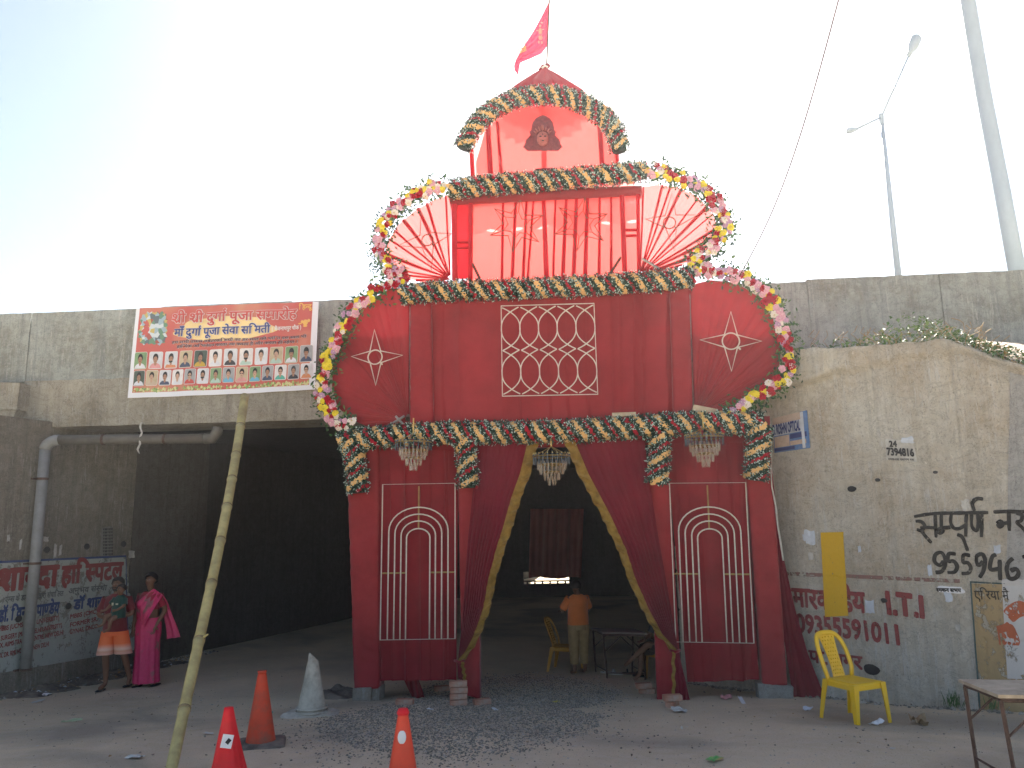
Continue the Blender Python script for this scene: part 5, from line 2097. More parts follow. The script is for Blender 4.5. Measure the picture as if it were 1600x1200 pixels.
def curtain(label, inner, outer, gw, side, tail):
    """inner: gold edge polyline, outer: the edge away from the doorway; side +1 = gold on the right."""
    root = tag(empty('curtain', GATE.q(*outer[-1], 0.15)), label, 'curtain', 'crimson curtains drawn aside at the doorway')
    y0, y1 = 688, inner[-1][1]
    off = 0.13

    def fn(u, v):
        y = lerp(y0, y1, v)
        xo = poly_at(outer, y)
        xi = poly_at(inner, y) - side * gw * (1 - 0.45 * v)
        k = u
        x = lerp(xo, xi, k)
        wdt = abs(xi - xo)
        amp = 0.012 + 0.028 * min(1, v * 1.3)
        amp *= min(1, wdt / 25)
        f = amp * abs(math.sin(math.pi * (u * 9 + 0.5 * noise.noise(Vector((u * 3, v, 3)))))) ** 0.8 + 0.01 * noise.noise(Vector((u * 5, v * 6, 9)))
        return GATE.q(x, y, off + f + 0.03 * v)
    mb = MB()
    mb.grid(fn, 110, 50)
    mb.build('velvet_drape', M['velvet'], root, True)

    def gf(u, v):
        y = lerp(y0, y1, v)
        w_ = gw * (1 - 0.45 * v)
        xi = poly_at(inner, y)
        xx = lerp(xi - side * w_ * 1.05, xi + side * 2.2 * noise.noise(Vector((v * 30, 0, 1))) * u, u)
        f = 0.03 * math.sin(v * 110 + u * 3) * u + 0.04 * noise.noise(Vector((v * 40, u * 2, 3)))
        return GATE.q(xx, y + 2 * u * math.sin(v * 90), off + 0.035 + f)
    mb = MB()
    mb.grid(gf, 8, 220)
    mb.build('gold_ruffle', M['gold'], root, True)
    c = tail

    def tf(u, v):
        a = (lerp(c[0][0], c[1][0], u), lerp(c[0][1], c[1][1], u))
        b2 = (lerp(c[3][0], c[2][0], u), lerp(c[3][1], c[2][1], u))
        return GATE.q(lerp(a[0], b2[0], v), lerp(a[1], b2[1], v), off + 0.05 + 0.03 * abs(math.sin(u * 9)) * v)
    mb = MB()
    mb.grid(tf, 30, 12)
    mb.build('drape_tail', M['velvet'], root, True)
    gx = c[0] if side < 0 else c[1]
    gxb = c[3] if side < 0 else c[2]
    mb = MB()
    mb.grid(lambda u, v: GATE.q(lerp(gx[0], gxb[0], v) + (u - 0.5) * 5 + math.sin(v * 20), lerp(gx[1], gxb[1], v), off + 0.09 + 0.01 * math.sin(v * 50)), 3, 40)
    mb.build('gold_ruffle', M['gold'], root, True)
    mb = MB()
    cx_ = (inner[-1][0] + outer[-1][0]) / 2
    mb.tube([GATE.q(cx_ - 8, y1 - 2, off + 0.03), GATE.q(cx_, y1 + 1, off + 0.10), GATE.q(cx_ + 7, y1 - 2, off + 0.03)], 0.02, 8)
    mb.build('tie_band', M['red_dark'], root, True)
    return root


curtain('left crimson curtain with gold ruffled edge', [(843, 688), (829, 740), (814, 779), (800, 826), (790, 854), (775, 905), (767, 948), (751, 991), (737, 1018), (722, 1034)], [(747, 688), (731, 846), (721, 983), (715, 1034)], 17, 1, ((714, 1034), (722, 1034), (727, 1064), (716, 1060)))
curtain('right crimson curtain with gold ruffled edge', [(880, 688), (903, 740), (938, 803), (966, 861), (981, 905), (1005, 956), (1025, 991), (1051, 1018)], [(1007, 688), (1017, 767), (1028, 834), (1044, 924), (1056, 995), (1060, 1018)], 17, -1, ((1052, 1018), (1060, 1016), (1080, 1102), (1053, 1090)))

# loose cloth trailing from the right outer pillar
mb = MB()
TA = [((1203, 740), (1207, 740)), ((1212, 850), (1220, 850)), ((1218, 950), (1242, 950)), ((1228, 1020), (1262, 1020)), ((1236, 1070), (1282, 1072)), ((1240, 1100), (1296, 1098)), ((1242, 1104), (1300, 1104))]


def tr_(u, v):
    k = min(int(v * (len(TA) - 1)), len(TA) - 2)
    f = v * (len(TA) - 1) - k
    a = [lerp(TA[k][0][j], TA[k + 1][0][j], f) for j in (0, 1)]
    b2 = [lerp(TA[k][1][j], TA[k + 1][1][j], f) for j in (0, 1)]
    return GATE.q(lerp(a[0], b2[0], u), lerp(a[1], b2[1], u), -0.10 + 0.05 * abs(math.sin(u * 11 + v * 2)) * v + 0.10 * v * u)


mb.grid(tr_, 50, 60)
tag(mb.build('trailing_cloth', M['velvet'], smooth=True), 'dark crimson cloth trailing to the ground right of the outer pillar', 'cloth')
mb = MB()
pts = [GATE.q(x, y, 0.1) for x, y in ((1204, 726), (1206, 760), (1212, 790), (1215, 820), (1220, 850), (1224, 876))]
mb.tube(pts, [0.008, 0.01, 0.012, 0.01, 0.012, 0.01], 6)
tag(mb.build('loose_cord', paper), 'pale loose cord hanging down the right outer pillar', 'cord')
mb = MB()
gp = [((628, 1060), (648, 1062)), ((632, 1075), (662, 1072)), ((640, 1086), (665, 1084)), ((644, 1093), (660, 1093))]
mb.grid(lambda u, v: GATE.q(lerp(lerp(628, 645, v), lerp(650, 664, v ** 0.7), u), lerp(1056, 1092, v), -0.15 + 0.06 * math.sin(u * 9 + v * 4)), 20, 14)
tag(mb.build('cloth_heap', M['red_dark'], smooth=True), 'crumpled end of red cloth sagging below the left arch panel', 'cloth')


# ================================================================== CHANDELIERS
def chandelier(c, width, H, label, chain):
    root = empty('chandelier')
    tag(root, label, 'chandelier', 'three crystal chandeliers hung along the gate front')
    r_ = width / 2
    mb = MB()
    mb.tube([(0, 0, H * 0.5), (0, 0, H * 0.5 + chain)], 0.012, 6)
    mb.build('chain', M['brass'], root)
    mb = MB()
    for rr_, z in ((r_, H * 0.22), (r_ * 0.7, 0.0), (r_ * 0.42, -H * 0.2)):
        mb.tube([(rr_ * math.cos(a), rr_ * math.sin(a), z) for a in [2 * math.pi * k / 24 for k in range(24)]], 0.010, 6, closed=True)
    for k in range(6):
        a = k * math.pi / 3
        mb.tube([(0, 0, H * 0.5), (r_ * math.cos(a), r_ * math.sin(a), H * 0.22)], 0.006, 4)
        mb.tube([(0, 0, 0), (r_ * .7 * math.cos(a), r_ * .7 * math.sin(a), 0)], 0.005, 4)
    mb.build('brass_rings', M['brass'], root)
    mb = MB()
    mb.tube([(0, 0, 0), (0, 0, -H * 0.27)], [0.010, 0.007], 6)
    rod = mb.build('smoked_rod', M['smoke'], root)
    mb = MB()
    mb.tube([(0, 0, 0.008), (0, 0, -0.012)], [0.008, 0.012], 6)
    tipo = mb.build('brass_tip', M['brass'], root)
    mb = MB()
    mb.tube([(0, 0, 0), (0, 0, -0.03), (0, 0, -H * 0.22), (0, 0, -H * 0.25)], [0.004, 0.013, 0.010, 0.003], 4)
    cr = mb.build('crystal', M['crystal'], root)
    first = [True, True, True]
    n1_ = 24
    for k in range(n1_):
        a = 2 * math.pi * k / n1_
        p_ = Vector((r_ * math.cos(a), r_ * math.sin(a), H * 0.28))
        o_ = rod if k == 0 else rod.copy()
        if k:
            COL.objects.link(o_)
        o_.matrix_basis = Matrix.Translation(p_)
        o_ = tipo if k == 0 else tipo.copy()
        if k:
            COL.objects.link(o_)
        o_.matrix_basis = Matrix.Translation(p_ + Vector((0, 0, 0.012)))
    idx = 0
    for (n_, rr_, z) in ((22, r_ * 0.78, 0.10 * H), (18, r_ * 0.66, -0.02 * H), (13, r_ * 0.42, -0.18 * H), (7, r_ * 0.2, -0.32 * H)):
        for k in range(n_):
            a = 2 * math.pi * (k + 0.5) / n_
            o_ = cr if idx == 0 else cr.copy()
            if idx:
                COL.objects.link(o_)
            idx += 1
            o_.matrix_basis = Matrix.Translation((rr_ * math.cos(a), rr_ * math.sin(a), z))
    root.location = c
    WM[root.name] = Matrix.Translation(c)
    return root


ch = chandelier(GATE.q(862, 726, 0.25), 0.53, 0.53, 'middle chandelier, hanging in the dark doorway gap', 0.22)
c2 = copy_tree(ch, GATE.q(646, 704, 0.36), 0.4, 'chandelier hanging over the left arch frame')
c3 = copy_tree(ch, GATE.q(1101, 697, 0.36), 0.9, 'chandelier hanging over the right arch frame')

# ================================================================== BANNER
ban = tag(empty('festival_banner', FACE.q(350, 610, 0.1)), 'wide red printed banner with two rows of portraits on the left parapet', 'banner')
BO = 0.10
bc = [FACE.px(x, y, BO) for x, y in ((213, 482), (498, 471), (493, 609), (200, 622))]


def BP(u, v, lay=0):
    a = [lerp(bc[0][k], bc[1][k], u) for k in (0, 1)]
    b2 = [lerp(bc[3][k], bc[2][k], u) for k in (0, 1)]
    uu, vv = lerp(a[0], b2[0], v), lerp(a[1], b2[1], v)
    vv += (-0.035 * math.sin(math.pi * min(1, u * 1.02)) * v * 0.4)
    w_ = 0.012 * math.sin(u * 13 + v * 3) + 0.010 * math.sin(u * 29 - v * 2) + 0.02 * v
    return FACE.pt(uu, vv, BO + w_ + 0.0025 * lay)


def bquad(name, u0, v0, u1, v1, mat, lay, nu=4, nv=3, parent=None):
    mb = MB()
    mb.grid(lambda a, b2: BP(lerp(u0, u1, a), lerp(v0, v1, b2), lay), nu, nv)
    return mb.build(name, mat, parent or ban)


m, t, b = newmat('banner_white_vinyl')
b.inputs['Base Color'].default_value = (0.74, 0.76, 0.82, 1)
b.inputs['Roughness'].default_value = 0.4
vinyl = m
bquad('vinyl_sheet', 0, 0, 1, 1, vinyl, 0, 80, 12)
m, t, b = newmat('banner_red_print')
g_ = obj_pos(t)
n1 = noise_node(t, 0.75, 3, 0.5, g_, 0.4)
n2 = noise_node(t, 3.0, 4, 0.6, g_)
c = mixc(t, ramp(t, n1.outputs[0], [(0.46, 0), (0.66, 0.75)]).outputs[0], (0.50, 0.085, 0.065), (0.62, 0.40, 0.22))
c = mixc(t, ramp(t, n2.outputs[0], [(0.4, 0), (0.7, 0.3)]).outputs[0], c, (0.55, 0.12, 0.09))
t.links.new(c, b.inputs['Base Color'])
b.inputs['Roughness'].default_value = 0.45
redprint = m
bquad('red_print', 0.022, 0.0, 0.968, 0.945, redprint, 1, 80, 12)
pale = simple('banner_pale_glow', (0.80, 0.62, 0.30), 0.5, 0.15, 2)
# soft pale field behind the headings
mb = MB()
ring = []
for k in range(28):
    a = 2 * math.pi * k / 28
    ring.append(BP(0.50 + 0.27 * math.cos(a) * (1 + 0.1 * math.sin(5 * a)), 0.27 + 0.14 * math.sin(a), 2))
mb = MB()
mb.grid(lambda a, b2: BP(0.50 + 0.27 * b2 * math.cos(a * 2 * math.pi) * (1 + 0.1 * math.sin(10 * math.pi * a)), 0.27 + 0.14 * b2 * math.sin(a * 2 * math.pi), 2), 40, 10)
mb.build('pale_glow', pale, ban)
navy = simple('banner_navy', (0.03, 0.05, 0.22), 0.5, 0.1, 10)
bred = simple('banner_heading_red', (0.50, 0.06, 0.05), 0.5, 0.1, 10)
bwhite = simple('banner_white', (0.80, 0.78, 0.78), 0.5, 0.05, 10)
bdark = simple('banner_dark', (0.10, 0.03, 0.05), 0.5, 0.05, 10)
byel = simple('banner_gold', (0.75, 0.45, 0.12), 0.5, 0.05, 10)


def bt(s, u0, u1, v, h, mat, lay, bold, v1=None):
    W_ = u1 - u0
    return write('lettering', s, lambda x, y: BP(u0 + x, v - y, lay), mat, ban, bold, 0, W_, h)


T1 = 'श&ी श&ी दुगा^ पूजा समारोह'
bt(T1, 0.205, 0.885, 0.185, 0.098, bwhite, 6, 0.055)
bt(T1, 0.205, 0.885, 0.185, 0.098, bred, 9, 0.024)
T2 = 'माँ दुगा^ पूजा सेवा स\u093fमती'
bt(T2, 0.225, 0.745, 0.335, 0.078, bwhite, 6, 0.055)
bt(T2, 0.225, 0.745, 0.335, 0.078, navy, 9, 0.026)
bt('( बैजनाथपुर चौक )', 0.755, 0.915, 0.315, 0.04, bwhite, 7, 0.02)
bt('हम सभी तमाम ~कषेतरवा\u093fसयों का हर साल की भां\u093fत इस साल भी', 0.215, 0.945, 0.415, 0.026, bwhite, 6, 0.06)
bt('हम सभी तमाम ~कषेतरवा\u093fसयों का हर साल की भां\u093fत इस साल भी', 0.215, 0.945, 0.415, 0.026, bdark, 9, 0.03)
bt('हा\u093fद^क अ\u093fभनंदन करता आ करता है और करता ही रहेगा ।', 0.245, 0.90, 0.465, 0.026, bwhite, 6, 0.06)
bt('हा\u093fद^क अ\u093fभनंदन करता आ करता है और करता ही रहेगा ।', 0.245, 0.90, 0.465, 0.026, bdark, 9, 0.03)
bt('\u093fह~नदू', 0.895, 0.965, 0.085, 0.05, byel, 4, 0.03)
mb = MB()
for (du, dv, ru, rv) in ((0.0, 0.0, .014, .035), (-.018, -.01, .008, .018), (.018, -.02, .008, .02), (0, .04, .012, .012), (-.03, .01, .01, .008)):
    mb.add([BP(0.935 + du + ru * math.cos(a), 0.24 + dv + rv * math.sin(a), 4) for a in [-2 * math.pi * k / 10 for k in range(10)]], [tuple(range(10))])
mb.build('gold_emblem', byel, ban)
# generic painted figure group at the upper left: a multi-armed blue-green cluster
m, t, b = newmat('figure_collage')
v_ = N_(t, 'ShaderNodeTexVoronoi')
v_.inputs['Scale'].default_value = 13
t.links.new(obj_pos(t), v_.inputs['Vector'])
sep = N_(t, 'ShaderNodeSeparateColor')
t.links.new(v_.outputs['Color'], sep.inputs[0])
r_ = ramp(t, sep.outputs[0], [(0.0, (0.30, 0.42, 0.50)), (0.25, (0.10, 0.14, 0.16)), (0.45, (0.55, 0.62, 0.66)), (0.6, (0.12, 0.25, 0.16)), (0.75, (0.50, 0.40, 0.12)), (0.9, (0.35, 0.08, 0.06))])
r_.color_ramp.interpolation = 'CONSTANT'
t.links.new(r_.outputs[0], b.inputs['Base Color'])
collage = m
mb = MB()
ring = []
for k in range(40):
    a = 2 * math.pi * k / 40
    rr_ = (1.0 if k % 2 else 0.9) * (1 + 0.15 * noise.noise(Vector((math.cos(a) * 2, math.sin(a) * 2, 1))))
    ring.append(BP(0.107 + 0.078 * rr_ * max(-1, min(1, 1.15 * math.cos(a))), 0.235 + 0.19 * rr_ * max(-1, min(1, 1.15 * math.sin(a))), 3))
mb.add(ring + [BP(0.107, 0.235, 3)], [((k + 1) % 40, k, 40) for k in range(40)])
mb.build('printed_figures', collage, ban)
skinp = simple('portrait_skin', (0.36, 0.20, 0.13), 0.5, 0.2, 12)
skinp2 = simple('portrait_skin_light', (0.50, 0.32, 0.23), 0.5, 0.2, 12)
hairp = M['black']
bgs = [simple('portrait_bg_%s' % n, c_, 0.5, 0.15, 8) for n, c_ in (('green', (0.20, 0.32, 0.16)), ('pale', (0.62, 0.64, 0.68)), ('grey', (0.35, 0.36, 0.38)), ('dark', (0.06, 0.09, 0.07)), ('white', (0.72, 0.70, 0.70)), ('sand', (0.50, 0.42, 0.28)))]
shirts = {n: simple('portrait_shirt_%s' % n, c_, 0.5, 0.1, 8) for n, c_ in (('white', (0.66, 0.68, 0.74)), ('pink', (0.65, 0.30, 0.30)), ('orange', (0.62, 0.25, 0.12)), ('navy', (0.05, 0.07, 0.13)), ('mustard', (0.52, 0.35, 0.05)), ('teal', (0.10, 0.40, 0.33)), ('sky', (0.15, 0.42, 0.62)), ('black', (0.03, 0.03, 0.04)), ('red', (0.50, 0.06, 0.05)), ('mint', (0.40, 0.56, 0.50)), ('beige', (0.52, 0.42, 0.32)))}


def portrait(u, v, wu, hv, bg, sh, beard=False, glasses=False, cap_=False, light=False):
    root = MB()
    mats = [bwhite, bg, shirts[sh], skinp2 if light else skinp, hairp]
    def rr(w_, h_, rad, lay, mi, cu=0, cv=0):
        pts = []
        for (sx, sy, a0_) in ((1, 1, 0), (-1, 1, 1), (-1, -1, 2), (1, -1, 3)):
            for k in range(4):
                a = (a0_ + k / 3) * math.pi / 2
                pts.append((cu + sx * (w_ - rad) + rad * math.cos(a), cv + sy * (h_ - rad * 2) + 2 * rad * math.sin(a)))
        root.add([BP(u + p_[0], v + p_[1], lay) for p_ in pts], [tuple(range(len(pts)))[::-1]], mi)

    def el(cu, cv, ru, rv, lay, mi, a0_=0, a1_=2 * math.pi, n_=14):
        pts = [BP(u + cu + ru * math.cos(a0_ + (a1_ - a0_) * k / n_), v + cv + rv * math.sin(a0_ + (a1_ - a0_) * k / n_), lay) for k in range(n_ + (0 if a1_ - a0_ > 6 else 1))]
        root.add(pts, [tuple(range(len(pts)))[::-1]], mi)
    rr(wu / 2, hv / 2, 0.008, 4, 0)
    rr(wu / 2 - 0.0016, hv / 2 - 0.0035, 0.007, 5, 1)
    # shoulders
    el(0, hv * 0.46, wu * 0.42, hv * 0.30, 6, 2, math.pi, 2 * math.pi)
    el(0, hv * 0.18, wu * 0.09, hv * 0.14, 7, 3)
    el(0, -hv * 0.14, wu * 0.20, hv * 0.25, 8, 4)
    el(0, -hv * 0.02, wu * 0.155, hv * 0.20, 9, 3)
    if cap_:
        el(0, -hv * 0.12, wu * 0.19, hv * 0.15, 10, 4, math.pi, 2 * math.pi)
    for sx in (-1, 1):
        el(sx * wu * 0.07, -hv * 0.06, wu * (0.05 if glasses else 0.028), hv * (0.035 if glasses else 0.014), 10, 4)
    el(0, hv * 0.06, wu * 0.05, hv * 0.012, 11, 4)
    if beard:
        el(0, hv * 0.04, wu * 0.165, hv * 0.14, 10, 4, 0.1, math.pi - 0.1)
        el(0, hv * 0.045, wu * 0.06, hv * 0.02, 11, 3)
    root.build('portrait', mats, ban)


rowA = [(0, 'white', 0, 0, 0, 0), (1, 'pink', 0, 0, 0, 0), (1, 'orange', 1, 0, 0, 0), (5, 'navy', 0, 0, 0, 1), (3, 'mustard', 0, 0, 0, 0), (4, 'white', 0, 0, 0, 1), (1, 'black', 0, 0, 0, 0), (4, 'mint', 1, 0, 0, 0), (1, 'white', 0, 0, 0, 1), (5, 'mint', 0, 0, 0, 1), (0, 'white', 0, 0, 1, 0), (2, 'navy', 0, 0, 1, 0)]
for k, (bgi, sh, bd, gl, cp, lt) in enumerate(rowA):
    portrait(0.055 + k * 0.0812, 0.595, 0.070, 0.19, bgs[bgi], sh, bd, gl, cp, lt)
rowB = [(3, 'white', 0, 0, 0, 0), (5, 'beige', 0, 0, 0, 1), (1, 'navy', 0, 0, 0, 0), (4, 'white', 0, 0, 0, 1), (2, 'red', 0, 1, 0, 1), (1, 'white', 1, 0, 0, 0), (0, 'mint', 0, 0, 0, 0), (2, 'sky', 0, 0, 0, 1), (5, 'pink', 0, 1, 0, 1), (0, 'sky', 0, 0, 0, 1), (2, 'navy', 0, 0, 0, 0), (4, 'teal', 0, 1, 0, 1), (2, 'black', 0, 0, 0, 0), (1, 'orange', 0, 1, 0, 1)]
for k, (bgi, sh, bd, gl, cp, lt) in enumerate(rowB):
    portrait(0.055 + k * 0.0690, 0.790, 0.062, 0.17, bgs[bgi], sh, bd, gl, cp, lt)
mb = MB()
for k in range(300):
    u = rnd.uniform(0.024, 0.966)
    v = rnd.uniform(0.905, 0.94)
    s_ = rnd.uniform(0.003, 0.008)
    mb.add([BP(u - s_, v, 3 + k % 3), BP(u, v + s_ * 2, 3 + k % 3), BP(u + s_, v, 3 + k % 3), BP(u, v - s_ * 3, 3 + k % 3)], [(0, 1, 2, 3)], k % 3)
o = mb.build('printed_foliage', [simple('strip_green', (0.16, 0.34, 0.10), 0.5), simple('strip_green2', (0.35, 0.45, 0.15), 0.5), simple('strip_yel', (0.62, 0.60, 0.30), 0.5)], ban)
o['kind'] = 'stuff'

# ================================================================== STREET OBJECTS
def hgt(g, px, py):
    return at(px, py, g.y).z - g.z


def cone_shape(root, H, r0, r1, mat, n=28, tilt=0.0, top_cut=None, wob=0.0, base_y=0.0):
    mb = MB()
    rings = []
    for j in range(15):
        v = j / 14
        r_ = lerp(r0, r1, v)
        rg = []
        for k in range(n):
            a = 2 * math.pi * k / n
            rr_ = r_ * (1 + wob * noise.noise(Vector((math.cos(a) * 1.5, math.sin(a) * 1.5, v * 3))))
            z = base_y + H * v
            if top_cut and j == 14:
                z += top_cut * math.cos(a)
            rg.append((rr_ * math.cos(a) + tilt * v, rr_ * math.sin(a), z))
        rings.append(rg)
    # inner lip
    rings.append([((r1 * 0.75) * math.cos(2 * math.pi * k / n) + tilt, (r1 * 0.75) * math.sin(2 * math.pi * k / n), rings[-1][k][2] - 0.004) for k in range(n)])
    rings.append([((r1 * 0.75) * math.cos(2 * math.pi * k / n) + tilt, (r1 * 0.75) * math.sin(2 * math.pi * k / n), base_y + H - 0.12) for k in range(n)])
    mb.loft(rings, caps=(False, True))
    return mb


def place(root, g, rz=0.0):
    m_ = Matrix.Translation(g) @ Matrix.Rotation(rz, 4, 'Z')
    root.location = g
    root.rotation_euler = (0, 0, rz)
    WM[root.name] = m_


# orange cone with a square dusty base
g = onground(407, 1164)
H = hgt(g, 405, 1048)
root = tag(empty('traffic_cone'), 'faded orange traffic cone on a dusty square base left of the gate', 'traffic cone')
mb = cone_shape(root, H - 0.05, 0.145, 0.038, M['orange'], base_y=0.045, tilt=-0.01)
mb.build('cone_body', M['orange'], root, True)
mb = MB()
mb.tube([(-0.010, 0, H - 0.015), (-0.010, 0, H + 0.0)], 0.045, 20)
mb.build('top_collar', M['orange'], root, True)
mb = MB()
ring = lambda s_, z: [(s_ * math.copysign(min(1, abs(math.cos(a)) * 1.35), math.cos(a)), s_ * math.copysign(min(1, abs(math.sin(a)) * 1.35), math.sin(a)), z) for a in [2 * math.pi * (k + 0.5) / 24 for k in range(24)]]
mb.loft([ring(0.235, 0), ring(0.24, 0.015), ring(0.225, 0.04), ring(0.16, 0.055)])
mb.build('square_base', M['rubber'], root)
place(root, g, 0.25)

# bleached broken cone
g = onground(487, 1116)
H = hgt(g, 487, 1024)
root = tag(empty('traffic_cone'), 'bleached grey-white cone with a cut top and cracked flat base', 'traffic cone')
mb = cone_shape(root, H - 0.06, 0.185, 0.055, M['whitecone'], base_y=0.05, tilt=0.0, top_cut=-0.05, wob=0.04)
mb.build('cone_body', M['whitecone'], root, True)
mb = MB()
for z, r_ in ((0.06, 0.205), (0.10, 0.19)):
    mb.tube([(r_ * math.cos(a), r_ * math.sin(a), z) for a in [2 * math.pi * k / 30 for k in range(30)]], 0.013, 6, closed=True)
mb.build('base_rib', M['whitecone'], root, True)
mb = MB()
top, bot = [], []
for k in range(36):
    a = 2 * math.pi * k / 36
    r_ = 0.34 * (1 + 0.25 * noise.noise(Vector((math.cos(a) * 2.2, math.sin(a) * 2.2, 5)))) * (1.08 if abs(math.cos(a)) > 0.6 else 0.9)
    zz = 0.03 + 0.035 * noise.noise(Vector((math.cos(a) * 3, math.sin(a) * 3, 9)))
    top.append((r_ * math.cos(a), r_ * 0.8 * math.sin(a), zz))
    bot.append((r_ * math.cos(a), r_ * 0.8 * math.sin(a), zz - 0.02))
inner = [(0.17 * math.cos(2 * math.pi * k / 36), 0.17 * math.sin(2 * math.pi * k / 36), 0.06) for k in range(36)]
mb.loft([bot, top, inner], caps=(True, False))
mb.build('cracked_base', M['whitecone'], root)
place(root, g, 0.3)

# red cloth-covered cone, near
g = onground(356, 1232)
H = hgt(g, 351, 1105)
root = tag(empty('traffic_cone'), 'nearest cone, draped in bright red cloth with a white tag', 'traffic cone')
mb = MB()
rings = []
for j in range(15):
    v = j / 14
    r_ = lerp(0.17, 0.035, v ** 0.85)
    rings.append([(r_ * (1 + 0.10 * math.sin(5 * a + 3 * v) * (1 - v) + 0.08 * math.sin(11 * a + 1) * (1 - v)) * math.cos(a) - 0.02 * v, r_ * (1 + 0.10 * math.sin(4 * a)) * math.sin(a), H * v) for a in [2 * math.pi * k / 40 for k in range(40)]])
mb.loft(rings)
mb.build('cloth_cover', M['redcone'], root, True)
mb = MB()
mb.box((-0.005, -0.118, H * 0.62), (0.085, 0.004, 0.10), Matrix.Rotation(R(-14), 3, 'X') @ Matrix.Rotation(R(10), 3, 'Y'))
mb.build('white_tag', M['white'], root)
mb = MB()
mb.box((0.005, -0.122, H * 0.62), (0.03, 0.004, 0.04), Matrix.Rotation(R(-14), 3, 'X') @ Matrix.Rotation(R(40), 3, 'Y'))
mb.build('printed_mark', M['black'], root)
mb = MB()
mb.loft([ring(0.22, 0), ring(0.225, 0.015), ring(0.20, 0.04), ring(0.14, 0.05)])
mb.build('square_base', M['rubber'], root)
place(root, g, 0.2)

# slim orange-red cone, bottom centre
g = onground(629, 1245)
H = hgt(g, 630, 1107)
root = tag(empty('traffic_cone'), 'slim orange-red cone with a white patch at the bottom edge of the gravel', 'traffic cone')
mb = cone_shape(root, H - 0.05, 0.135, 0.034, M['orange'], base_y=0.045)
mb.build('cone_body', simple('bright_cone', (0.75, 0.07, 0.03), 0.45, 0.1, 6, dirt=(0.4, 0.1, 0.06), dirtamt=0.3), root, True)
mb = MB()
mb.tube([(0, 0, H - 0.045), (0, 0, H - 0.03), (0, 0, H)], [0.045, 0.05, 0.036], 20)
mb.build('top_collar', M['redcone'], root, True)
mb = MB()
mb.ellipsoid((-0.005, -0.068, H * 0.70), (0.033, 0.006, 0.05), 12, 8, rot=Matrix.Rotation(R(-8), 3, 'X'))
mb.build('white_patch', M['white'], root, True)
mb = MB()
mb.loft([ring(0.20, 0), ring(0.205, 0.015), ring(0.19, 0.04), ring(0.13, 0.05)])
mb.build('square_base', M['rubber'], root)
place(root, g, 0.1)

# bamboo pole leaning on the beam
b0 = onground(264, 1218)
b1 = at(382, 622, 12.55)
root = tag(empty('bamboo_pole', b0), 'long yellow-green bamboo pole propped against the beam below the banner', 'bamboo pole')
nodes = [0, 0.10, 0.22, 0.345, 0.46, 0.565, 0.66, 0.75, 0.865, 1.0]
# spacing follows the joints visible in the photograph
axis_ = lambda t_: b0.lerp(b1, t_) + Vector((0.05 * math.sin(t_ * 3.1), 0, 0.03 * math.sin(t_ * 7)))
for i, (a, b2) in enumerate(zip(nodes, nodes[1:])):
    mb = MB()
    n_ = 8
    pts = [axis_(lerp(a, b2, k / n_)) for k in range(n_ + 1)]
    rad = [lerp(0.050, 0.068, lerp(a, b2, k / n_)) * (1.10 if k in (0, n_) else (0.96 if k in (1, n_ - 1) else 1.0)) for k in range(n_ + 1)]
    mb.tube(pts, rad, 14)
    mb.build('culm_segment', M['bamboo'], root, True)
    if i:
        d = (axis_(a + 0.01) - axis_(a)).normalized()
        mb = MB()
        r_ = lerp(0.050, 0.068, a) * 1.14
        mb.tube([axis_(a) - d * 0.012, axis_(a) + d * 0.012], r_, 14)
        mb.build('node_ring', simple('bamboo_node', (0.22, 0.17, 0.09), 0.8, 0.3, 8) if i == 1 else bpy.data.materials['bamboo_node'], root, True)
mb = MB()
p_ = axis_(0.22)
mb.tube([p_, p_ + Vector((0.10, -0.03, 0.06))], [0.014, 0.008], 6)
mb.build('cut_twig', M['bamboo'], root)


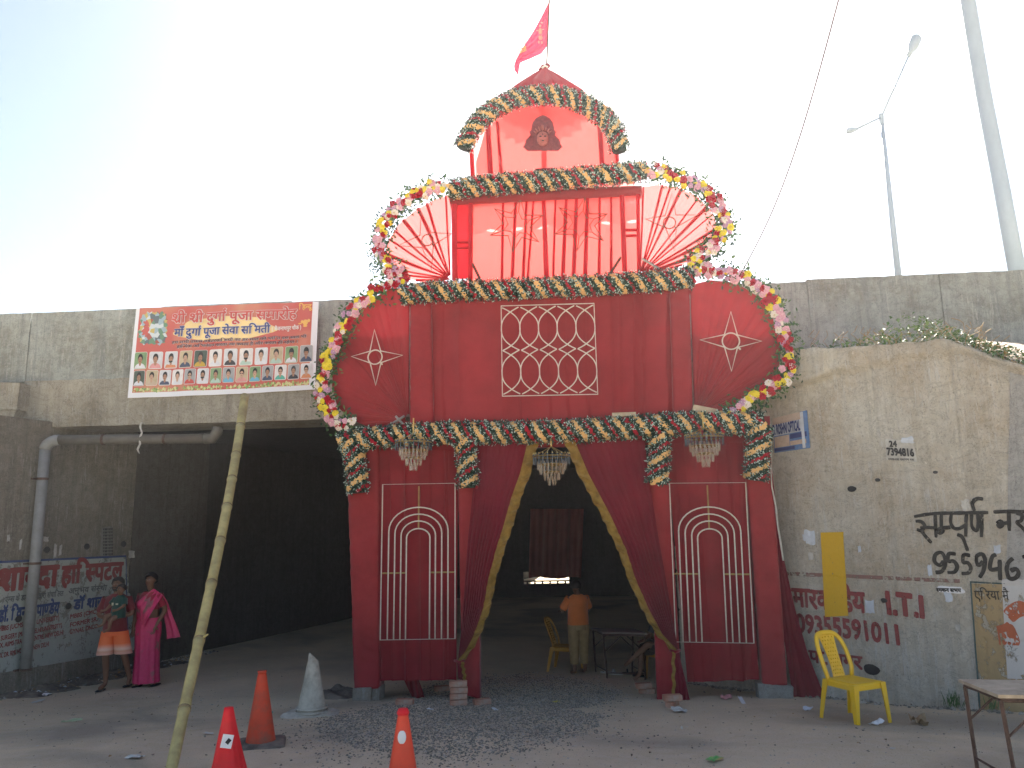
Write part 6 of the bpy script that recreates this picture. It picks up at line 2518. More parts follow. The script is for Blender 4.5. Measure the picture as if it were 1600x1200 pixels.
# ------------------------------------------------------------------ plastic chair
def plastic_chair(label, mat, cat='chair'):
    root = tag(empty('plastic_chair'), label, cat)
    W, Dp, SH, BH = 0.44, 0.42, 0.43, 0.90
    mb = MB()

    def seat(u, v):
        x = (u - 0.5) * W * (1 - 0.10 * v)
        y = -Dp / 2 + v * Dp
        e = abs(u - 0.5) * 2
        ev = abs(v - 0.5) * 2
        z = SH - 0.018 * (1 - e ** 2) * (1 - (0.8 * ev) ** 2) - (0.03 if v < 0.02 or e > 0.97 else 0) + 0.02 * v * 0
        return Vector((x, y, z))
    mb.grid(seat, 22, 20)
    # underside
    k0 = len(mb.v)
    for q_ in [seat(0, 0), seat(1, 0), seat(1, 1), seat(0, 1)]:
        mb.v.append(q_ + Vector((0, 0, -0.012)))
    mb.f.append([k0, k0 + 3, k0 + 2, k0 + 1])
    mb.m.append(0)
    for (a, b2) in (((0, 0), (1, 0)), ((1, 0), (1, 1)), ((1, 1), (0, 1)), ((0, 1), (0, 0))):
        A_, B_ = seat(*a), seat(*b2)
        mb.add([A_ + Vector((0, 0, 0.004)), B_ + Vector((0, 0, 0.004)), B_ - Vector((0, 0, 0.045)), A_ - Vector((0, 0, 0.045))], [(0, 1, 2, 3)])
    mb.build('seat', mat, root, True)
    for sx in (-1, 1):
        for fy in (-1, 1):
            mb = MB()
            x0, y0 = sx * (W / 2 - 0.025) * (0.9 if fy > 0 else 1), fy * (Dp / 2 - 0.02)
            x1, y1 = x0 + sx * 0.035, y0 + fy * (0.03 if fy < 0 else 0.09)
            rings = []
            for z, k in ((SH - 0.01, 0), (SH * 0.5, 0.5), (0.0, 1)):
                cx_, cy_ = lerp(x0, x1, k), lerp(y0, y1, k)
                a_ = lerp(0.036, 0.020, k)
                t_ = 0.012
                # L-section, corner outwards
                X = lambda q: cx_ + sx * q
                Y = lambda q: cy_ + fy * q
                L_ = [(X(a_), Y(a_)), (X(a_), Y(-a_)), (X(a_ - t_), Y(-a_)), (X(a_ - t_), Y(a_ - t_)), (X(-a_), Y(a_ - t_)), (X(-a_), Y(a_))]
                rings.append([(q[0], q[1], z) for q in L_])
            mb.loft(rings)
            mb.build('leg', mat, root)
    # back frame: an arch of flattened section
    def back_pt(x, h):          # leans back with height
        return Vector((x, Dp / 2 - 0.02 + 0.17 * max(0.0, (h - SH) / (BH - SH)) ** 1.2 - 0.10 * (x / 0.22) ** 2 * 0.3, h))
    pts = []
    for k in range(33):
        t_ = k / 32
        a = math.pi * (1 - t_)
        sa_ = max(0.0, math.sin(a))
        x = 0.225 * math.copysign(abs(math.cos(a)) ** 0.55, math.cos(a)) * (1 if t_ not in (0, 1) else 0.9)
        h = SH - 0.02 + (BH - SH + 0.0) * (sa_ ** 0.62)
        if t_ in (0, 1):
            h = SH - 0.02
        pts.append(back_pt(x * (0.86 + 0.14 * (h - SH) / (BH - SH)), h))
    mb = MB()
    rings = []
    for i, p_ in enumerate(pts):
        tg = (pts[min(i + 1, 32)] - pts[max(i - 1, 0)]).normalized()
        nrm = Vector((0, -1, 0.35)).normalized()
        sd_ = tg.cross(nrm).normalized()
        rings.append([p_ + sd_ * a_ * 0.026 + nrm * b2 * 0.012 for a_, b2 in ((-1, -1), (-1, 0.4), (-0.6, 1), (0.6, 1), (1, 0.4), (1, -1))])
    mb.loft(rings)
    mb.build('back_frame', mat, root, True)
    mb = MB()

    def splat(u, v):
        h = lerp(SH, BH - 0.012, v)
        wv = lerp(0.085, 0.125, v) * (1 - 0.20 * math.sin(math.pi * v))
        return back_pt((u - 0.5) * 2 * wv, h) + Vector((0, 0.0, 0))
    mb.grid(splat, 10, 16)
    b_ = len(mb.v)
    mb.grid(lambda u, v: splat(u, v) + Vector((0, 0.010, 0)), 10, 16)
    mb.build('back_splat', mat, root, True)
    mb = MB()
    for j in range(11):
        for i in range(5):
            u = (i + 0.5 + (0.25 if j % 2 else -0.25)) / 5
            if 0.08 < u < 0.92:
                c0 = splat(u, (j + 0.9) / 12.2)
                mb.ellipsoid(c0 + Vector((0, -0.004, 0)), (0.014, 0.009, 0.014), 8, 5)
    o = mb.build('embossed_dots', mat, root, True)
    o['kind'] = 'stuff'
    return root


legs = [onground(*q) for q in ((1302, 1127), (1335, 1141), (1383, 1134), (1337, 1112))]
g = sum(legs, Vector()) / 4
chair = plastic_chair('bright yellow moulded plastic chair in front of the wing wall', M['yellow'])
place(chair, g, R(24))
g = onground(884, 1000)
g = Vector((at(884, 1000, 14.1).x, 14.1, gz(0.9, 14.1)))
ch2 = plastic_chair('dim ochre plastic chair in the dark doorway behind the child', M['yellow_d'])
place(ch2, g, R(70))

# ------------------------------------------------------------------ folding table, bottom right
ZT = 0.80


def onz(px, py, z):
    d = ray(px, py)
    return CAM + d * ((z - CAM.z) / d.z)


def table(A, B, C, label, mat_top, leg_l=None):
    """A far left, B near left, C near right corners of the top."""
    root = tag(empty('folding_table', (B.x, B.y, gz(B.x, B.y))), label, 'table')
    Dd = A + (C - B)
    up = Vector((0, 0, 0.025))
    mb = MB()
    mb.prism([A + up, Dd + up, C + up, B + up], (0, 0, -0.025))
    mb.build('table_top', mat_top, root)
    e1, e2 = (C - B).normalized(), (A - B).normalized()
    ins = 0.03
    cs_ = [B + e1 * ins + e2 * ins, C - e1 * ins + e2 * ins, Dd - e1 * ins - e2 * ins, A + e1 * ins - e2 * ins]
    mb = MB()
    mb.tube([c - up * 0.8 for c in cs_], 0.017, 4, closed=True)
    mb.build('top_frame', M['iron'], root)
    feet = []
    for k, c in enumerate(cs_):
        s1 = 1 if k in (1, 2) else -1
        s2 = 1 if k in (2, 3) else -1
        f = c + e1 * (0.03 * s1 * -1) + e2 * (0.02 * s2)
        f.z = gz(f.x, f.y)
        feet.append(f)
        mb = MB()
        mb.tube([c - up, f], 0.017, 4)
        mb.build('leg', M['iron'], root)
    for (i, j) in ((0, 3), (1, 2)):
        mb = MB()
        a, b2 = cs_[i].lerp(feet[i], 0.82), cs_[j].lerp(feet[j], 0.82)
        mb.tube([a, b2], 0.011, 4)
        mb.build('stretcher', M['iron'], root)
    for k, s_ in ((0, 1), (3, 1), (1, -1), (2, -1)):
        mb = MB()
        mb.tube([cs_[k] + e1 * (0.30 * s_) - up, cs_[k].lerp(feet[k], 0.40)], 0.010, 4)
        mb.build('brace', M['iron'], root)
    mb = MB()
    mb.tube([cs_[0].lerp(feet[0], 0.86), cs_[1].lerp(feet[1], 0.86)], 0.011, 4)
    mb.build('stretcher', M['iron'], root)
    return root


A, B, C = onz(1498, 1066, 0.70), onz(1560, 1091, 0.70), onz(1730, 1094, 0.70)
table(A, B, C, 'worn plywood folding table with rusty iron legs at the lower right corner', M['ctop'])
# dim table inside the doorway
TY = 13.4
A = at(922, 960, TY + 0.5)
zt_ = gz(1, TY) + 0.72
A.z = zt_
B = at(940, 968, TY - 0.1)
B.z = zt_
C = at(1010, 968, TY - 0.3)
C.z = zt_
A = B + (A - B).normalized() * 0.6
table(A, B, C, 'dim table with pale metal edge just inside the doorway', simple('dim_table_top', (0.16, 0.13, 0.12), 0.7, 0.2, 8))

# ------------------------------------------------------------------ bricks
def brick_mesh():
    mb = MB()
    r2 = random.Random(4)
    mb.box((0, 0, 0), (0.235, 0.112, 0.074))
    o = mb.build('brick', M['brick'])
    bm = bmesh.new()
    bm.from_mesh(o.data)
    bmesh.ops.bevel(bm, geom=bm.edges[:], offset=0.006, segments=2, affect='EDGES')
    bmesh.ops.subdivide_edges(bm, edges=bm.edges[:], cuts=1, use_grid_fill=True)
    for v in bm.verts:
        v.co += Vector([0.003 * noise.noise(v.co * 30 + Vector((k * 9, 0, 0))) for k in range(3)])
    bm.to_mesh(o.data)
    bm.free()
    return o


br = brick_mesh()
first = True
hb = 0.079


def put_brick(p, rz, label, tilt=0.0, grp=None):
    global first
    o = br if first else br.copy()
    if not first:
        COL.objects.link(o)
    first = False
    o.location = p
    o.rotation_euler = (tilt, rnd.uniform(-0.02, 0.02), rz)
    tag(o, label, 'brick', grp)


g = onground(717, 1103)
wts = ['lowest brick', 'second brick up', 'third brick up', 'topmost brick']
for k in range(4):
    put_brick(g + Vector((rnd.uniform(-.012, .012), 0.05, 0.037 + hb * k)), R(rnd.uniform(-7, 7)) + R(4), '%s of the four stacked left of the doorway' % wts[k], 0, 'bricks stacked by the doorway')
put_brick(onground(753, 1101) + Vector((0, 0.03, 0.036)), R(25), 'single brick lying just right of the four-brick stack')
put_brick(onground(632, 1102) + Vector((0, 0.03, 0.036)), R(-8), 'single brick on the gravel below the left arch panel')
put_brick(onground(690, 1082) + Vector((0, 0.05, 0.036)), R(12), 'brick lying in the shade behind the four-brick stack')
g = onground(1052, 1106)
put_brick(g + Vector((0, 0.06, 0.034)), R(60), 'lower brick under the right doorway pillar')
put_brick(g + Vector((0.0, 0.03, 0.034 + hb)), R(6), 'upper brick under the right doorway pillar')
g = onground(1012, 1084)
put_brick(g + Vector((0, 0.06, 0.034)), R(-14), 'brick lying left behind the right doorway pillar')
put_brick(g + Vector((-0.05, 0.02, 0.034 + hb)), R(5), 'brick resting on another left of the right doorway pillar')

# ------------------------------------------------------------------ litter
def crumple(g, size, mat, label, cat, name, flatn=0.35, seed=0, n=7):
    r_ = random.Random(seed)
    mb = MB()
    rows = []

    def fn(u, v):
        x, y = (u - 0.5) * size[0], (v - 0.5) * size[1]
        z = 0.012 + flatn * min(size) * (0.5 + noise.noise(Vector((u * 2.6, v * 2.6, seed)))) * 0.5
        return Vector((x * (1 + 0.2 * noise.noise(Vector((v * 3, seed, 0)))), y * (1 + 0.3 * noise.noise(Vector((u * 3, seed, 4)))), z))
    mb.grid(fn, n, n)
    o = mb.build(name, mat)
    o.location = g
    o.rotation_euler = (0, 0, r_.uniform(0, 3))
    return tag(o, label, cat)


gp_ = simple('green_wrapper_print', (0.12, 0.42, 0.12), 0.4, 0.3, 18, dirt=(0.6, 0.15, 0.08), dirtamt=0.8)
yp_ = simple('yellow_wrapper', (0.65, 0.55, 0.10), 0.5, 0.2, 10)
for k, (x, y, sz, mt, lb, ct, nm, fl) in enumerate((
        (1117, 1188, (0.16, 0.09), gp_, 'crumpled green and orange snack wrapper near the bottom edge', 'wrapper', 'snack_wrapper', 0.4),
        (869, 1096, (0.10, 0.06), yp_, 'small yellow scrap lying on the gravel under the doorway', 'scrap', 'paper_scrap', 0.4),
        (773, 1110, (0.16, 0.05), M['white'], 'thin white strip of paper right of the stacked bricks', 'paper', 'paper_scrap', 0.3),
        (672, 1110, (0.09, 0.05), M['white'], 'small white scrap left of the stacked bricks', 'paper', 'paper_scrap', 0.4),
        (1262, 1112, (0.16, 0.09), paper2, 'pale crumpled paper left of the yellow chair', 'paper', 'paper_scrap', 0.5),
        (1370, 1134, (0.17, 0.10), M['white'], 'white crumpled cup paper by the front leg of the yellow chair', 'paper', 'paper_scrap', 0.8),
        (1436, 1131, (0.24, 0.13), simple('brown_bag', (0.26, 0.18, 0.10), 0.9, 0.3, 10), 'brown crumpled paper bag on the dirt between chair and table', 'paper bag', 'paper_bag', 1.3),
        (1060, 1112, (0.2, 0.16), paper, 'torn newspaper scraps beside the two bricks', 'paper', 'paper_scrap', 0.5),
        (1135, 1094, (0.22, 0.15), simple('red_white_print', (0.55, 0.25, 0.25), 0.7, 0.5, 30), 'printed red and white packet under the right arch panel', 'packet', 'printed_packet', 0.4),
        (1160, 1099, (0.50, 0.05), M['white'], 'long white strip lying left of the right concrete block', 'paper', 'paper_scrap', 0.3),
        (1395, 1175, (0.05, 0.04), paper, 'tiny pale scrap on the dirt below the yellow chair', 'paper', 'paper_scrap', 0.4),
        (112, 1128, (0.22, 0.12), simple('pale_green_wrapper', (0.35, 0.42, 0.25), 0.6, 0.3, 14), 'pale greenish wrapper on the dirt at the lower left', 'wrapper', 'snack_wrapper', 0.3),
        (210, 1184, (0.16, 0.09), paper, 'crumpled pale paper left of the foot of the bamboo pole', 'paper', 'paper_scrap', 0.5),
        (73, 1086, (0.12, 0.1), M['white'], 'white scrap among the rubble right of the drain pipe', 'paper', 'paper_scrap', 0.6),
        (60, 1097, (0.26, 0.1), paper, 'flat pale scrap in front of the drain pipe rubble', 'paper', 'paper_scrap', 0.3),
        (38, 1076, (0.2, 0.12), yp_, 'yellowish crushed wrapper at the foot of the drain pipe', 'wrapper', 'snack_wrapper', 0.6),
        (422, 1114, (0.08, 0.07), simple('teal_cap', (0.05, 0.30, 0.25), 0.4, 0.1, 5), 'small teal scrap right of the orange cone', 'scrap', 'plastic_scrap', 0.9),
        (326, 1147, (0.12, 0.05), paper, 'small pale scrap between bamboo pole and red cone', 'paper', 'paper_scrap', 0.4),
)):
    crumple(onground(x, y), sz, mt, lb, ct, nm, fl, k + 3)
# heap of dark rubble by the left pillar and against the left wall
mb = MB()


def heap(cx, cy, rx, ry, hh, seed):
    def fn(u, v):
        a, r_ = u * 2 * math.pi, v
        x, y = cx + rx * r_ * math.cos(a), cy + ry * r_ * math.sin(a)
        z = gz(x, y) + bump(x, y) - 0.01 + hh * (1 - r_ ** 1.5) * (0.7 + 0.7 * noise.noise(Vector((x * 5, y * 5, seed)))) + 0.02 * noise.noise(Vector((x * 18, y * 18, seed)))
        return (x, y, z)
    mb.grid(fn, 40, 12)


q = onground(524, 1090)
heap(q.x, q.y + 0.3, 0.45, 0.5, 0.16, 1)
tag(mb.build('rubble_heap', M['rubber'], smooth=True), 'low heap of dark rubble beside the left pillar of the gate', kind='stuff')
mb = MB()
for k in range(7):
    q = LEFT.pt(0.1 + k * 0.5, 0, 0.3)
    heap(q.x, q.y, 0.55, 0.32, 0.09, k)
tag(mb.build('rubbish_bank', M['rubber'], smooth=True), 'dark bank of dirt and rubbish along the foot of the left wall', kind='stuff')
mb = MB()
for _ in range(260):
    q = LEFT.pt(rnd.uniform(0, 3.6), 0, rnd.uniform(0.15, 0.75) ** 1.0)
    s_ = rnd.uniform(0.02, 0.055)
    z = gz(q.x, q.y) + bump(q.x, q.y) + rnd.uniform(0.02, 0.09) * max(0, 1 - abs(rnd.random()))
    leaf_faces(mb, Vector((q.x, q.y, z)), Vector((rnd.uniform(-1, 1), rnd.uniform(-1, 1), rnd.uniform(-.2, .3))).normalized(), Vector((rnd.uniform(-.5, .5), rnd.uniform(-.5, .5), 1)).normalized(), s_ * 1.5, s_, rnd.choice([0, 0, 0, 0, 1, 2, 3]))
tag(mb.build('litter', [lm[2], paper, simple('brown_leaf', (0.12, 0.08, 0.05), 0.9, 0.3, 9), paper2]), 'dry leaves and paper bits strewn along the left wall', kind='stuff')
mb = MB()
for _ in range(420):
    x, y = rnd.uniform(-8, 6), rnd.uniform(7, 13)
    s_ = rnd.uniform(0.008, 0.028)
    leaf_faces(mb, Vector((x, y, gz(x, y) + bump(x, y) + 0.012)), Vector((rnd.uniform(-1, 1), rnd.uniform(-1, 1), 0.1)).normalized(), Vector((rnd.uniform(-.4, .4), 0, 1)).normalized(), s_ * 1.6, s_, rnd.choice([0, 0, 0, 2, 2, 2, 1]))
tag(mb.build('litter', [lm[2], paper, bpy.data.materials['brown_leaf']]), 'leaf bits and crumbs strewn over the open ground', kind='stuff')
# plants at the foot of the wing wall
mb = MB()
for (x, y) in ((1490, 1116), (1500, 1114), (1555, 1112)):
    q = WING.pt(WING.px(x, y)[0], 0, 0.08)
    q.z = gz(q.x, q.y)
    for _ in range(16):
        d = Vector((rnd.uniform(-.5, .5), rnd.uniform(-.5, .2), 1)).normalized()
        leaf_faces(mb, q + Vector((rnd.uniform(-.06, .06), rnd.uniform(-.04, .04), 0)), d, Vector((0, -1, .2)), rnd.uniform(.12, .25), 0.012, 0)
tag(mb.build('weeds', lm[0]), 'thin tufts of weeds at the foot of the wing wall', kind='stuff')


# sandals
def sandal(px, py, rz, label, mat):
    root = tag(empty('sandal'), label, 'sandal')
    mb = MB()
    rg = []
    for z, s_ in ((0, 1.0), (0.025, 1.0)):
        rg.append([(0.045 * s_ * math.cos(a) * (1.15 if math.sin(a) > 0 else 0.85), 0.13 * s_ * math.sin(a), z) for a in [2 * math.pi * k / 20 for k in range(20)]])
    mb.loft(rg)
    mb.build('sole', mat, root)
    mb = MB()
    mb.tube([(-0.05, 0.03, 0.02), (-0.02, 0.04, 0.075), (0.02, 0.04, 0.075), (0.05, 0.03, 0.02)], 0.014, 6)
    mb.build('strap', mat, root, True)
    place(root, onground(px, py) + Vector((0, 0, 0.012)), rz)


sandal(950, 1054, R(70), 'pale sandal lying left of its pair on the doorway ground', paper)
sandal(962, 1056, R(55), 'pale sandal lying right of its pair on the doorway ground', paper)
sandal(984, 1056, R(80), 'dark sandal beside the pale pair inside the doorway', M['black'])
sandal(1000, 1060, R(60), 'dark sandal nearest the right doorway pillar', M['black'])


# ================================================================== PEOPLE
def body(name, J, E, mat, parent, root_j='pelvis', sub=1):
    me = bpy.data.meshes.new('tmp_body')
    names = list(J)
    me.from_pydata([J[k][:3] for k in names], [(names.index(a), names.index(b2)) for a, b2 in E], [])
    o = bpy.data.objects.new('tmp_body', me)
    COL.objects.link(o)
    md = o.modifiers.new('skin', 'SKIN')
    md.use_smooth_shade = True
    md.branch_smoothing = 0.4
    if not me.skin_vertices:
        bm = bmesh.new()
        bm.from_mesh(me)
        bm.verts.layers.skin.verify()
        bm.to_mesh(me)
        bm.free()
    sv = me.skin_vertices[0].data
    for i, k in enumerate(names):
        r_ = J[k][3]
        sv[i].radius = (r_, r_ if len(J[k]) < 5 else J[k][4])
        sv[i].use_root = (k == root_j)
    s2 = o.modifiers.new('sub', 'SUBSURF')
    s2.levels = sub
    s2.render_levels = sub
    dg = bpy.context.evaluated_depsgraph_get()
    dg.update()
    nm = bpy.data.meshes.new_from_object(o.evaluated_get(dg))
    bpy.data.objects.remove(o)
    nm.name = name
    nm.materials.clear()
    nm.materials.append(mat)
    nm.polygons.foreach_set('use_smooth', [True] * len(nm.polygons))
    ob = bpy.data.objects.new(name, nm)
    COL.objects.link(ob)
    ob.parent = parent
    return ob


def base_joints():
    J = {
        'pelvis': (0, 0, 0.90, 0.125), 'spine': (0, 0, 1.08, 0.115), 'chest': (0, 0, 1.26, 0.135), 'neck0': (0, 0.01, 1.395, 0.058),
        'neck1': (0, -0.005, 1.45, 0.052), 'jaw': (0, -0.028, 1.495, 0.058), 'head': (0, -0.012, 1.56, 0.080), 'crown': (0, 0.0, 1.625, 0.066),
        'nose': (0, -0.112, 1.535, 0.012), 'earl': (-0.086, 0.0, 1.545, 0.014), 'earr': (0.086, 0.0, 1.545, 0.014),
    }
    E = [('pelvis', 'spine'), ('spine', 'chest'), ('chest', 'neck0'), ('neck0', 'neck1'), ('neck1', 'jaw'), ('jaw', 'head'), ('head', 'crown'), ('head', 'nose'), ('head', 'earl'), ('head', 'earr')]
    return J, E


def add_arm(J, E, s, sh, el, wr, hand_dir, curl=0.3):
    """sh, el, wr: joint positions; hand_dir: unit direction of the palm."""
    k = 'l' if s < 0 else 'r'
    J['sh' + k] = (*sh, 0.056)
    J['el' + k] = (*el, 0.041)
    J['wr' + k] = (*wr, 0.026)
    hd = Vector(hand_dir).normalized()
    palm = Vector(wr) + hd * 0.06
    J['palm' + k] = (*palm, 0.027)
    E += [('chest', 'sh' + k), ('sh' + k, 'el' + k), ('el' + k, 'wr' + k), ('wr' + k, 'palm' + k)]
    side = hd.cross(Vector((0, -1, 0.2))).normalized()
    nrm = side.cross(hd).normalized()
    for i, (o_, L_) in enumerate(((-0.027, 0.058), (-0.009, 0.072), (0.010, 0.068), (0.028, 0.050))):
        a = palm + hd * 0.028 + side * o_
        m_ = a + hd * L_ * 0.5 + side * o_ * 0.2
        e_ = m_ + (hd * (1 - curl) + nrm * curl).normalized() * L_ * 0.5
        J['f%s%d0' % (k, i)] = (*a, 0.010)
        J['f%s%d1' % (k, i)] = (*m_, 0.009)
        J['f%s%d2' % (k, i)] = (*e_, 0.007)
        E += [('palm' + k, 'f%s%d0' % (k, i)), ('f%s%d0' % (k, i), 'f%s%d1' % (k, i)), ('f%s%d1' % (k, i), 'f%s%d2' % (k, i))]
    a = palm - hd * 0.02 - side * 0.034
    e_ = a + (hd * 0.6 - side * 0.8).normalized() * 0.045
    J['t%s0' % k] = (*a, 0.012)
    J['t%s1' % k] = (*e_, 0.009)
    E += [('palm' + k, 't%s0' % k), ('t%s0' % k, 't%s1' % k)]


def add_leg(J, E, s, hip, kn, an, toe):
    k = 'l' if s < 0 else 'r'
    J['hip' + k] = (*hip, 0.088)
    J['kn' + k] = (*kn, 0.056)
    J['cf' + k] = (*(Vector(kn).lerp(Vector(an), 0.35) + Vector((0, 0.012, 0))), 0.052)
    J['an' + k] = (*an, 0.034)
    J['toe' + k] = (*toe, 0.032)
    E += [('pelvis', 'hip' + k), ('hip' + k, 'kn' + k), ('kn' + k, 'cf' + k), ('cf' + k, 'an' + k), ('an' + k, 'toe' + k)]


def ell(c, rx, ry, n=24, fold=0.0, nf=7, ph=0.0, ax=None):
    out = []
    for k in range(n):
        a = 2 * math.pi * k / n
        r_ = 1 + fold * math.sin(nf * a + ph)
        p_ = Vector((rx * r_ * math.cos(a), ry * r_ * math.sin(a), 0))
        if ax is not None:
            p_ = ax @ p_
        out.append(Vector(c) + p_)
    return out


def sleeve(mb, a, b2, r0, r1, n=14, k=5, mi=0):
    a, b2 = Vector(a), Vector(b2)
    mb.tube([a.lerp(b2, i / k) for i in range(k + 1)], [lerp(r0, r1, i / k) * (1 + 0.05 * math.sin(i * 2.1)) for i in range(k + 1)], n, mi, caps=False)


def hair_cap(mb, c, r_, cut=-0.1, n=18):
    """upper part of an ellipsoid, kept behind the face."""
    rings = []
    for j in range(10):
        th = math.pi * (0.02 + 0.60 * j / 9)
        rg = []
        for k in range(n):
            a = 2 * math.pi * k / n
            front = max(0, -math.sin(a))          # -y is the face
            th2 = th * (1 - 0.48 * front ** 1.2)
            rr_ = 1 + 0.06 * noise.noise(Vector((math.cos(a) * 3, math.sin(a) * 3, j)))
            rg.append(Vector(c) + Vector((r_[0] * math.sin(th2) * math.cos(a) * rr_, r_[1] * math.sin(th2) * math.sin(a) * rr_, r_[2] * math.cos(th2) * rr_)))
        rings.append(rg)
    mb.loft(rings, caps=(True, False))


def face(root, c, s=1.0, beard=False, brow=True):
    c = Vector(c)
    for sx in (-1, 1):
        mb = MB()
        mb.ellipsoid(c + Vector((0.030 * sx, -0.076, 0.012)) * s, (0.012 * s, 0.007 * s, 0.007 * s), 8, 5)
        mb.build('eye', M['eye'], root, True)
        mb = MB()
        mb.ellipsoid(c + Vector((0.030 * sx, -0.082, 0.012)) * s, (0.006 * s, 0.004 * s, 0.006 * s), 8, 5)
        mb.tube([c + Vector((0.014 * sx, -0.083, 0.031)) * s, c + Vector((0.045 * sx, -0.077, 0.033)) * s], 0.004 * s, 5)
        mb.build('eyebrow', M['hair'], root, True)
    mb = MB()
    mb.ellipsoid(c + Vector((0, -0.084, -0.050)) * s, (0.024 * s, 0.010 * s, 0.007 * s), 10, 5)
    mb.build('mouth', simple('lips', (0.16, 0.05, 0.045), 0.5) if 'lips' not in bpy.data.materials else bpy.data.materials['lips'], root, True)


# ---- man carrying a child
g = onground(173, 1078)
Hm = hgt(g, 175, 899)
S = Hm / 1.69
man = tag(empty('person'), 'bearded person in maroon T-shirt and orange shorts carrying a small child', 'person')
J, E = base_joints()
add_arm(J, E, -1, (-0.185, 0.0, 1.355), (-0.265, 0.0, 1.09), (-0.06, -0.17, 1.06), (1, -0.2, 0.1), 0.3)
add_arm(J, E, 1, (0.185, 0.0, 1.355), (0.255, -0.02, 1.10), (0.04, -0.19, 1.10), (-1, -0.1, -0.05), 0.3)
add_leg(J, E, -1, (-0.09, 0, 0.84), (-0.10, -0.03, 0.48), (-0.085, 0.0, 0.085), (-0.11, -0.15, 0.035))
add_leg(J, E, 1, (0.09, 0, 0.84), (0.14, 0.06, 0.49), (0.17, 0.22, 0.12), (0.19, 0.10, 0.04))
body('body', J, E, M['skin'], man)
mb = MB()
mb.loft([ell((0, 0, z), rx, ry, 28, fo, 6, z * 9) for z, rx, ry, fo in ((0.86, 0.185, 0.145, .03), (0.93, 0.18, 0.14, .03), (1.02, 0.17, 0.13, .02), (1.14, 0.172, 0.132, .015), (1.26, 0.185, 0.140, 0), (1.34, 0.185, 0.12, 0), (1.385, 0.13, 0.09, 0), (1.415, 0.075, 0.072, 0))], caps=(False, False))
sleeve(mb, (-0.15, 0, 1.345), (-0.245, 0, 1.15), 0.078, 0.066)
sleeve(mb, (0.15, 0, 1.345), (0.24, -0.01, 1.15), 0.078, 0.066)
mb.build('t_shirt', cloth('maroon_tshirt', (0.15, 0.015, 0.022), 0.05), man, True)
m, t, b = newmat('orange_shorts')
gx_ = N_(t, 'ShaderNodeTexCoord')
sp_ = N_(t, 'ShaderNodeSeparateXYZ')
t.links.new(gx_.outputs['Object'], sp_.inputs[0])
r_ = ramp(t, sp_.outputs[2], [(0.50, (0.75, 0.42, 0.33)), (0.57, (0.62, 0.30, 0.20)), (0.60, (0.78, 0.50, 0.40)), (0.68, (0.80, 0.16, 0.04)), (0.9, (0.80, 0.13, 0.03))])
t.links.new(r_.outputs[0], b.inputs['Base Color'])
b.inputs['Roughness'].default_value = 0.7
mb = MB()
mb.loft([ell((0, 0, z), rx, ry, 24) for z, rx, ry in ((0.94, 0.165, 0.13), (0.86, 0.178, 0.138), (0.80, 0.18, 0.14))], caps=(False, False))
for sx, kx, ky in ((-1, -0.115, -0.03), (1, 0.135, 0.045)):
    mb.loft([ell((lerp(0.085 * sx, kx, k), lerp(0, ky, k), lerp(0.86, 0.52, k)), lerp(0.108, 0.125, k), lerp(0.125, 0.12, k), 22, 0.04 * k, 5, sx) for k in (0, .25, .5, .75, 1)], caps=(False, False))
mb.build('shorts', m, man, True)
mb = MB()
hair_cap(mb, (0, 0.0, 1.575), (0.094, 0.100, 0.098))
mb.build('hair', M['hair'], man, True)
mb = MB()
rg = []
for j in range(6):
    z = lerp(1.520, 1.452, j / 5)
    w_ = lerp(0.081, 0.045, (j / 5) ** 2)
    rg.append([Vector((w_ * math.cos(a), -0.012 - (0.085 - 0.012 * j / 5) * math.sin(a), z)) for a in [math.pi * k / 14 for k in range(15)]])
mb.loft(rg, caps=(False, False), closed=False)
mb.build('beard', M['hair'], man, True)
face(man, (0, -0.018, 1.55))
for (x, y, z) in ((-0.11, -0.09, 0.012), (0.185, 0.14, 0.03)):
    mb = MB()
    mb.ellipsoid((x, y, z), (0.052, 0.135, 0.016), 14, 6)
    mb.build('sandal', M['black'], man, True)
place(man, g + Vector((0.0, 0, 0)), R(0))
man.scale = (S, S, S)

# the child in his arm
kid = tag(empty('person'), 'small child in a dark green shirt carried on the bearded man\'s arm', 'person')
J = {'pelvis': (0, 0, 0, 0.075), 'spine': (0.01, 0, 0.10, 0.07), 'chest': (0.02, 0, 0.19, 0.075), 'neck0': (0.025, 0, 0.265, 0.036), 'jaw': (0.03, -0.015, 0.315, 0.046), 'head': (0.03, -0.01, 0.365, 0.064), 'crown': (0.03, 0, 0.415, 0.05), 'nose': (0.03, -0.085, 0.35, 0.009), 'earl': (-0.038, 0, .35, .01), 'earr': (0.098, 0, .35, .01)}
E = [('pelvis', 'spine'), ('spine', 'chest'), ('chest', 'neck0'), ('neck0', 'jaw'), ('jaw', 'head'), ('head', 'crown'), ('head', 'nose'), ('head', 'earl'), ('head', 'earr')]
for s_, k, hip, kn, an, toe in ((-1, 'l', (-0.05, -0.02, -0.02), (-0.10, -0.14, -0.02), (-0.10, -0.17, -0.14), (-0.17, -0.22, -0.165)), (1, 'r', (0.04, -0.03, -0.03), (0.0, -0.15, -0.07), (0.0, -0.17, -0.21), (-0.08, -0.20, -0.245))):
    J['hip' + k] = (*hip, 0.052)
    J['kn' + k] = (*kn, 0.038)
    J['an' + k] = (*an, 0.024)
    J['toe' + k] = (*toe, 0.020)
    E += [('pelvis', 'hip' + k), ('hip' + k, 'kn' + k), ('kn' + k, 'an' + k), ('an' + k, 'toe' + k)]
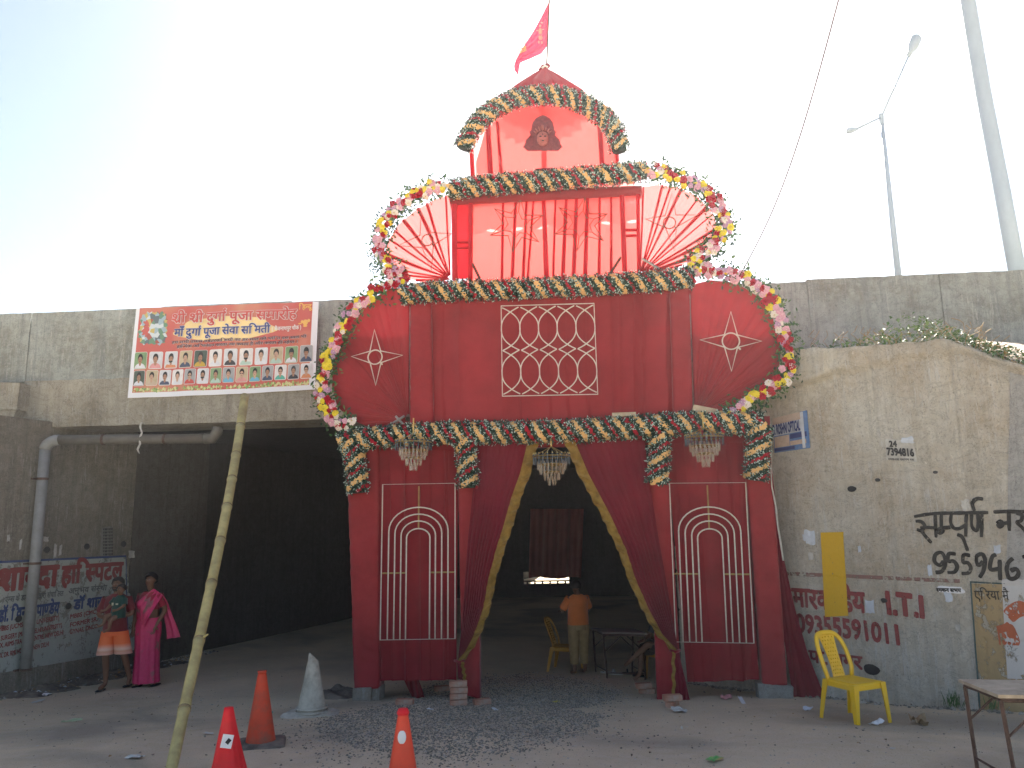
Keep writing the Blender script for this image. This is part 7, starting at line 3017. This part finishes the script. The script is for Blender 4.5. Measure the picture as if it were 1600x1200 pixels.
for s_, k, el, wr in ((-1, 'l', (-0.10, -0.05, 0.13), (-0.14, -0.10, 0.06)), (1, 'r', (0.12, -0.03, 0.12), (0.08, -0.12, 0.07))):
    J['sh' + k] = (0.02 + 0.085 * s_, 0, 0.225, 0.034)
    J['el' + k] = (*el, 0.026)
    J['wr' + k] = (*wr, 0.017)
    J['hd' + k] = (wr[0] - 0.03, wr[1] - 0.03, wr[2] - 0.01, 0.018)
    E += [('chest', 'sh' + k), ('sh' + k, 'el' + k), ('el' + k, 'wr' + k), ('wr' + k, 'hd' + k)]
    for i in range(5):
        J['q%s%d' % (k, i)] = (wr[0] - 0.05 - 0.004 * (i % 2), wr[1] - 0.045, wr[2] - 0.03 + 0.011 * i, 0.005)
        E += [('hd' + k, 'q%s%d' % (k, i))]
body('body', J, E, M['skin'], kid)
mb = MB()
mb.loft([ell((x, 0, z), rx, ry, 20, 0.02, 5) for x, z, rx, ry in ((-0.0, -0.06, 0.115, 0.10), (0.0, 0.02, 0.108, 0.095), (0.01, 0.12, 0.10, 0.088), (0.02, 0.20, 0.105, 0.086), (0.025, 0.25, 0.075, 0.06), (0.025, 0.275, 0.042, 0.042))], caps=(False, False))
sleeve(mb, (-0.05, 0, 0.22), (-0.105, -0.04, 0.14), 0.05, 0.044)
sleeve(mb, (0.09, 0, 0.22), (0.125, -0.03, 0.13), 0.05, 0.044)
mb.build('shirt', cloth('dark_green_shirt', (0.012, 0.05, 0.04), 0.05), kid, True)
mb = MB()
for x, z, w_ in ((-0.03, 0.15, 0.03), (0.045, 0.15, 0.04)):
    mb.box((x, -0.096, z), (w_, 0.006, 0.022 if x > 0 else 0.04))
mb.build('chest_print', simple('chest_print', (0.5, 0.48, 0.35), 0.6, 0.4, 40), kid)
mb = MB()
hair_cap(mb, (0.03, 0.004, 0.372), (0.074, 0.078, 0.074))
mb.build('hair', M['hair'], kid, True)
face(kid, (0.03, -0.012, 0.355), 0.76)
place(kid, g + Vector((0.115 * S, -0.17 * S, 1.13 * S)), R(-12))
kid.scale = (S, S, S)

# ---- woman in a pink sari
g = onground(226, 1072)
Hw = hgt(g, 224, 892)
S = Hw / 1.69
wom = tag(empty('person'), 'person in a bright pink sari with dark olive patches beside the man', 'person')
J, E = base_joints()
add_arm(J, E, -1, (-0.165, 0.0, 1.34), (-0.235, 0.03, 1.08), (-0.20, -0.07, 0.86), (0.1, -0.3, -1), 0.3)
add_arm(J, E, 1, (0.165, 0.0, 1.34), (0.225, 0.06, 1.09), (0.17, -0.06, 0.90), (-0.3, -0.4, -1), 0.3)
add_leg(J, E, -1, (-0.08, 0, 0.84), (-0.08, -0.02, 0.48), (-0.06, 0.02, 0.08), (-0.07, -0.12, 0.035))
add_leg(J, E, 1, (0.08, 0, 0.84), (0.10, 0.02, 0.48), (0.12, 0.12, 0.09), (0.15, 0.0, 0.04))
body('body', J, E, M['skin'], wom)
m, t, b = newmat('sari_cloth')
p = obj_pos(t)
n1 = noise_node(t, 4.2, 3, 0.5, p, 0.5)
n2 = noise_node(t, 22, 4, 0.6, p)
c = mixc(t, ramp(t, n1.outputs[0], [(0.57, 0), (0.64, 0.9)]).outputs[0], (0.52, 0.022, 0.10), (0.13, 0.09, 0.06))
c = mixc(t, ramp(t, n2.outputs[0], [(0.4, 0), (0.8, 0.4)]).outputs[0], c, (0.75, 0.06, 0.22))
t.links.new(c, b.inputs['Base Color'])
b.inputs['Roughness'].default_value = 0.6
sari = m
mb = MB()
rings = []
for z, rx, ry, cx_, fo in ((0.06, 0.185, 0.17, 0.02, .10), (0.16, 0.18, 0.16, 0.015, .09), (0.35, 0.175, 0.15, 0.01, .07), (0.60, 0.18, 0.15, 0.0, .05), (0.80, 0.195, 0.155, 0, .03), (0.90, 0.19, 0.15, 0, .02), (1.00, 0.165, 0.13, 0, .01)):
    rings.append(ell((cx_, 0, z), rx, ry, 48, fo, 11, z * 1.5))
mb.loft(rings, caps=(False, False))
mb.build('sari_skirt', sari, wom, True)
mb = MB()
mb.loft([ell((0, 0, z), rx, ry, 24) for z, rx, ry in ((1.12, 0.148, 0.122), (1.22, 0.162, 0.135), (1.32, 0.165, 0.115), (1.38, 0.11, 0.08))], caps=(False, False))
sleeve(mb, (-0.135, 0, 1.33), (-0.215, 0.02, 1.16), 0.070, 0.056)
sleeve(mb, (0.135, 0, 1.33), (0.205, 0.03, 1.16), 0.070, 0.056)
mb.build('blouse', cloth('crimson_blouse', (0.28, 0.02, 0.04), 0.05), wom, True)
mb = MB()


def drape(u, v):
    # from the left hip, across the chest, over the viewer's right shoulder
    a = Vector((-0.185, -0.03, 0.96)).lerp(Vector((0.03, -0.155, 0.86)), u)
    mid = Vector((-0.10, -0.165, 1.24)).lerp(Vector((0.13, -0.165, 1.02)), u)
    e_ = Vector((0.07, -0.03, 1.425)).lerp(Vector((0.225, -0.03, 1.33)), u)
    q = a * (1 - v) ** 2 + mid * 2 * v * (1 - v) * 1.12 + e_ * v ** 2
    q = a.lerp(mid, v * 2) if v < 0.5 else mid.lerp(e_, (v - 0.5) * 2)
    q = q + Vector((0, -0.03 * math.sin(math.pi * v) + 0.012 * math.sin(u * 22 + v * 4), 0))
    return q


mb.grid(drape, 24, 24)


def back_d(u, v):
    a = Vector((0.07, -0.03, 1.425)).lerp(Vector((0.225, -0.03, 1.33)), u)
    m_ = Vector((0.10, 0.15, 1.15)).lerp(Vector((0.30, 0.10, 1.08)), u)
    e_ = Vector((0.20, 0.17, 0.66)).lerp(Vector((0.50, 0.08, 0.70)), u)
    q = a.lerp(m_, v * 2) if v < 0.5 else m_.lerp(e_, (v - 0.5) * 2)
    return q + Vector((0.01 * math.sin(v * 9), 0.03 * math.sin(u * 14 + v * 3) * v, 0))


mb.grid(back_d, 30, 30)
mb.build('sari_drape', sari, wom, True)
mb = MB()
hair_cap(mb, (0, 0.004, 1.575), (0.096, 0.104, 0.100))
mb.ellipsoid((0, 0.10, 1.53), (0.05, 0.045, 0.05), 12, 8)
mb.build('hair', M['hair'], wom, True)
face(wom, (0, -0.018, 1.55))
for (x, y) in ((-0.075, -0.07), (0.145, 0.05)):
    mb = MB()
    mb.ellipsoid((x, y, 0.014), (0.048, 0.125, 0.016), 14, 6)
    mb.build('sandal', M['black'], wom, True)
place(wom, g, R(-8))
wom.scale = (S, S, S)

# ---- child standing in the doorway, back to the camera
g = Vector((at(905, 1056, 13.0).x, 13.0, gz(1, 13.0)))
g = onground(906, 1056)
Hb = hgt(g, 903, 904)
S = Hb / 1.69
boy = tag(empty('person'), 'child in an orange T-shirt and khaki trousers standing at the table in the doorway', 'person')
J, E = base_joints()
for k in ('jaw', 'head', 'crown'):
    x, y, z, r_ = J[k]
    J[k] = (x, y - 0.05, z - 0.02, r_ * 1.12)
add_arm(J, E, -1, (-0.18, 0, 1.35), (-0.25, -0.08, 1.12), (-0.16, -0.28, 1.05), (0, -1, 0), 0.3)
add_arm(J, E, 1, (0.18, 0, 1.35), (0.27, -0.10, 1.14), (0.18, -0.30, 1.08), (0, -1, 0), 0.3)
add_leg(J, E, -1, (-0.09, 0, 0.84), (-0.10, -0.02, 0.46), (-0.10, 0.03, 0.08), (-0.12, -0.12, 0.035))
add_leg(J, E, 1, (0.09, 0, 0.84), (0.10, -0.02, 0.46), (0.10, 0.03, 0.08), (0.13, -0.11, 0.035))
body('body', J, E, M['skin'], boy)
mb = MB()
mb.loft([ell((0, 0, z), rx, ry, 24, 0.02, 5, z * 5) for z, rx, ry in ((0.88, 0.20, 0.16), (1.0, 0.195, 0.155), (1.15, 0.19, 0.15), (1.28, 0.195, 0.145), (1.36, 0.18, 0.12), (1.41, 0.09, 0.08))], caps=(False, False))
sleeve(mb, (-0.15, 0, 1.345), (-0.245, -0.06, 1.16), 0.082, 0.072)
sleeve(mb, (0.15, 0, 1.345), (0.26, -0.08, 1.16), 0.082, 0.072)
mb.build('t_shirt', cloth('orange_tshirt', (0.62, 0.17, 0.04), 0.05), boy, True)
mb = MB()
mb.loft([ell((0, 0, z), rx, ry, 24) for z, rx, ry in ((0.95, 0.175, 0.145), (0.86, 0.19, 0.15), (0.79, 0.185, 0.15))], caps=(False, False))
for sx in (-1, 1):
    mb.loft([ell((0.095 * sx, lerp(0, 0.0, k), lerp(0.88, 0.20, k)), lerp(0.115, 0.075, k), lerp(0.13, 0.08, k), 20, 0.03, 5, k * 4) for k in (0, .2, .4, .6, .8, 1)], caps=(False, False))
mb.build('trousers', simple('khaki_trousers', (0.30, 0.20, 0.09), 0.9, 0.2, 9), boy, True)
mb = MB()
hair_cap(mb, (0, -0.045, 1.555), (0.106, 0.112, 0.108))
mb.build('hair', M['hair'], boy, True)
face(boy, (0, -0.075, 1.53))
place(boy, g, R(180 + 18))
boy.scale = (S, S, S)

# ---- seated person mostly hidden by the right curtain
g = Vector((at(1040, 1030, 13.2).x, 13.2, gz(2, 13.2)))
sit = tag(empty('person'), 'seated person half hidden behind the right crimson curtain, bare legs crossed', 'person')
J, E = base_joints()
dz = -0.42
for k in list(J):
    x, y, z, *r_ = J[k]
    J[k] = (x, y, z + dz, *r_)
add_arm(J, E, -1, (-0.18, 0, 1.35 + dz), (-0.22, -0.10, 1.10 + dz), (-0.15, -0.32, 1.05 + dz), (0, -1, -0.2), 0.3)
add_arm(J, E, 1, (0.18, 0, 1.35 + dz), (0.22, -0.10, 1.10 + dz), (0.15, -0.32, 1.05 + dz), (0, -1, -0.2), 0.3)
add_leg(J, E, -1, (-0.09, -0.02, 0.46), (-0.12, -0.42, 0.50), (-0.10, -0.50, 0.12), (-0.12, -0.62, 0.05))
add_leg(J, E, 1, (0.09, -0.02, 0.46), (0.06, -0.44, 0.60), (-0.16, -0.60, 0.36), (-0.28, -0.66, 0.24))
body('body', J, E, M['skin'], sit)
mb = MB()
mb.loft([ell((0, 0, z + dz), rx, ry, 24, 0.02, 5, z * 5) for z, rx, ry in ((0.86, 0.19, 0.16), (1.0, 0.18, 0.145), (1.15, 0.18, 0.14), (1.28, 0.19, 0.14), (1.36, 0.18, 0.12), (1.41, 0.09, 0.08))], caps=(False, False))
sleeve(mb, (-0.15, 0, 1.345 + dz), (-0.215, -0.08, 1.14 + dz), 0.08, 0.07)
sleeve(mb, (0.15, 0, 1.345 + dz), (0.215, -0.08, 1.14 + dz), 0.08, 0.07)
mb.build('shirt', simple('dark_shirt', (0.03, 0.03, 0.04), 0.9), sit, True)
mb = MB()
for sx, kn in ((-1, (-0.12, -0.40, 0.50)), (1, (0.06, -0.42, 0.60))):
    sleeve(mb, (0.09 * sx, 0.02, 0.47), kn, 0.115, 0.095, 18)
mb.build('shorts', simple('dark_shorts', (0.05, 0.04, 0.04), 0.9), sit, True)
mb = MB()
hair_cap(mb, (0, 0.0, 1.575 + dz), (0.094, 0.100, 0.098))
mb.build('hair', M['hair'], sit, True)
face(sit, (0, -0.018, 1.55 + dz))
place(sit, g, R(-55))
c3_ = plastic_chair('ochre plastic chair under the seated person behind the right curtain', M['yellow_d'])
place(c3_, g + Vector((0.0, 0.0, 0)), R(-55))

# ------------------------------------------------------------------ sun-lit dusty haze
mb = MB()
mb.box((0, 10, 6.0), (400, 400, 15.5))
hz = mb.build('haze', None)
hz.data.materials.clear()
m = bpy.data.materials.new('haze_air')
m.use_nodes = True
t = m.node_tree
for n_ in list(t.nodes):
    if n_.type != 'OUTPUT_MATERIAL':
        t.nodes.remove(n_)
v_ = t.nodes.new('ShaderNodeVolumePrincipled')
v_.inputs['Color'].default_value = (0.95, 0.97, 1.0, 1)
v_.inputs['Density'].default_value = 0.0008
v_.inputs['Anisotropy'].default_value = 0.45
t.links.new(v_.outputs[0], t.nodes['Material Output'].inputs['Volume'])
hz.data.materials.append(m)
tag(hz, 'thin dusty haze in the bright air', kind='stuff')
